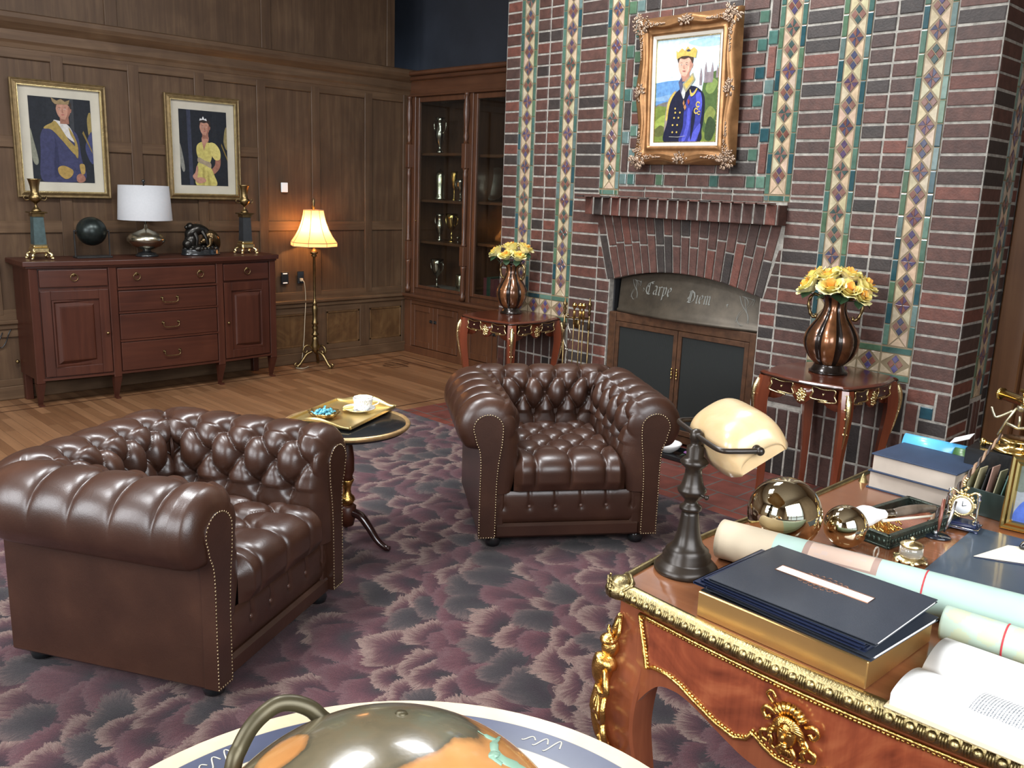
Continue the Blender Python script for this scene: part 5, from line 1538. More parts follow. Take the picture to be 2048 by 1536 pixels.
def roses(V, sz, spots, where, grp, tops):
    for i, (p, scl) in enumerate(spots):
        d = Vector((p[0]-V[0], p[1]-V[1], 0)); t = thing('rose', tops[i], 'rose', p, 0, grp)
        tilt = min(d.length*6.5, .95); ax = Vector((-d.y, d.x, 0)); 
        q = (Matrix.Rotation(tilt, 4, ax.normalized()) if ax.length > 1e-4 else Matrix.Identity(4))
        c = rose_mesh(i+len(where)); c.v = [tuple(q @ (Vector(v)*scl*1.15)) for v in c.v]; c.build('bloom', petal, t, colattr=True)
        mouth = Vector((V[0]+d.x*.25, V[1]+d.y*.25, V[2]+.40*sz))-Vector(p)
        c = MB(); c.tube(spline([(0, 0, .002), tuple(mouth*.45+Vector((d.x*.35, d.y*.35, 0))), tuple(mouth)], 5), .0026, 5); c.build('stem', leafm, t)
        for k in range(2):
            a = atan2(d.y, d.x)+(-.9, .9)[k]; L = .055*scl; c = MB(); P = []
            for u in range(6):
                s_ = u/5; w = .020*scl*sin(pi*min(.06+s_*.94, 1))**.8
                for_ = (s_*L*cos(a)*.8+.01*cos(a), s_*L*sin(a)*.8+.01*sin(a), -.012-.030*s_*s_-.01*s_)
                sd = (-sin(a), cos(a))
                P.append([(for_[0]+sd[0]*w*m, for_[1]+sd[1]*w*m, for_[2]+(.004*abs(m))) for m in (-1, 0, 1)])
            c.grid(P); c.build('leaf', leafm, t)
w1 = 'yellow rose in the left vase, '
roses(V1, .84, [((2.352, -1.025, 1.172), 1.25), ((2.420, -.955, 1.205), 1.35), ((2.440, -1.02, 1.150), 1.25), ((2.492, -.96, 1.145), 1.3), ((2.495, -.90, 1.200), 1.35), ((2.385, -.90, 1.165), 1.2)], 'a', 'roses in the left vase',
      [w1+'leftmost bloom hanging away from the others', w1+'highest pale bloom of the bunch', w1+'orange-hearted bloom low in the middle', w1+'orange-hearted bloom low on the right', w1+'upper right bloom', w1+'half hidden bloom at the back'])
w2 = 'yellow rose in the right vase, '
roses(V2, .96, [((4.845, -1.10, 1.185), 1.45), ((4.850, -1.055, 1.235), 1.3), ((4.925, -1.075, 1.235), 1.35), ((4.965, -1.115, 1.185), 1.5), ((5.030, -1.080, 1.175), 1.5), ((5.000, -1.02, 1.245), 1.45), ((5.070, -1.00, 1.200), 1.5), ((4.930, -.99, 1.245), 1.3), ((5.085, -1.055, 1.155), 1.2)], 'b', 'roses in the right vase',
      [w2+'lower bloom at the far left', w2+'upper bloom at the far left', w2+'small bloom left of centre near the top', w2+'wide orange-hearted bloom at the front centre', w2+'wide bloom at the front, right of centre', w2+'topmost bloom', w2+'bloom at the right side', w2+'bloom hidden at the back', w2+'drooping bloom at the lower right'])

# ------------------------------------------------------------------ fire irons
FX, FY = 3.065, -.93
BR = M['brassant']
t = thing('fire_iron_stand', 'brass fire iron stand with two finialled rods left of the fireplace', 'stand', (FX, FY, .006))
c = MB(); c.lathe([(.10, 0), (.105, .01), (.07, .022), (.02, .03)], (0, 0, 0), 20); c.build('base', BR, t)
for s_ in (-1, 1):
    c = MB(); c.tube([(s_*.085*.78, s_*.085*.62, .02), (s_*.085*.78, s_*.085*.62, .80)], .006, 8)
    c.lathe([(.006, .80), (.012, .815), (.007, .83), (.014, .845), (.008, .86), (.017, .875), (.012, .885), (.006, .90), (.004, .92), (0, .925)], (s_*.066, s_*.053, 0), 10)
    c.lathe([(.006, .70), (.012, .71), (.008, .735), (.011, .75), (.006, .77)], (s_*.066, s_*.053, 0), 10)
    c.build('upright', BR, t)
c = MB(); c.tube([(-.07, -.055, .782), (.07, .055, .782)], .006, 8); c.lathe([(.0, -.004), (.028, -.004), (.032, .002), (.02, .008), (0, .01)], (0, 0, .74), 16, 'y'); c.build('crossbar', BR, t)
for i, (nm, lab, kind) in enumerate((('fire_poker', 'brass-handled poker hanging second from the left on the fire iron stand', 'poker'), ('hearth_brush', 'brass-handled hearth brush hanging at the right of the fire iron stand', 'brush'), ('fire_tongs', 'steel-looped tongs hanging at the left of the fire iron stand', 'tongs'), ('hearth_shovel', 'brass-handled shovel hanging in the middle of the fire iron stand', 'shovel'))):
    off = (-.018, .046, -.060, .022)[i]
    t = thing(nm, lab, 'fire iron', (FX+off*.78+.02, FY+off*.62-.026, .006))
    c = MB()
    if kind != 'tongs':
        c.lathe([(.004, .74), (.007, .75), (.005, .765), (.010, .79), (.009, .83), (.005, .845), (.015, .862), (.017, .875), (.012, .888), (0, .893)], (0, 0, 0), 10); c.build('handle', M['brass'], t)
        c = MB(); c.tube([(0, 0, .16), (0, 0, .745)], .004, 7); c.build('shaft', BR, t)
        c = MB()
        if kind == 'poker': c.tube([(0, 0, .03), (0, 0, .17)], [.002, .005], 7); c.tube(spline([(0, 0, .08), (.02, -.01, .07), (.025, -.012, .09)], 4), .003, 6)
        elif kind == 'brush': c.lathe([(.028, .03), (.026, .09), (.018, .12), (.008, .16)], (0, 0, 0), 10)
        else: c.box(-.035, .035, -.01, .004, .03, .15, b=.004)
        c.build('head', M['darkmetal'], t)
    else:
        for s_ in (-1, 1):
            c = MB(); c.tube(spline([(0, 0, .80), (s_*.004, 0, .74), (s_*.026, 0, .69), (s_*.028, 0, .63), (s_*.008, 0, .58), (s_*.014, 0, .50), (s_*.016, 0, .25), (s_*.010, 0, .05)], 5), .0042, 7); c.sphere((s_*.008, 0, .565), .008, 8, 5); c.build('arm', M['silver'], t)
        c = MB(); c.sphere((0, 0, .805), .009, 8, 6); c.build('ring', BR, t)

# ------------------------------------------------------------------ things on the hearth behind the armchair
t = thing('bowl', 'white porcelain bowl on a dark tray on the hearth tiles, half hidden by the armchair', 'bowl', (3.885, -.905, .034))
c = MB(); c.lathe([(.035, 0), (.040, .004), (.075, .030), (.092, .060), (.088, .062), (.070, .036), (.03, .010), (0, .008)], (0, 0, 0), 28); c.build('bowl_body', M['white'], t)
c = MB(); c.box(-.17, .20, -.11, .11, 0, .010, b=.004); c.box(-.17, .20, -.11, -.10, .006, .028, b=.003); c.box(-.17, .20, .10, .11, .006, .028, b=.003); c.box(-.17, -.16, -.11, .11, .006, .028, b=.003); c.box(.19, .20, -.11, .11, .006, .028, b=.003)
c.v = [(x, y, z) for x, y, z in c.v]; o = c.build('hearth_tray', M['black'], loc=(3.90, -.90, .007)); setp(o, 'black shallow tray lying on the hearth tiles behind the armchair', 'tray')
bpy.data.objects['bowl'].location = (3.875, -.905, .018)
t = thing('flower', 'small purple flower with dark leaves on the black hearth tray', 'flower', (4.03, -.90, .018))
c = MB()
for k in range(6): c.sphere((.018*cos(k), .018*sin(k), .03), .012, 7, 5, sc=(1, .6, .5))
c.build('petals', mat('purple_petals', (.22, .08, .25), .6, var=.2), t)
c = MB()
for k in range(5): c.tube([(0, 0, .004), (.03*cos(k*1.3), .03*sin(k*1.3), .02), (.055*cos(k*1.3), .055*sin(k*1.3), .006)], [.004, .010, .002], 6, flat=.3)
c.build('leaves', leafm, t)

# ================================================================== occasional table with the tea tray
OX, OY = 3.845, -3.335
t = thing('pedestal_table', 'small round pedestal table with a black top and gilded rim between the armchairs', 'table', (OX, OY, .014))
c = MB(); c.lathe([(.05, .552), (.262, .556), (.270, .562), (.272, .578), (.266, .583), (0, .583)], (0, 0, 0), 56); c.build('table_top', M['black'], t)
c = MB(); c.lathe([(.262, .580), (.268, .589), (.279, .590), (.285, .582), (.280, .570), (.270, .566)], (0, 0, 0), 56); c.f = [f for f in c.f if len(f) == 4]; c.sm = c.sm[:len(c.f)]; c.c = c.c[:len(c.f)]
c.build('gilt_rim', mat('worn_gilt_rim', (.52, .34, .16), .35, .7, var=.3, vs=20), t)
c = MB(); c.lathe([(.045, .552), (.05, .545), (.024, .53), (.020, .50), (.028, .47), (.034, .42), (.034, .36), (.026, .335), (.030, .32)], (0, 0, 0), 20)
c.build('column', M['mahog'], t); c = MB(); c.lathe([(.03, .20), (.042, .19), (.040, .14), (.030, .10), (.0, .09)][::-1], (0, 0, 0), 20); c.build('column_hub', M['mahog'], t)
c = MB(); c.lathe([(.030, .32), (.033, .315), (.022, .29), (.018, .27), (.020, .25), (.034, .235), (.038, .222), (.030, .208), (.026, .20)], (0, 0, 0), 20); c.build('gilt_collar', M['gilt'], t, label='gilded turned collar')
for a in (28, 148, 268):
    ca, sa = cos(radians(a)), sin(radians(a)); c = MB()
    q = spline([(.025, .165, .024), (.07, .150, .024), (.11, .105, .022), (.15, .05, .019), (.19, .020, .016), (.215, .016, .014)], 5)
    c.tube([(r*ca, r*sa, z) for r, z, w in q], [w for _, _, w in q], 9, flat=.8); c.build('leg', mat('dark_leg', (.022, .008, .007), .2, 0, .6) if 'dark_leg' not in bpy.data.materials else bpy.data.materials['dark_leg'], t)
TZ = .607
tr = thing('tray', 'gold metal tray with wavy raised ends on the black pedestal table', 'tray', (3.752, -3.292, TZ), radians(27))
gm = mat('brushed_gold', (.60, .46, .20), .32, .85, var=.12, vs=10)
c = MB(); c.box(-.155, .155, -.215, .215, 0, .004); c.build('tray_bottom', gm, tr)
for s_ in (-1, 1):
    c = MB(); P = []
    for i in range(25):
        u = -1+2*i/24; h = .014+.030*max(0, cos(u*pi*.62))**1.3
        P.append([(u*.155, s_*.212, .002), (u*.158, s_*(.222+h*.35), h), (u*.158, s_*(.226+h*.35), h), (u*.155, s_*.217, .001)])
    c.grid(P, closed_v=True); c.build('tray_end', gm, tr)
    c = MB(); c.box(*sorted((s_*.153, s_*.160)), -.215, .215, .001, .016, b=.002); c.build('tray_side', gm, tr)
ZT = TZ+.0045
t = thing('saucer', 'white saucer with a gilt edge carrying a cup and biscuits on the gold tray', 'saucer', (3.755, -3.205, ZT))
c = MB(); c.lathe([(.03, 0), (.034, .002), (.060, .010), (.076, .017), (.074, .019), (.055, .012), (.028, .005), (0, .005)], (0, 0, 0), 36); c.build('saucer_body', M['white'], t)
c = MB(); c.tube([(.0755*cos(a), .0755*sin(a), .0178) for a in np.linspace(0, 2*pi, 40, endpoint=False)], .0014, 5, closed=True); c.build('gilt_edge', M['brass'], t)
t = thing('teacup', 'white teacup with tiny floral specks standing on the saucer', 'cup', (3.765, -3.190, ZT+.006))
def speck_mat():
    m, nt, b = NT('specked_china'); v = node(nt, 'ShaderNodeTexVoronoi', i_Scale=95.0); nt.links.new(coords(nt), v.inputs['Vector'])
    r = ramp(nt, [(0, (.35, .38, .25)), (.24, (.45, .42, .3)), (.30, (.80, .80, .78))]); nt.links.new(v.outputs['Distance'], r.inputs[0]); nt.links.new(r.outputs[0], b.inputs['Base Color']); b.inputs['Roughness'].default_value = .2; return m
c = MB(); c.lathe([(.024, 0), (.026, .004), (.030, .012), (.042, .030), (.046, .050), (.047, .062), (.044, .062), (.042, .05), (.038, .03), (.02, .012), (0, .01)], (0, 0, 0), 36); c.build('cup_body', speck_mat(), t)
c = MB(); c.tube(spline([(.030, .032, .050), (.045, .048, .052), (.048, .052, .035), (.030, .033, .022)], 6), .0032, 7); c.build('handle', M['white'], t)
c = MB(); c.tube([(.0455*cos(a), .0455*sin(a), .0625) for a in np.linspace(0, 2*pi, 40, endpoint=False)], .0013, 5, closed=True); c.build('gilt_edge', M['brass'], t)
for i, (dx, dy, dz, r) in enumerate(((-.030, -.042, .010, .2), (-.008, -.055, .011, .9), (-.018, -.046, .019, 1.6))):
    c = MB(); c.bbox(-.024, .024, -.014, .014, 0, .008, .003); o = c.build('biscuit', mat('yellow_biscuit', (.70, .52, .18), .8, var=.15) if i == 0 else bpy.data.materials['yellow_biscuit'])
    o.location = (3.755+dx, -3.205+dy, ZT+dz); o.rotation_euler = (0, 0, r)
    setp(o, ('pale yellow biscuit on the saucer, left one of the pair underneath', 'pale yellow biscuit on the saucer, right one of the pair underneath', 'pale yellow biscuit lying on top of the other two')[i], 'biscuit', 'biscuits on the saucer')
t = thing('candy_dish', 'scalloped gold and black dish of blue-wrapped sweets on the tray', 'dish', (3.755, -3.395, ZT))
c = MB(); P = []
for k in range(60):
    a = 2*pi*k/60; f = 1+.06*sin(a*10); P.append([(r*(f if r > .03 else 1)*cos(a)*1.1, r*(f if r > .03 else 1)*sin(a), z) for r, z in ((0, .004), (.03, .003), (.05, .012), (.066, .030), (.068, .030), (.05, .008), (.03, -.0005), (0, 0))])
c.grid(P, closed_u=True); c.build('dish_body', mat('dark_gold_dish', (.30, .19, .07), .22, .8, var=.5, vs=30), t)
cw = mat('blue_foil', (.12, .42, .55), .25, .4, var=.25, vs=40)
proto = None; r_ = random.Random(4)
for k in range(16):
    a = k*2.4; q = .043*sqrt(k/16)
    if proto is None:
        proto = thing('wrapped_sweet', '', 'sweet', (0, 0, 0), 0, 'blue-wrapped sweets in the dish')
        c = MB(); c.sphere((0, 0, 0), .010, 10, 7, sc=(1.2, .9, .8)); c.build('sweet_body', cw, proto)
        for s_ in (-1, 1): c = MB(); c.tube([(s_*.010, 0, 0), (s_*.014, 0, 0), (s_*.022, 0, .001)], [.003, .003, .008], 6, flat=.4); c.build('wrapper_twist', cw, proto)
        o = proto
    else: o = copy_tree(proto)
    o.location = (3.755+q*cos(a), -3.395+q*sin(a), ZT+.016+.012*(k % 2)*(1-q/.05)+(.010 if q < .03 else .004)); o.rotation_euler = (r_.uniform(-.5, .5), r_.uniform(-.5, .5), r_.uniform(0, 6))
    o['label'] = 'blue foil-wrapped sweet heaped in the scalloped dish on the tray'
# ================================================================== writing desk
DX0, DX1, DY0, DY1, DZ = 5.925, 6.865, -4.005, -2.585, .78
desk = thing('writing_desk', 'large burl-veneered writing desk with gilt bronze mounts in the right foreground', 'desk', (0, 0, 0))
def desk_outline(off=0.0, n=16):
    P = []
    cxm, cym = (DX0+DX1)/2, (DY0+DY1)/2
    for i in range(n): t = i/n; P.append((DX0+(DX1-DX0)*t, DY0-off-.030*sin(pi*t)**1.0*(1 if .0 < t < 1 else 0)))
    for i in range(n): t = i/n; P.append((DX1+off+.012*sin(pi*t), DY0+(DY1-DY0)*t))
    for i in range(n): t = i/n; P.append((DX1-(DX1-DX0)*t, DY1+off+.02*sin(pi*t)))
    for i in range(n*2): t = i/(n*2); P.append((DX0-off-.028*sin(2*pi*min((1-t)*.86, .5))*(1 if t > .42 else 0), DY1-(DY1-DY0)*t))
    return P
O = desk_outline()
c = MB(); c.prism(O, .748, .778); c.build('desk_top', M['desktop'], desk)
# moulded gallery edge with egg ornament
def resample(P, step, closed=True):
    Q = np.array(P+([P[0]] if closed else [])); D = np.r_[0, np.cumsum(np.linalg.norm(np.diff(Q, axis=0), axis=1))]
    n = max(2, int(D[-1]/step)); s_ = np.linspace(0, D[-1], n, endpoint=not closed)
    return np.c_[tuple(np.interp(s_, D, Q[:, k]) for k in range(Q.shape[1]))]
RS = resample(O, .014)
c = MB(); n = len(RS); P = []
for i in range(n):
    p = RS[i]; t = RS[(i+1) % n]-RS[i-1]; t = t/np.linalg.norm(t); nn = np.array([t[1], -t[0]])
    P.append([(p[0]+nn[0]*o, p[1]+nn[1]*o, z) for o, z in ((-.012, .777), (-.010, .785), (-.001, .786), (.006, .782), (.012, .771), (.015, .758), (.010, .748), (-.005, .745))])
c.grid(P, closed_u=True, flip=False); c.build('bronze_edge', M['gilt'] if False else mat('greenish_bronze', (.34, .27, .13), .34, 1.0, var=.3, vs=30, bmp=.3, bs=250), desk, label='antique bronze edge moulding')
c = MB(); r_ = random.Random(5); R2 = resample(O, .036)
for i in range(len(R2)):
    p = R2[i]; t = R2[(i+1) % len(R2)]-R2[i-1]; t = t/np.linalg.norm(t); nn = np.array([t[1], -t[0]])
    if p[0] > 6.8 or p[1] > -2.62: continue
    c.sphere((p[0]+nn[0]*.013, p[1]+nn[1]*.013, .765), .0092, 10, 7, sc=(1, 1, 1.1))
    for k in (-1, 0, 1):
        q = p+t*(.018+k*.0048); c.tube([(q[0]+nn[0]*.010, q[1]+nn[1]*.010, .776), (q[0]+nn[0]*.016, q[1]+nn[1]*.016, .764), (q[0]+nn[0]*.012, q[1]+nn[1]*.012, .752)], .0022, 5)
c.build('egg_ornament', bpy.data.materials['greenish_bronze'], desk, kind='stuff')
def scrollwork(c, cx_, cy_, cz_, d, s_, seed, n=16):
    """cluster of little scrolls and leaves on a corner facing direction d"""
    r_ = random.Random(seed); d = Vector(d).normalized(); sd = Vector((-d.y, d.x, 0)); up = Vector((0, 0, 1))
    for i in range(n):
        a = r_.uniform(0, 2*pi); q = r_.uniform(.2, 1)*s_; o = Vector((cx_, cy_, cz_))+sd*q*cos(a)+up*q*.6*sin(a)+d*(s_*.25*(1-q/s_))
        pts = []
        for k in range(9):
            th = a+k*.75; rr = s_*.30*(1-k/11); pts.append(tuple(o+sd*rr*cos(th)+up*rr*sin(th)+d*.004))
        c.tube(pts, [s_*.085*(1-k/14) for k in range(9)], 6)
c = MB()
c.lathe([(.030, .748), (.036, .752), (.036, .770), (.026, .786), (.012, .792), (0, .793)], (DX0+.012, DY0+.010, 0), 20)
scrollwork(c, DX0-.004, DY0-.006, .770, (-1, -1, .6), .034, 1, 12)
c.tube(spline([(DX0+.035, DY0-.012, .772), (DX0+.05, DY0-.002, .788), (DX0+.03, DY0+.02, .792), (DX0+.012, DY0+.035, .790), (DX0-.01, DY0+.05, .776)], 6), .005, 7)
c.build('corner_clasp', bpy.data.materials['greenish_bronze'], desk)
c = MB(); c.lathe([(.018, .745), (.022, .76), (.012, .784), (.006, .80), (0, .806)], (5.962, -2.815, 0), 14); c.build('corner_clasp', bpy.data.materials['greenish_bronze'], desk)
# legs
def desk_leg(x, y, sx, sy, mount):
    S_ = spline([(.748, .000, .050), (.66, .004, .048), (.58, .016, .047), (.50, .030, .046), (.42, .030, .042), (.33, .012, .036), (.22, -.010, .030), (.10, -.016, .026), (.03, .0, .026), (.016, .014, .030)], 5)
    c = MB(); P = []
    for z, o, w in S_:
        cx_, cy_ = x+sx*o*.7, y+sy*o*.7
        P.append([(cx_+a*w, cy_+b_*w, z) for a, b_ in ((-1, -.86), (-.86, -1), (.86, -1), (1, -.86), (1, .86), (.86, 1), (-.86, 1), (-1, .86))])
    c.grid(P, closed_v=True, smooth=False, flip=True); c.add([P[-1][k] for k in range(8)], [tuple(range(8))])
    lg = c.build('leg', M['legwood'], desk)
    if not mount: return
    c = MB(); d = Vector((sx, sy, 0)).normalized(); sd = Vector((-d.y, d.x, 0))
    def pt(z, o=0, s_=0):
        oo = float(np.interp(-z, [-q[0] for q in S_], [q[1] for q in S_])); w = float(np.interp(-z, [-q[0] for q in S_], [q[2] for q in S_]))
        b_ = Vector((x+sx*oo*.7, y+sy*oo*.7, z))+d*(w*1.24+o*1.15)+sd*(s_*1.45+(.012 if sx < 0 else 0)); return (b_.x, b_.y, b_.z)
    c.tube([pt(.705, .0), pt(.69, .004), pt(.67, .008), pt(.655, .006)], [.003, .008, .013, .010], 8)      # leaf finial
    for s_ in (-1, 1): c.tube(spline([pt(.70, .003, s_*.003), pt(.675, .006, s_*.020), pt(.655, .008, s_*.016)], 4), .0055, 6)
    c.sphere(pt(.622, .014), .022, 14, 10, sc=(1, 1, 1.15)); c.sphere(pt(.640, .020), .020, 12, 8, sc=(1.1, 1.1, .7))     # head and headdress
    for k in range(6): c.tube([pt(.645, .020, (k-2.5)*.008), pt(.655, .018, (k-2.5)*.011)], .004, 5)
    c.tube(spline([pt(.606, .010), pt(.590, .014), pt(.572, .020), pt(.545, .016), pt(.52, .008)], 5), [.013, .013, .014, .018, .024, .028, .030, .031, .030, .029, .028, .027, .026, .025, .024, .022, .020, .018, .017, .016, .015][:21], 12)   # bust
    for s_ in (-1, 1):
        c.tube(spline([pt(.575, .018, s_*.012), pt(.56, .016, s_*.034), pt(.535, .010, s_*.040), pt(.52, .014, s_*.026), pt(.53, .022, s_*.014)], 5), .008, 7)
        c.tube(spline([pt(.53, .006, s_*.02), pt(.50, .012, s_*.042), pt(.465, .010, s_*.040), pt(.45, .014, s_*.022), pt(.465, .022, s_*.012), pt(.48, .020, s_*.022)], 5), .0075, 7)
        c.tube(spline([pt(.46, .006, s_*.012), pt(.43, .010, s_*.034), pt(.395, .010, s_*.030), pt(.385, .016, s_*.014), pt(.40, .02, s_*.006)], 5), .0075, 7)
        c.tube(spline([pt(.39, .006, s_*.016), pt(.365, .008, s_*.024), pt(.34, .006, s_*.014), pt(.325, .006, s_*.004)], 5), .006, 7)
    for k in range(7): c.tube(spline([pt(.515, .016, (k-3)*.004), pt(.485, .028-abs(k-3)*.003, (k-3)*.011), pt(.462, .016, (k-3)*.010)], 4), .0048, 6)     # shell
    c.tube(spline([pt(.52, .012), pt(.47, .018), pt(.41, .016), pt(.35, .008), pt(.30, .003), pt(.27, 0)], 5), [.018]*6+[.015]*6+[.011]*6+[.007]*5+[.004]*3, 9)
    for k in range(9): c.sphere(pt(.42-k*.016, .014-k*.001, (-1)**k*.006), .006, 7, 5)
    c.build('figure_mount', M['gilt'], lg, label='gilt bronze figure and scroll mount')
desk_leg(DX0+.056, DY0+.060, -1, -1, True); desk_leg(DX1-.058, DY0+.060, 1, -1, True); desk_leg(DX0+.058, DY1-.06, -1, 1, True); desk_leg(DX1-.058, DY1-.06, 1, 1, False)
# end apron with burl panel
XM = (DX0+DX1)/2
half = [(5.995, .40), (5.998, .47), (6.010, .515), (6.032, .546), (6.08, .560), (6.120, .556), (6.165, .541), (6.227, .516), (6.289, .496), (XM, .486)]
tf = lambda P: [(CAMP.x-(CAMP.x-x)*.974, CAMP.z-(CAMP.z-z)*.974) for x, z in P]
half = [(x, z) if k < 3 else q for k, ((x, z), q) in enumerate(zip(half, tf(half)))]
lo = spline(half, 5)
lo = [p for p in lo if p[0] < XM]+[(2*XM-p[0], p[1]) for p in lo[::-1] if p[0] < XM]
bow = lambda x: DY0+.012-.030*max(0, sin(pi*min(max((x-DX0)/(DX1-DX0), 0), 1)))
def apron(lo, yf, name, m, flipd=False):
    c = MB(); P = []
    for x, z in lo: P.append([(x, yf(x)+.024, z), (x, yf(x), z), (x, yf(x), .748), (x, yf(x)+.024, .748)])
    c.grid(P, closed_v=True, smooth=False, flip=True); return c.build(name, m, desk)
apron(lo, bow, 'apron', M['legwood'])
bl = [(5.994, .728), (6.002, .580), (6.020, .592), (6.063, .594), (6.100, .586), (6.132, .572), (6.199, .546), (6.249, .536), (6.278, .548), (6.290, .568), (6.302, .562), (6.318, .551), (6.345, .541), (XM, .539)]
bl = [(bl[0][0]+.006, .728)]+tf(bl[1:])
bor = bl+[(2*XM-x, z) for x, z in bl[::-1][1:]]
c = MB(); q = resample(bor, .02); c.add([(x, bow(x)-.002, z) for x, z in bor]+[(x, bow(x)-.002, .728) for x, _ in bor[::-1][1:-1]], [])
bt_ = [(x, z) for x, z in bor[1:-1]]; P = []
for x, z in bt_: P.append([(x, bow(x)-.0025, z), (x, bow(x)-.0025, .727)])
c.v = []; c.grid(P, flip=True); c.build('burl_panel', M['burl'], desk, label='figured burl veneer panel')
c = MB(); c.tube([(x, bow(x)-.004, z) for x, z in bor], .0052, 6)
top = [(x, .728) for x in np.linspace(bor[0][0], bor[-1][0], 30)]
c.tube([(x, bow(x)-.004, z) for x, z in top], .0052, 6)
r_ = random.Random(8); cen = np.array([XM, .66])
for p in list(resample(bor, .0085, False))+list(resample(top, .0085, False)):
    d = cen-p; d[0] *= .2; d = d/np.linalg.norm(d); q = p+d*.0065
    c.sphere((q[0], bow(q[0])-.0045, q[1]), r_.uniform(.0034, .0050), 6, 4)
c.build('gilt_border', M['gilt'], desk, label='beaded gilt border round the burl panel')
# long side aprons
for s_, xx in ((-1, DX0+.030), (1, DX1-.030)):
    c = MB(); P = []
    for i in range(41):
        t = i/40; y = DY0+.10+(DY1-DY0-.20)*t; z = .56-.05*cos(t*4*pi)*.6-.02
        x = xx+s_*.016*sin(pi*t); P.append([(x+s_*-.02, y, z), (x, y, z), (x, y, .748), (x-s_*.02, y, .748)])
    c.grid(P, closed_v=True, smooth=False); c.build('apron', M['legwood'], desk)
c = MB(); c.box(DX0+.08, DX1-.08, DY1-.05, DY1-.03, .56, .748); c.build('apron', M['legwood'], desk)
# mask medallion
MX, MZ = 6.392, .650; my = bow(MX)-.004
c = MB()
g = lambda x, z, o=.0: (MX+x*.88, my-o, MZ+z*.86)
c.sphere(g(-.002, -.012, .010), .024, 20, 16, sc=(.88, .62, 1.22))
c.sphere(g(-.002, -.016, .027), .006, 8, 6, sc=(.8, 1.1, 1.5)); c.sphere(g(-.002, -.031, .023), .007, 10, 6, sc=(1.1, .6, .45)); c.sphere(g(-.002, -.040, .019), .007, 8, 6)
for s_ in (-1, 1): c.sphere(g(-.002+s_*.009, -.006, .021), .0055, 8, 6, sc=(1.2, .7, .6)); c.tube([g(-.002+s_*.003, .001, .025), g(-.002+s_*.010, .004, .025), g(-.002+s_*.018, .0, .019)], .0022, 5)
r_ = random.Random(2)
for k in range(16):        # hair waves
    a = pi*.02+pi*.96*k/15; c.tube(spline([g(.012*cos(a), .010+.010*sin(a), .024), g(.026*cos(a), .004+.026*sin(a), .020), g(.036*cos(a), -.006+.026*sin(a), .012), g(.033*cos(a), -.024+.014*sin(a), .010)], 4), .0042, 6)
for k in range(8):         # shell crown
    a = pi*.12+pi*.76*k/7; c.tube([g(.018*cos(a), .018+.014*sin(a), .012), g(.030*cos(a), .026+.026*sin(a), .016), g(.038*cos(a), .028+.032*sin(a), .008)], [.003, .0055, .0065], 7)
for s_ in (-1, 1):
    c.tube(spline([g(s_*.034, .020, .006), g(s_*.056, .030, .010), g(s_*.066, .016, .008), g(s_*.056, .002, .008), g(s_*.046, .010, .008)], 5), .0052, 6)
    c.tube(spline([g(s_*.036, -.012, .008), g(s_*.046, -.026, .010), g(s_*.036, -.042, .012), g(s_*.040, -.058, .008), g(s_*.030, -.066, .006)], 5), .0048, 6)
    c.tube(spline([g(s_*.048, -.030, .006), g(s_*.064, -.034, .010), g(s_*.062, -.052, .008), g(s_*.050, -.056, .006)], 5), .005, 6)
    c.tube(spline([g(s_*.010, -.044, .010), g(s_*.020, -.056, .012), g(s_*.014, -.070, .008)], 4), .005, 6)
    for k in range(5): c.sphere(g(s_*(.030+.003*k), .004-.010*k, .014), .0042, 7, 5)
c.tube(spline([g(-.046, .040, .004), g(-.060, .060, .008), g(-.050, .072, .008), g(-.040, .058, .006)], 5), .0036, 6)
for k in range(5): c.tube([g(-.012+k*.005, -.050, .010), g(-.014+k*.0062, -.070, .008)], .0032, 5)
c.build('mask_mount', M['gilt'], desk, label='gilt bronze female mask with shell crown')

# ================================================================== banker's lamp
LZ = DZ+.007 if False else .7785
bl_ = thing('banker_lamp', 'dark bronze desk lamp with a cream glass trough shade at the desk corner', 'desk lamp', (5.990, -3.822, LZ))
LB = mat('oiled_bronze', (.024, .017, .012), .32, .3, var=.35, vs=10)
c = MB(); pr = [(.073, 0), (.075, .004), (.075, .010), (.068, .018), (.060, .026), (.056, .030), (.057, .040), (.050, .047), (.051, .053), (.042, .060), (.034, .072), (.028, .092), (.024, .115), (.0205, .140), (.019, .148)]
c.lathe(pr, (0, 0, 0), 40); c.build('lamp_base', LB, bl_)
c = MB(); c.lathe([(.018, .146), (.026, .153), (.026, .160), (.017, .166), (.015, .175), (.024, .184), (.033, .196), (.034, .202), (.027, .210), (.024, .220), (.020, .238), (.019, .252), (.030, .262), (.033, .268), (.026, .276), (.020, .280), (.020, .304), (.012, .308), (.012, .318), (.015, .322), (.015, .338), (.008, .345)], (0, 0, 0), 32); c.build('stem', LB, bl_)
c = MB(); c.tube([(.02, -.006, .197), (.048, -.014, .197)], .004, 7); c.sphere((.05, -.0145, .197), .006, 8, 6); c.build('switch_knob', LB, bl_)
A_ = Vector((.843, -.541, 0)).normalized(); B_ = Vector((.541, .843, 0)).normalized()
def L2(a, b_, z): v = A_*a+B_*b_; return (v.x, v.y, z)
c = MB(); c.tube(spline([L2(-.128, .085, .333), L2(-.130, .04, .333), L2(-.120, .006, .333), L2(-.06, 0, .333), L2(.06, 0, .331), L2(.120, .006, .331), L2(.130, .04, .331), L2(.132, .090, .331)], 8), .0062, 10)
for s_ in (-1, 1): c.sphere(L2(s_*.135, .090, .331), .010, 12, 8)
c.sphere(L2(0, 0, .333), .013, 12, 8); c.build('yoke', LB, bl_)
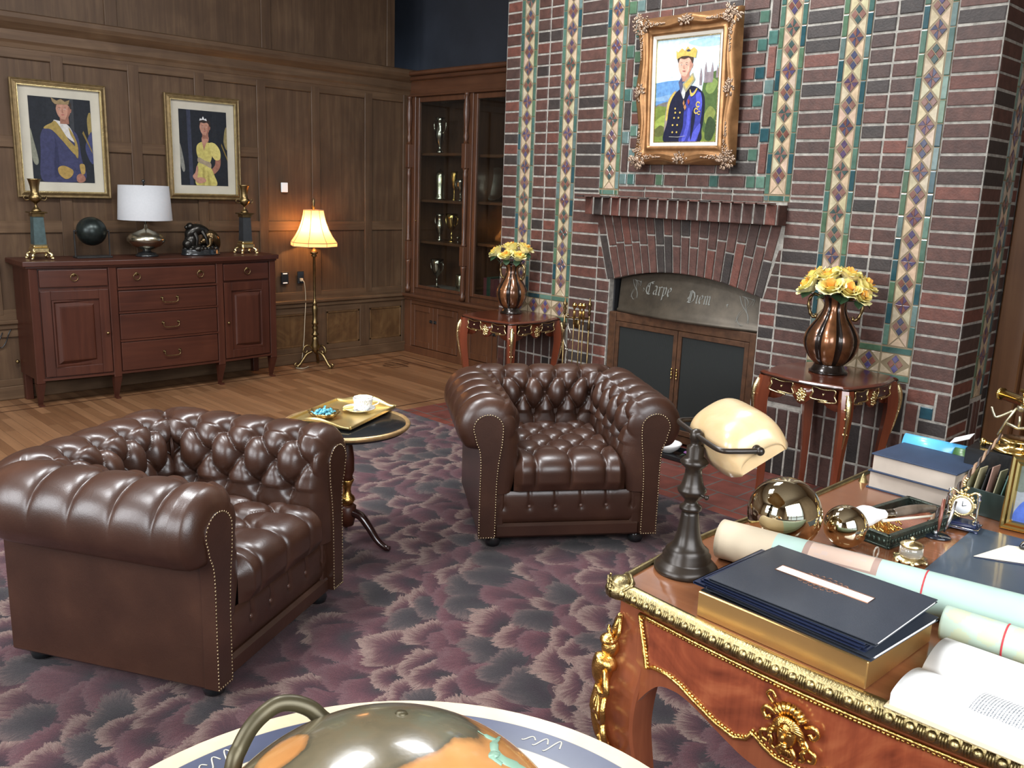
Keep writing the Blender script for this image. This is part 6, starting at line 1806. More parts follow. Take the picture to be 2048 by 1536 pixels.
def shade_glass():
    m, nt, b = NT('cream_opal_glass')
    n = node(nt, 'ShaderNodeTexNoise', i_Scale=14.0, i_Detail=3.0, i_Distortion=1.0); nt.links.new(coords(nt), n.inputs['Vector'])
    r = ramp(nt, [(.35, (.54, .38, .20)), (.65, (.60, .45, .26)), (.8, (.58, .33, .15))]); nt.links.new(n.outputs['Fac'], r.inputs[0]); nt.links.new(r.outputs[0], b.inputs['Base Color'])
    b.inputs['Roughness'].default_value = .28; b.inputs['Subsurface Weight'].default_value = .4; b.inputs['Subsurface Radius'].default_value = (.03, .02, .01); b.inputs['Coat Weight'].default_value = .3
    return m
c = MB(); P = []; NU, NV = 40, 28; tilt = radians(31)
for i in range(NU+1):
    u = -1+2*i/NU; row = []
    us = math.copysign(1-(1-abs(u))**1.6, u) if False else sin(u*pi/2)
    for j in range(NV+1):
        th = pi*j/NV; cv = cos(th); sv = sin(th)
        bb_ = .076*math.copysign(abs(cv)**.75, cv); hh = .098*sv**.62
        e = (1-abs(us)**4)**.45
        hh *= (.30+.70*e) if abs(us) < 1 else .30
        bb_ *= (1-.28*abs(us)**7)
        x_ = us*.118
        b2_ = bb_*cos(tilt)-(hh-.040)*sin(tilt)*1.0; z2 = bb_*sin(tilt)+(hh-.040)*cos(tilt)
        row.append(L2(x_, .090+b2_, .334+z2))
    P.append(row)
c.grid(P)
for e_ in (0, NU):
    k = len(c.v); row = P[e_]; c.add(row, [tuple(range(len(row)))], smooth=False)
o = c.build('glass_shade', shade_glass(), bl_, label='cream glass trough shade')
md = o.modifiers.new('thick', 'SOLIDIFY'); md.thickness = .004
for s_ in (-1, 1):
    c = MB(); v = L2(s_*.121, .088, .331); c.sphere(v, .014, 12, 8, sc=(.8, .8, .8)); c.build('shade_pivot', LB, bl_)

# ================================================================== things on the desk
Z = .7785
for nm, cen, r, lab in (('brass_ball', (6.068, -3.515), .092, 'large mirror-polished brass ball on the desk behind the rolled map'), ('brass_ball', (6.170, -3.383), .055, 'small mirror-polished brass ball right of the larger one')):
    c = MB(); c.sphere((0, 0, r), r, 64, 40); o = c.build(nm, M['mirror'], loc=(cen[0], cen[1], Z)); setp(o, lab, 'ornament', 'polished brass balls')
# rolled maps
def roll(name, a, b_, r, lab, cols, tie, spots=()):
    t = thing(name, lab, 'rolled map', (a[0], a[1], Z+r+.001)); d = Vector((b_[0]-a[0], b_[1]-a[1], 0)); L = d.length; ang = atan2(d.y, d.x); t.rotation_euler = (0, 0, ang)
    c = MB(); nl = 60; nc = 56
    P = [[(L*i/nl, (r-.0006*(k/nc))*cos(2*pi*k/nc), (r-.0006*(k/nc))*sin(2*pi*k/nc)) for k in range(nc+1)] for i in range(nl+1)]
    for i in range(nl):
        for k in range(nc):
            cc = cols(i/nl, k/nc); c.add([P[i][k], P[i+1][k], P[i+1][k+1], P[i][k+1]], [(0, 1, 2, 3)], cc, True)
    for q in (.86, .72, .58, .46):
        c.grid([[(L*x, r*q*cos(2*pi*k/28+q), r*q*sin(2*pi*k/28+q)) for k in range(29)] for x in (0.0, 1.0)], col=(.55, .50, .40))
    o = c.build('paper_roll', bpy.data.materials.get('map_paper') or mat('map_paper', (1, 1, 1), .65, var=.06, vs=8, attr=True), t, colattr=True)
    import bmesh
    bq = bmesh.new(); bq.from_mesh(o.data); bmesh.ops.remove_doubles(bq, verts=bq.verts, dist=1e-5); bq.to_mesh(o.data); bq.free()
    md = o.modifiers.new('thick', 'SOLIDIFY'); md.thickness = .0012; md.offset = -1
    for x in tie:
        c = MB(); c.tube([(x, (r+.001)*cos(2*pi*k/28), (r+.001)*sin(2*pi*k/28)) for k in range(28)], .0018, 6, closed=True); c.build('red_tie', mat('red_string', (.45, .03, .04), .7, var=.1) if 'red_string' not in bpy.data.materials else bpy.data.materials['red_string'], t)
    return t
GRN = (.34, .46, .40); PK = (.50, .36, .28); CR_ = (.50, .41, .29)
rr_ = random.Random(12)
def cols1(u, v):
    x = u*.825
    if x < .135: return CR_
    if .200 < x < .365 and .20 < v < .40: 
        return (.30, .20, .16) if (x < .212 or x > .353 or v < .215 or v > .385) else (PK if rr_.random() > .10 else (.48, .36, .30))
    return GRN
roll('rolled_map', (6.000, -3.692), (6.812, -3.546), .047, 'long cream and pale green rolled map lying across the desk behind the folders', cols1, (.465,))
roll('rolled_map', (6.530, -3.691), (6.812, -3.668), .034, 'pale mottled green rolled map lying in front of the longer one', lambda u, v: (.42, .46, .32) if sin(u*23+v*9)*cos(v*13-u*7) > .1 else (.38, .47, .38), (.115,))
# gold presentation box and the pile of folders
t = thing('gold_box', 'flat polished gold box under the pile of dark folders', 'box', (6.142, -4.000, Z), radians(-1.5))
gb = mat('satin_gold_box', (.62, .38, .14), .34, .85, var=.05)
c = MB(); c.bbox(0, .372, 0, .282, 0, .056, .002); c.build('box_body', gb, t)
c = MB(); c.box(.004, .368, .004, .278, .056, .0595); c.build('lid_edge', M['black'], t)
FB = mat('slate_blue_card', (.026, .032, .044), .42, 0, .1, var=.08, vs=12, bmp=.1, bs=300); FD = mat('navy_card', (.014, .022, .055), .40, 0, .1, var=.1)
zc_ = Z+.060
fold = [(6.118, -3.985, -1.0, .37, .270, .0065, FD, 'lowest navy folder of the pile, jutting out on the left over the gold box'),
        (6.160, -4.000, -4.0, .365, .262, .0075, FB, 'slate folder with white pages showing, second from the bottom of the pile'),
        (6.158, -4.005, -1.8, .350, .262, .0068, FD, 'navy folder third from the bottom of the pile'),
        (6.152, -4.012, -2.8, .350, .262, .0068, FD, 'navy folder in the middle of the pile, fourth from the bottom'),
        (6.160, -4.015, -2.2, .350, .262, .0068, FD, 'navy folder just below the window-cut folder'),
        ]
for i, (x, y, rz, w, d, h, mm, lab) in enumerate(fold):
    t = thing('folder', lab, 'folder', (x, y, zc_), radians(rz), 'pile of dark folders')
    c = MB(); c.box(0, w, 0, d, 0, .0010); c.box(0, w, 0, d, h-.0010, h); c.box(0, .002, 0, d, 0, h); c.build('cover', mm, t)
    c = MB(); c.box(.003, w-.004 if i != 1 else w-.001, .016, d-.010, .0012, h-.0012); c.build('pages', M['paper'], t, label='white pages')
    zc_ += h+.0006
t = thing('folder', 'topmost slate-blue folder with a long white window and copper scrolls', 'folder', (6.176, -4.020, zc_), radians(-.8), 'pile of dark folders')
c = MB(); c.box(0, .352, 0, .275, 0, .001); c.box(0, .352, 0, .275, .005, .0062); c.box(0, .002, 0, .275, 0, .006); c.build('cover', FB, t)
c = MB(); c.box(.004, .351, .014, .265, .0012, .0048); c.build('pages', M['paper'], t, label='white pages')
c = MB(); c.box(.066, .268, .147, .179, .0062, .0066); c.build('white_window', M['paper'], t, label='long white window')
cop = mat('copper_foil', (.34, .17, .10), .35, .8, var=.1)
c = MB(); c.tube([(.066, .147, .0066), (.268, .147, .0066), (.268, .179, .0066), (.066, .179, .0066)], .0014, 4, closed=True)
for s_ in (-1, 1):
    y0_ = .163+s_*.018
    for k in range(-3, 4):
        x = .167+k*.013; h = .016*(1-abs(k)/5); c.tube(spline([(x-.006, y0_, .0065), (x-.004, y0_+s_*h, .0065), (x+.003, y0_+s_*h*.9, .0065), (x+.002, y0_+s_*h*.4, .0065), (x+.008, y0_, .0065)], 4), .0006, 4)
c.build('copper_scrolls', cop, t)
t = thing('folded_document', 'white paper with a bright blue tab poking out of the folder pile', 'paper', (6.46, -4.012, zc_-.0048), radians(-1.8)) if False else None

# open book at the near right corner
t = thing('open_book', 'thick open book with white pages at the near edge of the desk', 'book', (6.572, -4.055, Z+.0095), radians(2))
def page_mat():
    m, nt, b = NT('printed_page')
    tc = nt.nodes.new('ShaderNodeTexCoord'); sp = nt.nodes.new('ShaderNodeSeparateXYZ'); nt.links.new(tc.outputs['Object'], sp.inputs[0])
    X_, Y_ = sp.outputs['X'], sp.outputs['Y']
    # text lines run along the short side (y); rows step in x
    row = mth(nt, 'FRACT', mth(nt, 'MULTIPLY', X_, 210.0)); inrow = mth(nt, 'LESS_THAN', row, .48)
    cb = nt.nodes.new('ShaderNodeCombineXYZ'); nt.links.new(mth(nt, 'FLOOR', mth(nt, 'MULTIPLY', X_, 210.0)), cb.inputs[0]); nt.links.new(mth(nt, 'MULTIPLY', Y_, 420.0), cb.inputs[1])
    n = node(nt, 'ShaderNodeTexNoise', i_Scale=1.0, i_Detail=2.0); nt.links.new(cb.outputs[0], n.inputs['Vector'])
    word = mth(nt, 'GREATER_THAN', n.outputs['Fac'], .44)
    inx = mth(nt, 'MULTIPLY', mth(nt, 'GREATER_THAN', X_, .115), mth(nt, 'LESS_THAN', X_, .34)); iny = mth(nt, 'MULTIPLY', mth(nt, 'GREATER_THAN', Y_, .045), mth(nt, 'LESS_THAN', Y_, .150))
    f = mth(nt, 'MULTIPLY', mth(nt, 'MULTIPLY', inrow, word), mth(nt, 'MULTIPLY', inx, iny))
    nt.links.new(mixc(nt, f, (.82, .82, .80), (.16, .17, .18)), b.inputs['Base Color']); b.inputs['Roughness'].default_value = .7
    return m
PM = page_mat()
def leafblock(y0, y1, z0, z1, bulge, name, m):
    c = MB(); P = []
    for i in range(21):
        u = i/20; y = y0+(y1-y0)*u
        zt = z0+(z1-z0)*u+bulge*sin(pi*u)**.7
        P.append([(0, y, .004), (0, y, zt), (.36, y, zt), (.36, y, .004)])
    c.grid(P, closed_v=True, flip=(y1 < y0)); k = len(c.v); c.add([P[0][k_] for k_ in range(4)], [(0, 1, 2, 3)]); c.add([P[-1][k_] for k_ in range(4)], [(0, 1, 2, 3)]); return c.build(name, m, t)
leafblock(.165, .012, .012, .026, .016, 'page_block', PM)
leafblock(.165, .308, .012, .020, .020, 'page_block', PM)
c = MB(); c.box(-.006, .372, .0, .318, 0, .004, b=.0015); c.build('cover', mat('tan_cover', (.50, .40, .26), .6, var=.1), t)
# blotter, sheet, ink blot stand
t = thing('desk_blotter', 'dark blue desk blotter lying in the middle of the desk', 'blotter', (6.375, -3.462, Z), radians(3))
c = MB(); c.box(0, .40, 0, .50, 0, .004, b=.0015); c.build('pad', mat('slate_blotter', (.040, .060, .085), .45, 0, .2, var=.1), t)
t = thing('letter_sheet', 'pointed cream sheet on a blue card lying on the blotter', 'paper', (6.425, -3.200, Z+.0045), radians(28))
c = MB(); c.prism([(0, 0), (.24, -.02), (.26, .12), (.10, .125)], 0, .0015); c.build('blue_card', FD, t)
c = MB(); c.prism([(0, .003), (.235, .0), (.255, .118), (.10, .120)], .0018, .0026); c.build('sheet', M['cream'], t)
o = MB(); o.tube(spline([(0, 0, .006), (.03, .01, .010), (.07, .0, .010), (.10, .02, .006)], 6), [.004, .006, .009, .012, .014, .015, .014, .012, .010, .010, .010, .010, .009, .008, .007, .006, .005, .004, .003][:19], 8)
o = o.build('seal_stamp', M['black'], loc=(6.487, -3.055, Z+.0068)); o.rotation_euler = (0, 0, .6); setp(o, 'black glossy stamp lying on the cream sheet at the right edge', 'stamp')
# inkwells
def crystal():
    m, nt, b = NT('crystal'); b.inputs['Transmission Weight'].default_value = .8; b.inputs['Roughness'].default_value = .08; b.inputs['Base Color'].default_value = (.85, .80, .70, 1); return m
CG = crystal()
t = thing('inkwell', 'lidded cut-glass inkwell on a scalloped brass foot in front of the pen tray', 'inkwell', (6.325, -3.345, Z))
c = MB(); c.lathe([(.030, .003), (.040, .005), (.042, .010), (.030, .014), (.026, .016)], (0, 0, 0), 32, lobes=8, amp=.18)
for k in range(6): c.sphere((.038*cos(k*pi/3), .038*sin(k*pi/3), .006), .006, 8, 6)
c.build('brass_foot', M['giltpale'], t)
c = MB(); c.lathe([(.024, .014), (.028, .022), (.027, .038), (.022, .042)], (0, 0, 0), 24); c.build('glass_body', CG, t)
c = MB(); c.lathe([(.026, .041), (.028, .045), (.020, .050), (.006, .053), (.004, .058), (.007, .062), (0, .066)], (0, 0, 0), 24); c.build('lid', M['giltpale'], t)
t = thing('glass_stopper', 'small clear glass stopper standing left of the lidded inkwell', 'stopper', (6.262, -3.400, Z))
c = MB(); c.tube([(.0, .014*cos(a), .018+.014*sin(a)) for a in np.linspace(0, 2*pi, 20, endpoint=False)], .0022, 6, closed=True); c.lathe([(.009, 0), (.010, .002), (.004, .005)], (0, 0, 0), 14); c.build('ring', CG, t)
# pen tray with its contents
TA = radians(81)
pt_ = thing('pen_tray', 'dark carved pen tray with green-bronze sides near the brass balls', 'tray', (6.205, -3.130, Z), TA)
gb2 = mat('green_bronze', (.055, .075, .060), .3, .7, var=.5, vs=30, bmp=.6, bs=160)
c = MB(); W2, L2_ = .075, .168
c.box(-L2_, L2_, -W2, W2, 0, .010, b=.002); c.build('tray_floor', M['burl'], pt_)
c = MB()
for q in ((-L2_-.004, -L2_+.006, -W2, W2), (L2_-.006, L2_+.004, -W2, W2), (-L2_, L2_, -W2-.004, -W2+.006), (-L2_, L2_, W2-.006, W2+.004)):
    c.box(q[0], q[1], q[2], q[3], .004, .034, b=.002); c.box(q[0]-.003, q[1]+.003, q[2]-.003, q[3]+.003, 0, .006, b=.001); c.box(q[0]-.002, q[1]+.002, q[2]-.002, q[3]+.002, .031, .036, b=.001)
for i in range(24):
    for s_ in (-1, 1): c.sphere((-L2_+.012+i*.0138, s_*(W2+.005), .018), .005, 6, 4, sc=(1, .5, 1.4))
for i in range(10): c.sphere((-L2_-.005, -W2+.010+i*.0145, .018), .005, 6, 4, sc=(.5, 1, 1.4))
c.build('carved_sides', gb2, pt_)
t = thing('filigree_leaf', 'bright gold filigree leaf lying in the near end of the pen tray', 'ornament', (6.190, -3.235, Z+.012), TA)
c = MB(); r_ = random.Random(6)
for i in range(26):
    x, y = r_.uniform(-.045, .055), r_.uniform(-.045, .045)
    c.tube(spline([(x, y, .006+r_.uniform(0, .014)), (x+.012, y+.008, .016+r_.uniform(0, .01)), (x+.020, y-.004, .010)], 4), .0028, 5)
c.prism([(-.05, -.045), (.04, -.05), (.07, 0), (.04, .05), (-.05, .04)], .001, .006); c.build('leaf', M['gilt'], t)
t = thing('feather_brush', 'white-tipped brush with a silver ferrule and grey-brown horn handle across the tray', 'brush', (6.190, -3.215, Z+.052), radians(64))
def bezb(c, pts, n=10, flat=1): S_ = spline(pts, 6); c.tube([p[:3] for p in S_], [max(p[3], .001) for p in S_], n, flat=flat)
c = MB(); bezb(c, [(-.105, -.012, -.012, .006), (-.085, -.005, -.004, .024), (-.05, 0, 0, .030), (-.02, 0, 0, .020), (.010, 0, 0, .013)]); c.build('white_tip', mat('white_horn', (.85, .85, .86), .4, var=.04), t, label='glossy white rounded tip')
c = MB(); c.lathe([(.011, .008), (.013, .012), (.010, .018), (.013, .022), (.011, .030), (.014, .034), (.011, .040)], (0, 0, 0), 16, 'x'); c.build('ferrule', M['silver'], t)
c = MB(); bezb(c, [(.038, 0, 0, .012), (.08, .0, .004, .014), (.13, .004, .004, .013), (.19, .012, -.002, .009)]); c.build('horn_handle', mat('grey_horn', (.10, .075, .055), .35, 0, .3, var=.6, vs=20), t)
t = thing('quill_pen', 'thin cream quill lying lengthwise over the pen tray', 'pen', (6.235, -3.180, Z+.046), radians(66))
c = MB(); c.tube([(-.07, 0, 0), (.10, 0, -.002)], [.0045, .003], 8); c.build('shaft', M['cream'], t)
# two navy books
for i, (zz, x, y, rz, lab) in enumerate(((Z, 5.992, -2.862, -2, 'thick navy book with pale pages, lower of the two at the far desk corner'), (Z+.0585, 6.002, -2.874, -3.5, 'thick navy book with pale pages, upper of the two at the far desk corner'))):
    t = thing('book', lab, 'book', (x, y, zz), radians(rz), 'two navy books')
    w, d, h = (.27, .20, .057) if i == 0 else (.258, .208, .057)
    c = MB(); c.box(0, w, 0, d, 0, .004); c.box(0, w, 0, d, h-.004, h); c.box(.0, w, d-.004, d, 0, h); c.build('cover', M['navy'], t, bevel=.001)
    c = MB(); c.box(.006, w-.006, .006, d-.005, .004, h-.004); c.build('pages', mat('beige_page_edges', (.42, .36, .30), .8, var=.1) if 'beige_page_edges' not in bpy.data.materials else bpy.data.materials['beige_page_edges'], t)
# curled magazine, papers and box behind
t = thing('magazine', 'curled magazine with a bright blue page lying behind the navy books', 'magazine', (5.985, -2.655, Z))
c = MB(); P = []
for i in range(25):
    a = pi*i/24; P.append([(.0+x, .012-.035*cos(a)*1.0+.01, .002+.135*sin(a)**.8) for x in (.02, .10, .21)])
c.grid(P, smooth=True); o = c.build('blue_page', mat('sky_blue_print', (.10, .42, .72), .3, 0, .3, var=.12, vs=9), t, label='glossy sky-blue page'); md = o.modifiers.new('t', 'SOLIDIFY'); md.thickness = .0015
c = MB(); P = []
for i in range(21):
    a = pi*i/20; P.append([(.18+x, .010-.035*cos(a), .002+.128*sin(a)**.9) for x in (0, .03, .055)])
c.grid(P, smooth=True)
gm_, nt, b = NT('landscape_print'); n = node(nt, 'ShaderNodeTexNoise', i_Scale=16.0, i_Detail=4.0, i_Distortion=1.0); nt.links.new(coords(nt), n.inputs['Vector'])
r = ramp(nt, [(.3, (.02, .05, .05)), (.45, (.05, .12, .04)), (.55, (.10, .22, .07)), (.68, (.32, .36, .30))]); nt.links.new(n.outputs['Fac'], r.inputs[0]); nt.links.new(r.outputs[0], b.inputs['Base Color']); b.inputs['Roughness'].default_value = .3
o = c.build('landscape_page', gm_, t, label='green landscape picture page'); md = o.modifiers.new('t', 'SOLIDIFY'); md.thickness = .0015
t = thing('black_case', 'black box behind the magazine carrying the brass instrument', 'box', (6.215, -2.790, Z), radians(2))
bpy.data.objects[t.name].location = (6.225, -2.72, Z)
c = MB(); c.bbox(.0, .26, -.03, .115, 0, .165, .004); c.build('case_body', M['black'], t)
o = MB(); o.prism([(0, 0), (.055, .02), (.068, .085), (.012, .06)], 0, .002); o = o.build('note_paper', M['paper'], loc=(6.150, -2.655, Z+.142)); o.rotation_euler = (0, radians(-18), .3); setp(o, 'white slip of paper sticking up beside the black case', 'paper')
# brass theodolite
TZ2 = Z+.166
t = thing('brass_theodolite', 'brass surveying telescope on an A-shaped stand at the far right of the desk', 'instrument', (6.338, -2.675, TZ2))
c = MB(); c.lathe([(.062, 0), (.066, .004), (.060, .010), (.048, .012), (.048, .030), (.052, .034), (.046, .038), (.012, .040)], (0, 0, 0), 32)
for k in range(3): c.tube([(.05*cos(k*2.1+3.3), .05*sin(k*2.1+3.3), .006), (.088*cos(k*2.1+3.3), .088*sin(k*2.1+3.3), .012)], .006, 7); c.lathe([(.009, .0), (.010, .016), (.005, .022)], (.085*cos(k*2.1+3.3), .085*sin(k*2.1+3.3), 0), 10)
c.build('levelling_base', M['brass'], t)
c = MB()
for s_ in (-1, 1): c.tube([(s_*.050, 0, .038), (s_*.036, 0, .08), (s_*.012, 0, .128)], [.008, .006, .006], 8, flat=.6)
c.tube([(-.036, 0, .078), (0, 0, .068), (.036, 0, .078)], .005, 7); c.tube(spline([(-.02, 0, .118), (-.060, 0, .090), (-.072, 0, .100), (-.080, 0, .118)], 5), .004, 6); c.tube([(0, 0, .07), (.0, 0, .105)], .004, 6); c.sphere((0, 0, .130), .013, 12, 8)
c.build('a_frame', mat('grey_brass', (.42, .38, .26), .35, .9, var=.2), t)
c = MB(); tv = Vector((.86, -.50, -.04)).normalized()
def tt(k, o=0): v = tv*k+Vector((0, 0, .150+o)); return tuple(v)
c.tube([tt(-.085), tt(-.078)], [.019, .019], 20); c.tube([tt(-.078), tt(.15)], .0155, 20); c.tube([tt(.0), tt(.03)], .018, 20); c.build('telescope_tube', M['brass'], t)
c = MB(); c.tube([tt(-.01, .030), tt(.12, .030)], .0065, 12); c.tube([tt(.0, .012), tt(.0, .03)], .004, 6); c.tube([tt(.09, .012), tt(.09, .03)], .004, 6); c.build('finder_tube', M['brass'], t)
c = MB(); c.tube([tt(-.0875), tt(-.084)], [.0165, .0165], 20); c.build('lens', M['black'], t)
# letter rack with cards
t = thing('letter_rack', 'dark green letter rack holding upright cards in front of the black case', 'letter rack', (6.250, -2.835, Z), radians(-6))
c = MB(); c.box(0, .155, 0, .055, 0, .006); c.box(0, .155, -.004, .0, 0, .075, b=.001); c.box(0, .155, .055, .060, 0, .105, b=.001); c.box(0, .004, 0, .055, 0, .075); c.box(.151, .155, 0, .055, 0, .075); c.build('rack_body', mat('dark_green_leather', (.02, .035, .030), .4, 0, .2, var=.2), t)
cc = [(.30, .28, .16), (.38, .34, .20), (.02, .02, .02), (.36, .22, .18), (.34, .32, .20), (.10, .20, .18), (.32, .30, .18)]
nms = ['olive card, leftmost in the letter rack', 'pale olive card second in the letter rack', 'black card in the letter rack', 'pinkish card in the letter rack', 'pale card right of the pinkish one in the rack', 'teal card in the letter rack', 'olive card, rightmost in the letter rack']
for i in range(7):
    c = MB(); c.box(0, .003, 0, .045, 0, .142-.006*abs(i-3)); o = c.build('card', mat('card_stock_%s' % 'abcdefg'[i], cc[i], .6, var=.15)); o.location = (6.262+.018*i, -2.832-.002*i, Z+.0065); o.rotation_euler = (0, radians(7+2*(i % 3)), radians(-6)); setp(o, nms[i], 'card', 'cards in the letter rack')
# mantel clock
t = thing('table_clock', 'small ornate gilt clock with a white dial in front of the letter rack', 'clock', (6.325, -3.000, Z), radians(8))
sil = mat('polished_nickel', (.55, .57, .62), .1, 1.0, var=.05)
c = MB(); c.box(-.055, .045, -.030, .030, .006, .014, b=.002); c.box(-.048, .038, -.024, .024, .014, .024, b=.002)
for sx in (-.050, .040):
    for sy in (-.026, .026): c.sphere((sx, sy, .005), .006, 8, 6)
c.build('clock_plinth', mat('navy_enamel', (.015, .022, .06), .12, 0, .6, var=.1), t)
c = MB(); c.tube([(-.055, -.030, .013), (.045, -.030, .013), (.045, .030, .013), (-.055, .030, .013)], .0022, 6, closed=True)
for sx in (-.040, .032): c.lathe([(.006, .024), (.004, .030), (.003, .06), (.004, .085), (.007, .09), (.003, .098), (.006, .104), (0, .11)], (sx, 0, 0), 10)
c.build('nickel_posts', sil, t)
c = MB(); r_ = random.Random(9)
c.tube([(-.004+.026*cos(a), -.008, .068+.026*sin(a)) for a in np.linspace(0, 2*pi, 30, endpoint=False)], .0045, 7, closed=True)
for i in range(22):
    a = r_.uniform(0, 2*pi); c.sphere((-.004+.031*cos(a), -.006, .068+.033*sin(a)), r_.uniform(.003, .006), 6, 4)
for k in range(8): c.sphere((-.004+r_.uniform(-.012, .012)*(1-k/9), -.002, .10+k*.0062), .0052, 7, 5)
for s_ in (-1, 1): c.tube(spline([(-.004+s_*.02, 0, .044), (-.004+s_*.036, 0, .035), (-.004+s_*.03, 0, .024)], 5), .004, 6); c.tube(spline([(-.004+s_*.012, 0, .098), (-.004+s_*.030, 0, .108), (-.004+s_*.036, 0, .09)], 5), .0035, 6)
c.build('gilt_case', M['giltpale'], t)
c = MB(); c.lathe([(0, -.012), (.022, -.012), (.023, -.006), (.023, .012), (0, .012)], (-.004, 0, .068), 28, 'y'); c.build('dial', mat('white_dial', (.75, .78, .80), .3, var=.02), t)
c = MB(); c.tube([(-.004, -.0128, .068), (-.004, -.0128, .082)], .0009, 5); c.tube([(-.004, -.0128, .068), (.006, -.0128, .072)], .0009, 5); c.build('hands', M['black'], t)
# twisted stick, pen stand
t = thing('pen_stand', 'glossy dark oval pen stand with two upright pens left of the clock', 'pen stand', (6.300, -3.120, Z), radians(10))
c = MB(); c.lathe([(.032, 0), (.034, .003), (.031, .006), (.0, .007)], (0, 0, 0), 28); c.v = [(x*1.2, y*.85, z) for x, y, z in c.v]; c.build('base', mat('dark_glass_base', (.010, .014, .022), .08, 0, .8, var=.1), t)
c = MB(); c.sphere((0, 0, .012), .007, 10, 7); c.build('swivel', sil, t)
for i, (dx, dy, lab) in enumerate(((.006, .002, 'reddish pen leaning left in the pen stand'), (.018, .010, 'chrome-ended pen beside the reddish one in the pen stand'))):
    c = MB(); c.tube([(0, 0, 0), (-.002+.008*i, .008, .030), (-.004+.015*i, .022, .085)], [.002, .005, .004], 9); o = c.build('pen', mat(['reddish_pen', 'chrome_pen'][i], [(.18, .06, .04), (.5, .5, .5)][i], .25, [.2, 1][i], var=.2)); o.location = (6.300+dx, -3.120+dy, Z+.016); setp(o, lab, 'pen')
t = thing('twisted_stick', 'long twisted brown and black stick leaning across the clock to the black case', 'stick', (0, 0, 0))
a = Vector((6.258, -3.045, Z+.008)); b_ = Vector((6.322, -2.765, Z+.228)); d = (b_-a); c = MB(); d2 = MB(); n = 70
sd = d.normalized().cross(Vector((0, 0, 1))).normalized(); up = sd.cross(d.normalized())
for ph, cc_ in ((0, c), (pi, d2)):
    cc_.tube([tuple(a+d*(i/n)+(sd*cos(i*.62+ph)+up*sin(i*.62+ph))*.0045*(1-.55*i/n)) for i in range(n+1)], [.0066*(1-.55*i/n) for i in range(n+1)], 7)
c.build('light_strand', mat('light_horn_strand', (.28, .17, .10), .4, var=.2), t); d2.build('dark_strand', mat('dark_horn_strand', (.03, .018, .014), .4, var=.2), t)
# gold photograph frame
t = thing('photo_frame', 'gold photo frame with a blurred figure in blue at the right edge', 'picture frame', (6.392, -2.905, Z+.002), radians(8)); t.rotation_euler = (radians(-10), 0, radians(6))
c = MB(); w, h = .165, .205; P = []
for i_, dd in ((0, .0), (0, -.010), (.004, -.014), (.010, -.011), (.016, -.015), (.022, -.012), (.027, -.004)):
    P.append([(i_, dd, i_), (w-i_, dd, i_), (w-i_, dd, h-i_), (i_, dd, h-i_)])
c.grid(P, closed_v=True, smooth=False); c.box(0, w, 0, .004, 0, h); c.build('frame', M['brass'], t)
c = painting([((.22, .24, .26), [(0, 0), (1, 0), (1, 1), (0, 1)], False), ((.10, .12, .10), [(0, .55), (.3, .6), (.6, .75), (1, .7), (1, 1), (0, 1)], True), ((.05, .10, .36), [(.05, 0), (.15, .35), (.45, .45), (.8, .35), (.9, 0)], True), ((.40, .24, .18), [(.3, .5), (.3, .75), (.5, .85), (.68, .72), (.62, .48), (.45, .42)], True), ((.10, .06, .04), [(.25, .7), (.32, .9), (.6, .92), (.72, .7), (.5, .8)], True), ((.7, .7, .66), [(.32, .46), (.5, .38), (.42, .28)], False)], w-.05, h-.05)
c.v = [(y+w/2, -.005-x, z+h/2) for x, y, z in c.v]; c.build('photograph', M['attpaint'], t, colattr=True)
c = MB(); c.add([(.05, .003, .12), (.12, .003, .12), (.11, .07, .004), (.06, .07, .004), (.05, .006, .12), (.12, .006, .12), (.11, .074, .004), (.06, .074, .004)], [(0, 1, 2, 3), (4, 7, 6, 5), (0, 3, 7, 4), (1, 5, 6, 2)]); c.build('strut', M['black'], t)

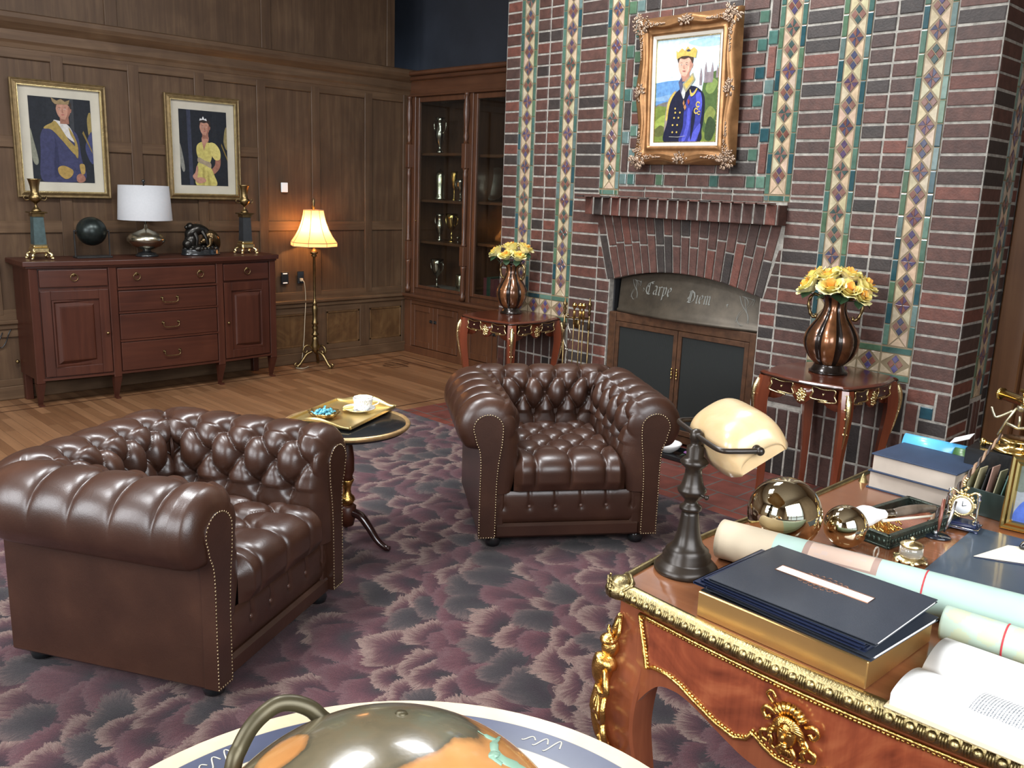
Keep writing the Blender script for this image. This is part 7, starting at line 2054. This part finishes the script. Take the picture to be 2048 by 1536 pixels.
# ================================================================== globe in the foreground
GX, GY, GZ = 6.386, -4.989, .80
gt = thing('floor_globe', 'large antique orange and brown globe in a wooden horizon ring, bottom foreground', 'globe', (GX, GY, 0))
def globe_mat():
    m, nt, b = NT('globe_print'); v = coords(nt)
    # continents: spherical caps with a ragged coastline (object space, centre of the ball at z=.80)
    c0 = nt.nodes.new('ShaderNodeVectorMath'); c0.operation = 'SUBTRACT'; nt.links.new(v, c0.inputs[0]); c0.inputs[1].default_value = (0, 0, .80)
    nrm = nt.nodes.new('ShaderNodeVectorMath'); nrm.operation = 'NORMALIZE'; nt.links.new(c0.outputs[0], nrm.inputs[0])
    def cap(d, thr):
        dv = Vector(d).normalized(); dt = nt.nodes.new('ShaderNodeVectorMath'); dt.operation = 'DOT_PRODUCT'; nt.links.new(nrm.outputs[0], dt.inputs[0]); dt.inputs[1].default_value = dv
        return mth(nt, 'MULTIPLY', mth(nt, 'SUBTRACT', dt.outputs['Value'], thr), 1.0)
    n = node(nt, 'ShaderNodeTexNoise', i_Scale=9.0, i_Detail=5.0, i_Roughness=.6); nt.links.new(v, n.inputs['Vector'])
    wob = mth(nt, 'MULTIPLY', mth(nt, 'SUBTRACT', n.outputs['Fac'], .5), .07)
    k = mth(nt, 'MAXIMUM', cap((-.35, .05, .93), .860), cap((-.05, .36, .93), .985))
    k = mth(nt, 'MAXIMUM', k, cap((-.55, .6, .3), .93)); k = mth(nt, 'MAXIMUM', k, cap((.7, -.6, .2), .85))
    k = mth(nt, 'MINIMUM', k, mth(nt, 'MULTIPLY', cap((-.383, -.299, .874), .991), -4.0))
    k = mth(nt, 'ADD', k, wob)
    land = ramp(nt, [(.496, (0,)*3), (.504, (1,)*3)]); kk = mth(nt, 'ADD', mth(nt, 'MULTIPLY', k, 2.0), .5); nt.links.new(kk, land.inputs[0])
    edge = ramp(nt, [(.47, (0,)*3), (.50, (1,)*3), (.53, (0,)*3)]); nt.links.new(kk, edge.inputs[0])
    n2 = node(nt, 'ShaderNodeTexNoise', i_Scale=11.0, i_Detail=5.0); nt.links.new(v, n2.inputs['Vector'])
    lc = ramp(nt, [(.3, (.065, .058, .035)), (.5, (.12, .095, .055)), (.7, (.10, .11, .075))]); nt.links.new(n2.outputs['Fac'], lc.inputs[0])
    oc = ramp(nt, [(.3, (.36, .15, .045)), (.7, (.52, .25, .08))]); nt.links.new(n2.outputs['Fac'], oc.inputs[0])
    c = mixc(nt, land.outputs[0], oc.outputs[0], lc.outputs[0]); c = mixc(nt, mth(nt, 'MULTIPLY', edge.outputs[0], .6), c, (.03, .03, .02))
    nt.links.new(c, b.inputs['Base Color']); b.inputs['Roughness'].default_value = .22; b.inputs['Coat Weight'].default_value = .6; b.inputs['Coat Roughness'].default_value = .08
    n3 = node(nt, 'ShaderNodeTexNoise', i_Scale=90.0, i_Detail=3.0); nt.links.new(v, n3.inputs['Vector']); bump(nt, b, n3.outputs['Fac'], .08, .002)
    return m
c = MB(); c.sphere((0, 0, GZ), .252, 96, 64); c.build('globe_ball', globe_mat(), gt)
c = MB(); c.tube(spline([(.030+.18*cos(a)*.0, 0, 0) for a in (0, 1)], 2), .001, 3); c = MB()
# green sea serpent ornament on the print
sp_ = [(.60, .30), (.52, .36), (.44, .33), (.40, .24), (.30, .20), (.22, .26), (.16, .22)]
def on_globe(az, el, r=.2535): return (r*cos(el)*cos(az), r*cos(el)*sin(az), GZ+r*sin(el))
def img_dir(dx, dy):
    pass
def og(x, y, z): v = Vector((x, y, z)).normalized()*.2528; return (v.x, v.y, v.z+GZ)
c.tube(spline([og(*q) for q in ((.10, .60, .80), (.14, .54, .83), (.19, .47, .86), (.25, .42, .87), (.30, .43, .85), (.33, .50, .80), (.36, .56, .74))], 6), [.002]*6+[.004]*6+[.006]*6+[.007]*12+[.005]*7, 7, flat=.3)
c.tube(spline([og(*q) for q in ((.25, .42, .87), (.28, .38, .88), (.32, .40, .86))], 5), [.007]*6+[.003]*5, 7, flat=.3)
c.tube(spline([og(*q) for q in ((.16, .52, .84), (.12, .47, .87), (.09, .46, .88))], 5), [.004]*5+[.001]*6, 7, flat=.3)
c.build('sea_serpent', mat('verdigris_paint', (.20, .33, .24), .4, var=.2), gt, label='painted green sea serpent')
def ring_mat():
    m, nt, b = NT('horizon_ring_print'); tc = nt.nodes.new('ShaderNodeTexCoord'); sp = nt.nodes.new('ShaderNodeSeparateXYZ'); nt.links.new(tc.outputs['Object'], sp.inputs[0])
    rad = mth(nt, 'SQRT', mth(nt, 'ADD', mth(nt, 'POWER', sp.outputs['X'], 2.0), mth(nt, 'POWER', sp.outputs['Y'], 2.0)))
    r = ramp(nt, [(0, (.60, .50, .32)), (.592, (.60, .50, .32)), (.60, (.035, .045, .085)), (.828, (.05, .06, .11)), (.836, (.62, .50, .32)), (1, (.66, .54, .36))])
    nt.links.new(mth(nt, 'DIVIDE', mth(nt, 'SUBTRACT', rad, .25), .235), r.inputs[0])
    n = node(nt, 'ShaderNodeTexNoise', i_Scale=9.0, i_Detail=4.0); nt.links.new(tc.outputs['Object'], n.inputs['Vector'])
    r2 = ramp(nt, [(.3, (.82,)*3), (.7, (1.12,)*3)]); nt.links.new(n.outputs['Fac'], r2.inputs[0])
    nt.links.new(mixc(nt, 1.0, r.outputs[0], r2.outputs[0], 'MULTIPLY'), b.inputs['Base Color']); b.inputs['Roughness'].default_value = .25; b.inputs['Coat Weight'].default_value = .5
    return m
c = MB(); c.lathe([(.272, GZ-.022), (.272, GZ), (.478, GZ), (.482, GZ-.004), (.482, GZ-.018), (.478, GZ-.022)], (0, 0, 0), 96, smooth=False); m_ = 6
for k in range(96): k2 = (k+1) % 96; c.f.append((k*m_+5, k2*m_+5, k2*m_, k*m_)); c.c.append((1, 1, 1)); c.sm.append(False)
c.f = [f for f in c.f if len(f) == 4]; c.sm = c.sm[:len(c.f)]; c.c = c.c[:len(c.f)]
c.build('horizon_ring', ring_mat(), gt, label='varnished cream ring with a dark blue lettered band')
# white scripts on the blue band (flourished initials)
c = MB()
for a0 in np.arange(1.0, 6.9, .42):
    for s_ in range(3):
        aa = a0+s_*.05; rr = .42
        q = [(rr+.018*sin(t*5)*(1-.3*s_), aa+(t-.5)*.05) for t in np.linspace(0, 1, 12)]
        c.tube([(r*cos(x), r*sin(x), GZ+.0006) for r, x in q], .0013, 4, flat=.4)
c.build('band_flourishes', mat('cream_script', (.55, .52, .42), .5, var=.05), gt, kind='stuff')
c = MB(); mdir = Vector((-.72, -.70, 0)).normalized()      # brass meridian arc rising at the left
pl = []
for k in range(41):
    a = -pi/2+2*pi*k/40*.5
mer = [(Vector((0, 0, GZ))+mdir*(.270*cos(a))+Vector((0, 0, .270*sin(a)))) for a in np.linspace(-pi/2, pi/2, 48)]
c.tube(spline([(-.150, -.120, GZ-.02), (-.168, -.108, GZ+.10), (-.176, -.093, GZ+.167), (-.182, -.080, GZ+.185), (-.183, -.066, GZ+.203), (-.181, -.050, GZ+.216), (-.177, -.032, GZ+.224), (-.169, -.014, GZ+.222), (-.158, .002, GZ+.213), (-.148, .012, GZ+.200), (-.140, .022, GZ+.19)], 6), .0105, 10); c.build('bronze_handle', mat('olive_bronze', (.075, .062, .032), .4, .5, var=.3, vs=12), gt, label='dull olive bronze arched handle')
c = MB(); pv = Vector((-.155, .203, .967)).normalized(); c.tube([tuple(pv*.250+Vector((0, 0, GZ))), tuple(pv*.2545+Vector((0, 0, GZ)))], [.009, .006], 14); c.build('pole_pin', bpy.data.materials['olive_bronze'], gt)
c = MB(); c.lathe([(.03, .10), (.05, .14), (.03, .20), (.04, .30), (.025, .40), (.05, .48), (.06, .52), (.02, .53)], (0, 0, 0), 24); c.build('pillar', M['mahog'], gt)
for k in range(4):
    a = k*pi/2+.5; c = MB(); c.tube(spline([(.40*cos(a), .40*sin(a), GZ-.02), (.40*cos(a), .40*sin(a), .5), (.38*cos(a), .38*sin(a), .2), (.41*cos(a), .41*sin(a), .0)], 6), [.018]*7+[.014]*6+[.016]*6, 10); c.tube([(.03*cos(a), .03*sin(a), .15), (.38*cos(a), .38*sin(a), .18)], .012, 8); c.build('leg', M['mahog'], gt)
# ================================================================== ornate portrait over the mantel
pf = thing('portrait', 'portrait of a crowned person in blue, in a swept gilt frame over the mantel', 'picture', (3.735, -.752, 1.825))
pf.rotation_euler = (radians(3.0), 0, 0)
PW, PH = .735, .885
M['coppergilt'] = mat('coppery_gilt', (.34, .175, .075), .40, .8, var=.25, vs=16, bmp=.15, bs=60)
M['orn'] = mat('tarnished_ornament', (.34, .24, .17), .45, .7, var=.4, vs=30, bmp=.4, bs=150)
def fr(c, ins, y, w=PW, h=PH, n=28, wav=0.0):
    """rectangle point loop inset by ins; sides may swell (swept frame)"""
    x0, x1, z0, z1 = -w/2+ins, w/2-ins, ins, h-ins; L = []
    def wv(t): return wav*(.5-.5*cos(4*pi*t))-wav*.4*(1 if False else 0)
    for i in range(n): t = i/n; L.append((x0+(x1-x0)*t, y, z0+wv(t)))
    for i in range(n): t = i/n; L.append((x1-wv(t), y, z0+(z1-z0)*t))
    for i in range(n): t = i/n; L.append((x1-(x1-x0)*t, y, z1-wv(t)))
    for i in range(n): t = i/n; L.append((x0+wv(t), y, z1-(z1-z0)*t))
    return L
c = MB()
prof = [(.0, 0, .0), (.0, -.035, 1), (.010, -.055, 1), (.022, -.062, 1), (.034, -.058, 1), (.042, -.060, .8), (.052, -.060, .7), (.060, -.050, .5), (.075, -.040, .2), (.090, -.040, 0), (.098, -.046, 0), (.108, -.044, 0), (.114, -.030, 0), (.116, -.018, 0)]
c.grid([fr(c, i_, y, wav=.026*k) for i_, y, k in prof], closed_v=True, flip=True)
c.build('frame', M['coppergilt'], pf)
c = MB(); c.grid([fr(c, i_, y) for i_, y in ((.112, -.018), (.112, -.028), (.116, -.030), (.132, -.026), (.136, -.020), (.136, -.012))], closed_v=True, smooth=False, flip=True)
c.build('white_slip', mat('white_slip', (.62, .58, .50), .6, var=.05), pf, label='white inner slip')
c = MB(); c.grid([fr(c, i_, y) for i_, y in ((.134, -.016), (.135, -.022), (.140, -.022), (.141, -.012))], closed_v=True, smooth=False, flip=True); c.build('gilt_fillet', M['giltpale'], pf)
def orn(cx_, cz_, s_, seed, sx=1.0, sz=1.0, n=22):
    r_ = random.Random(seed); c = MB()
    for i in range(n):
        a = r_.uniform(0, 2*pi); q = sqrt(r_.random())*s_; x, z = cx_+q*cos(a)*sx, cz_+q*sin(a)*sz; y = -.058-.014*(1-q/s_)
        pts = [(x+.35*s_*.5*(1-k/10)*cos(a+k*.8), y, z+.35*s_*.5*(1-k/10)*sin(a+k*.8)) for k in range(8)]
        c.tube(pts, [.0058*(1-k/12) for k in range(8)], 6)
    c.sphere((cx_, -.06, cz_), s_*.35, 12, 8, sc=(sx, .5, sz))
    c.build('carved_ornament', M['orn'], pf)
for k, (x, z) in enumerate(((-PW/2+.035, .035), (PW/2-.035, .035), (PW/2-.035, PH-.035), (-PW/2+.035, PH-.035))): orn(x, z, .060, k, n=40)
for k, (x, z, a, b_) in enumerate(((0, .040, 1.2, .8), (0, PH-.040, 1.2, .8), (-PW/2+.040, PH/2, .8, 1.2), (PW/2-.040, PH/2, .8, 1.2))): orn(x, z, .042, 10+k, a, b_, 26)
for k in range(4):
    c = MB(); r_ = random.Random(20+k)
    for s_ in (-1, 1):
        c = MB()
        for i in range(40):
            t = r_.random(); w = .016*(1-t)
            if k < 2: x, z = s_*(PW/2-.09-t*.13), (.048 if k == 0 else PH-.048)+r_.uniform(-1, 1)*w
            else: x, z = (-1 if k == 2 else 1)*(PW/2-.048)+r_.uniform(-1, 1)*w, PH/2+s_*(PH/2-.09-t*.16)
            c.sphere((x, -.062, z), .0052, 6, 4)
        c.build('carved_trail', M['orn'], pf)
# canvas
B1, B2, B3 = (.030, .036, .22), (.008, .009, .026), (.07, .08, .42)
GO = (.45, .33, .08)
AR = (PH-.27)/(PW-.27)
pr = [((.50, .66, .74), [(0, 0), (1, 0), (1, 1), (0, 1)], False), ((.62, .74, .78), [(0, .62), (.3, .70), (.7, .66), (1, .74), (1, .9), (.5, .86), (0, .92)], True), ((.66, .74, .74), [(0, .80), (.25, .84), (.55, .78), (.4, .74), (.1, .73)], True), ((.30, .46, .60), [(.5, .95), (.8, .98), (1, .96), (1, .90), (.7, .90)], True), ((.66, .74, .76), [(.62, .76), (.85, .80), (.98, .78), (.8, .73)], True),
      ((.10, .22, .42), [(0, .585), (.2, .60), (.5, .60), (.5, .36), (0, .36)], False), ((.18, .30, .46), [(0, .44), (.3, .47), (.3, .42), (0, .41)], True), ((.14, .13, .12), [(0, .36), (.2, .40), (.4, .39), (.4, .30), (0, .30)], True),
      ((.13, .17, .035), [(0, 0), (0, .33), (.2, .35), (.5, .32), (1, .35), (1, 0)], True), ((.24, .30, .06), [(0, .20), (.15, .27), (.3, .22), (.2, .15), (0, .14)], True), ((.09, .10, .03), [(0, .12), (.1, .17), (.2, .12), (.1, .06), (0, .07)], True),
      ((.06, .10, .03), [(.74, .30), (.76, .56), (.86, .64), (1, .62), (1, .12), (.8, .10)], True), ((.16, .22, .06), [(.80, .52), (.88, .60), (.98, .56), (.92, .47), (.84, .46)], True), ((.17, .20, .05), [(.80, .26), (.88, .34), (.97, .28), (.9, .18), (.82, .18)], True), ((.03, .05, .02), [(.84, .20), (.9, .24), (.98, .16), (.92, .02), (.82, .04)], True)]
# hill-top building with pointed roofs (kept plain)
for x0, x1, z0, z1, zt in ((.70, .74, .54, .64, .71), (.77, .81, .56, .68, .76), (.81, .90, .56, .66, .66), (.87, .91, .58, .68, .75), (.95, .99, .60, .66, .72)):
    pr.append(((.20, .16, .17), [(x0, z0), (x1, z0), (x1, z1), ((x0+x1)/2, zt), (x0, z1)], False))
pr += [((.24, .19, .17), [(.17, .20), (.20, .38), (.26, .46), (.34, .50), (.36, .40), (.26, .30), (.24, .02), (.17, .02)], True), (GO, [(.185, .22), (.21, .38), (.28, .47), (.33, .49), (.27, .40), (.23, .25)], True),
       (B2, [(.18, 0), (.21, .20), (.24, .36), (.31, .46), (.42, .52), (.60, .54), (.72, .50), (.79, .43), (.80, .30), (.77, .12), (.72, 0)], True),
       (B1, [(.42, 0), (.47, .15), (.48, .30), (.54, .44), (.66, .50), (.74, .44), (.76, .30), (.73, .14), (.68, 0)], True), (B3, [(.46, .02), (.52, .16), (.54, .32), (.58, .30), (.57, .15), (.52, .03)], True), (B3, [(.66, .46), (.73, .47), (.76, .36), (.72, .30), (.68, .36)], True), (B3, [(.56, .02), (.64, .10), (.74, .18), (.74, .10), (.66, .0)], True),
       (B2, [(.60, .02), (.60, .24), (.64, .34), (.66, .24), (.63, .10)], True),
       ((.42, .42, .40), [(.405, .53), (.46, .42), (.49, .48), (.47, .54)], True)]
pr += face(.47, .735, .100, AR*1.30, -.08, (.045, .025, .018), (.52, .30, .22), (.36, .18, .13))
pr += [((.26, .24, .15), [(.43, .555), (.50, .48), (.64, .60), (.60, .665)], False), (GO, [(.465, .555), (.505, .515), (.615, .60), (.59, .635)], False),
       ((.07, .07, .12), [(.375, .58), (.42, .63), (.45, .54), (.42, .47)], False),
       (GO, [(.33, .80), (.32, .885), (.35, .865), (.41, .90), (.46, .875), (.50, .915), (.545, .88), (.60, .90), (.65, .87), (.63, .80), (.5, .825), (.42, .825)], False), ((.04, .04, .07), [(.48, .872), (.515, .885), (.55, .87), (.515, .862)], True),
       (GO, [(.56, .50), (.58, .44), (.64, .46), (.68, .51), (.66, .51), (.62, .475), (.59, .475), (.57, .505)], True)]
for (ax, az, s_) in ((.70, .36, 1), (.675, .30, 1), (.72, .28, .7)):
    ring = [(ax+.035*s_*cos(t), az+.030*s_*sin(t)) for t in np.linspace(.3, 5.6, 14)]; inn = [(ax+.020*s_*cos(t), az+.017*s_*sin(t)) for t in np.linspace(.3, 5.6, 14)]
    pr.append((GO, ring+inn[::-1], False))
for bx_, bz in ((.34, .33), (.345, .29), (.42, .29), (.33, .24), (.40, .24), (.31, .17), (.385, .17), (.31, .10), (.38, .10)): pr.append((GO, [(bx_+.014*cos(t), bz+.010*sin(t)) for t in np.linspace(0, 2*pi, 8, endpoint=False)], False))
pr += [((.35, .16, .06), [(.46, .38), (.475, .41), (.49, .38), (.475, .35)], False), ((.35, .16, .06), [(.475, .34), (.50, .37), (.52, .34), (.50, .31)], False), ((.25, .05, .04), [(.53, .40), (.55, .42), (.57, .39), (.55, .36)], False), ((.35, .34, .30), [(.26, .055), (.40, .05), (.52, .06), (.52, .063), (.40, .054), (.26, .059)], False)]
c = painting(pr, PW-.272, PH-.272); c.v = [(y, -.0145-x, z+PH/2) for x, y, z in c.v]
c.build('canvas', M['attpaint'], pf, colattr=True)
c = MB(); c.box(-PW/2+.13, PW/2-.13, -.0140, -.001, .13, PH-.13); c.build('backing', M['blackmat'], pf)
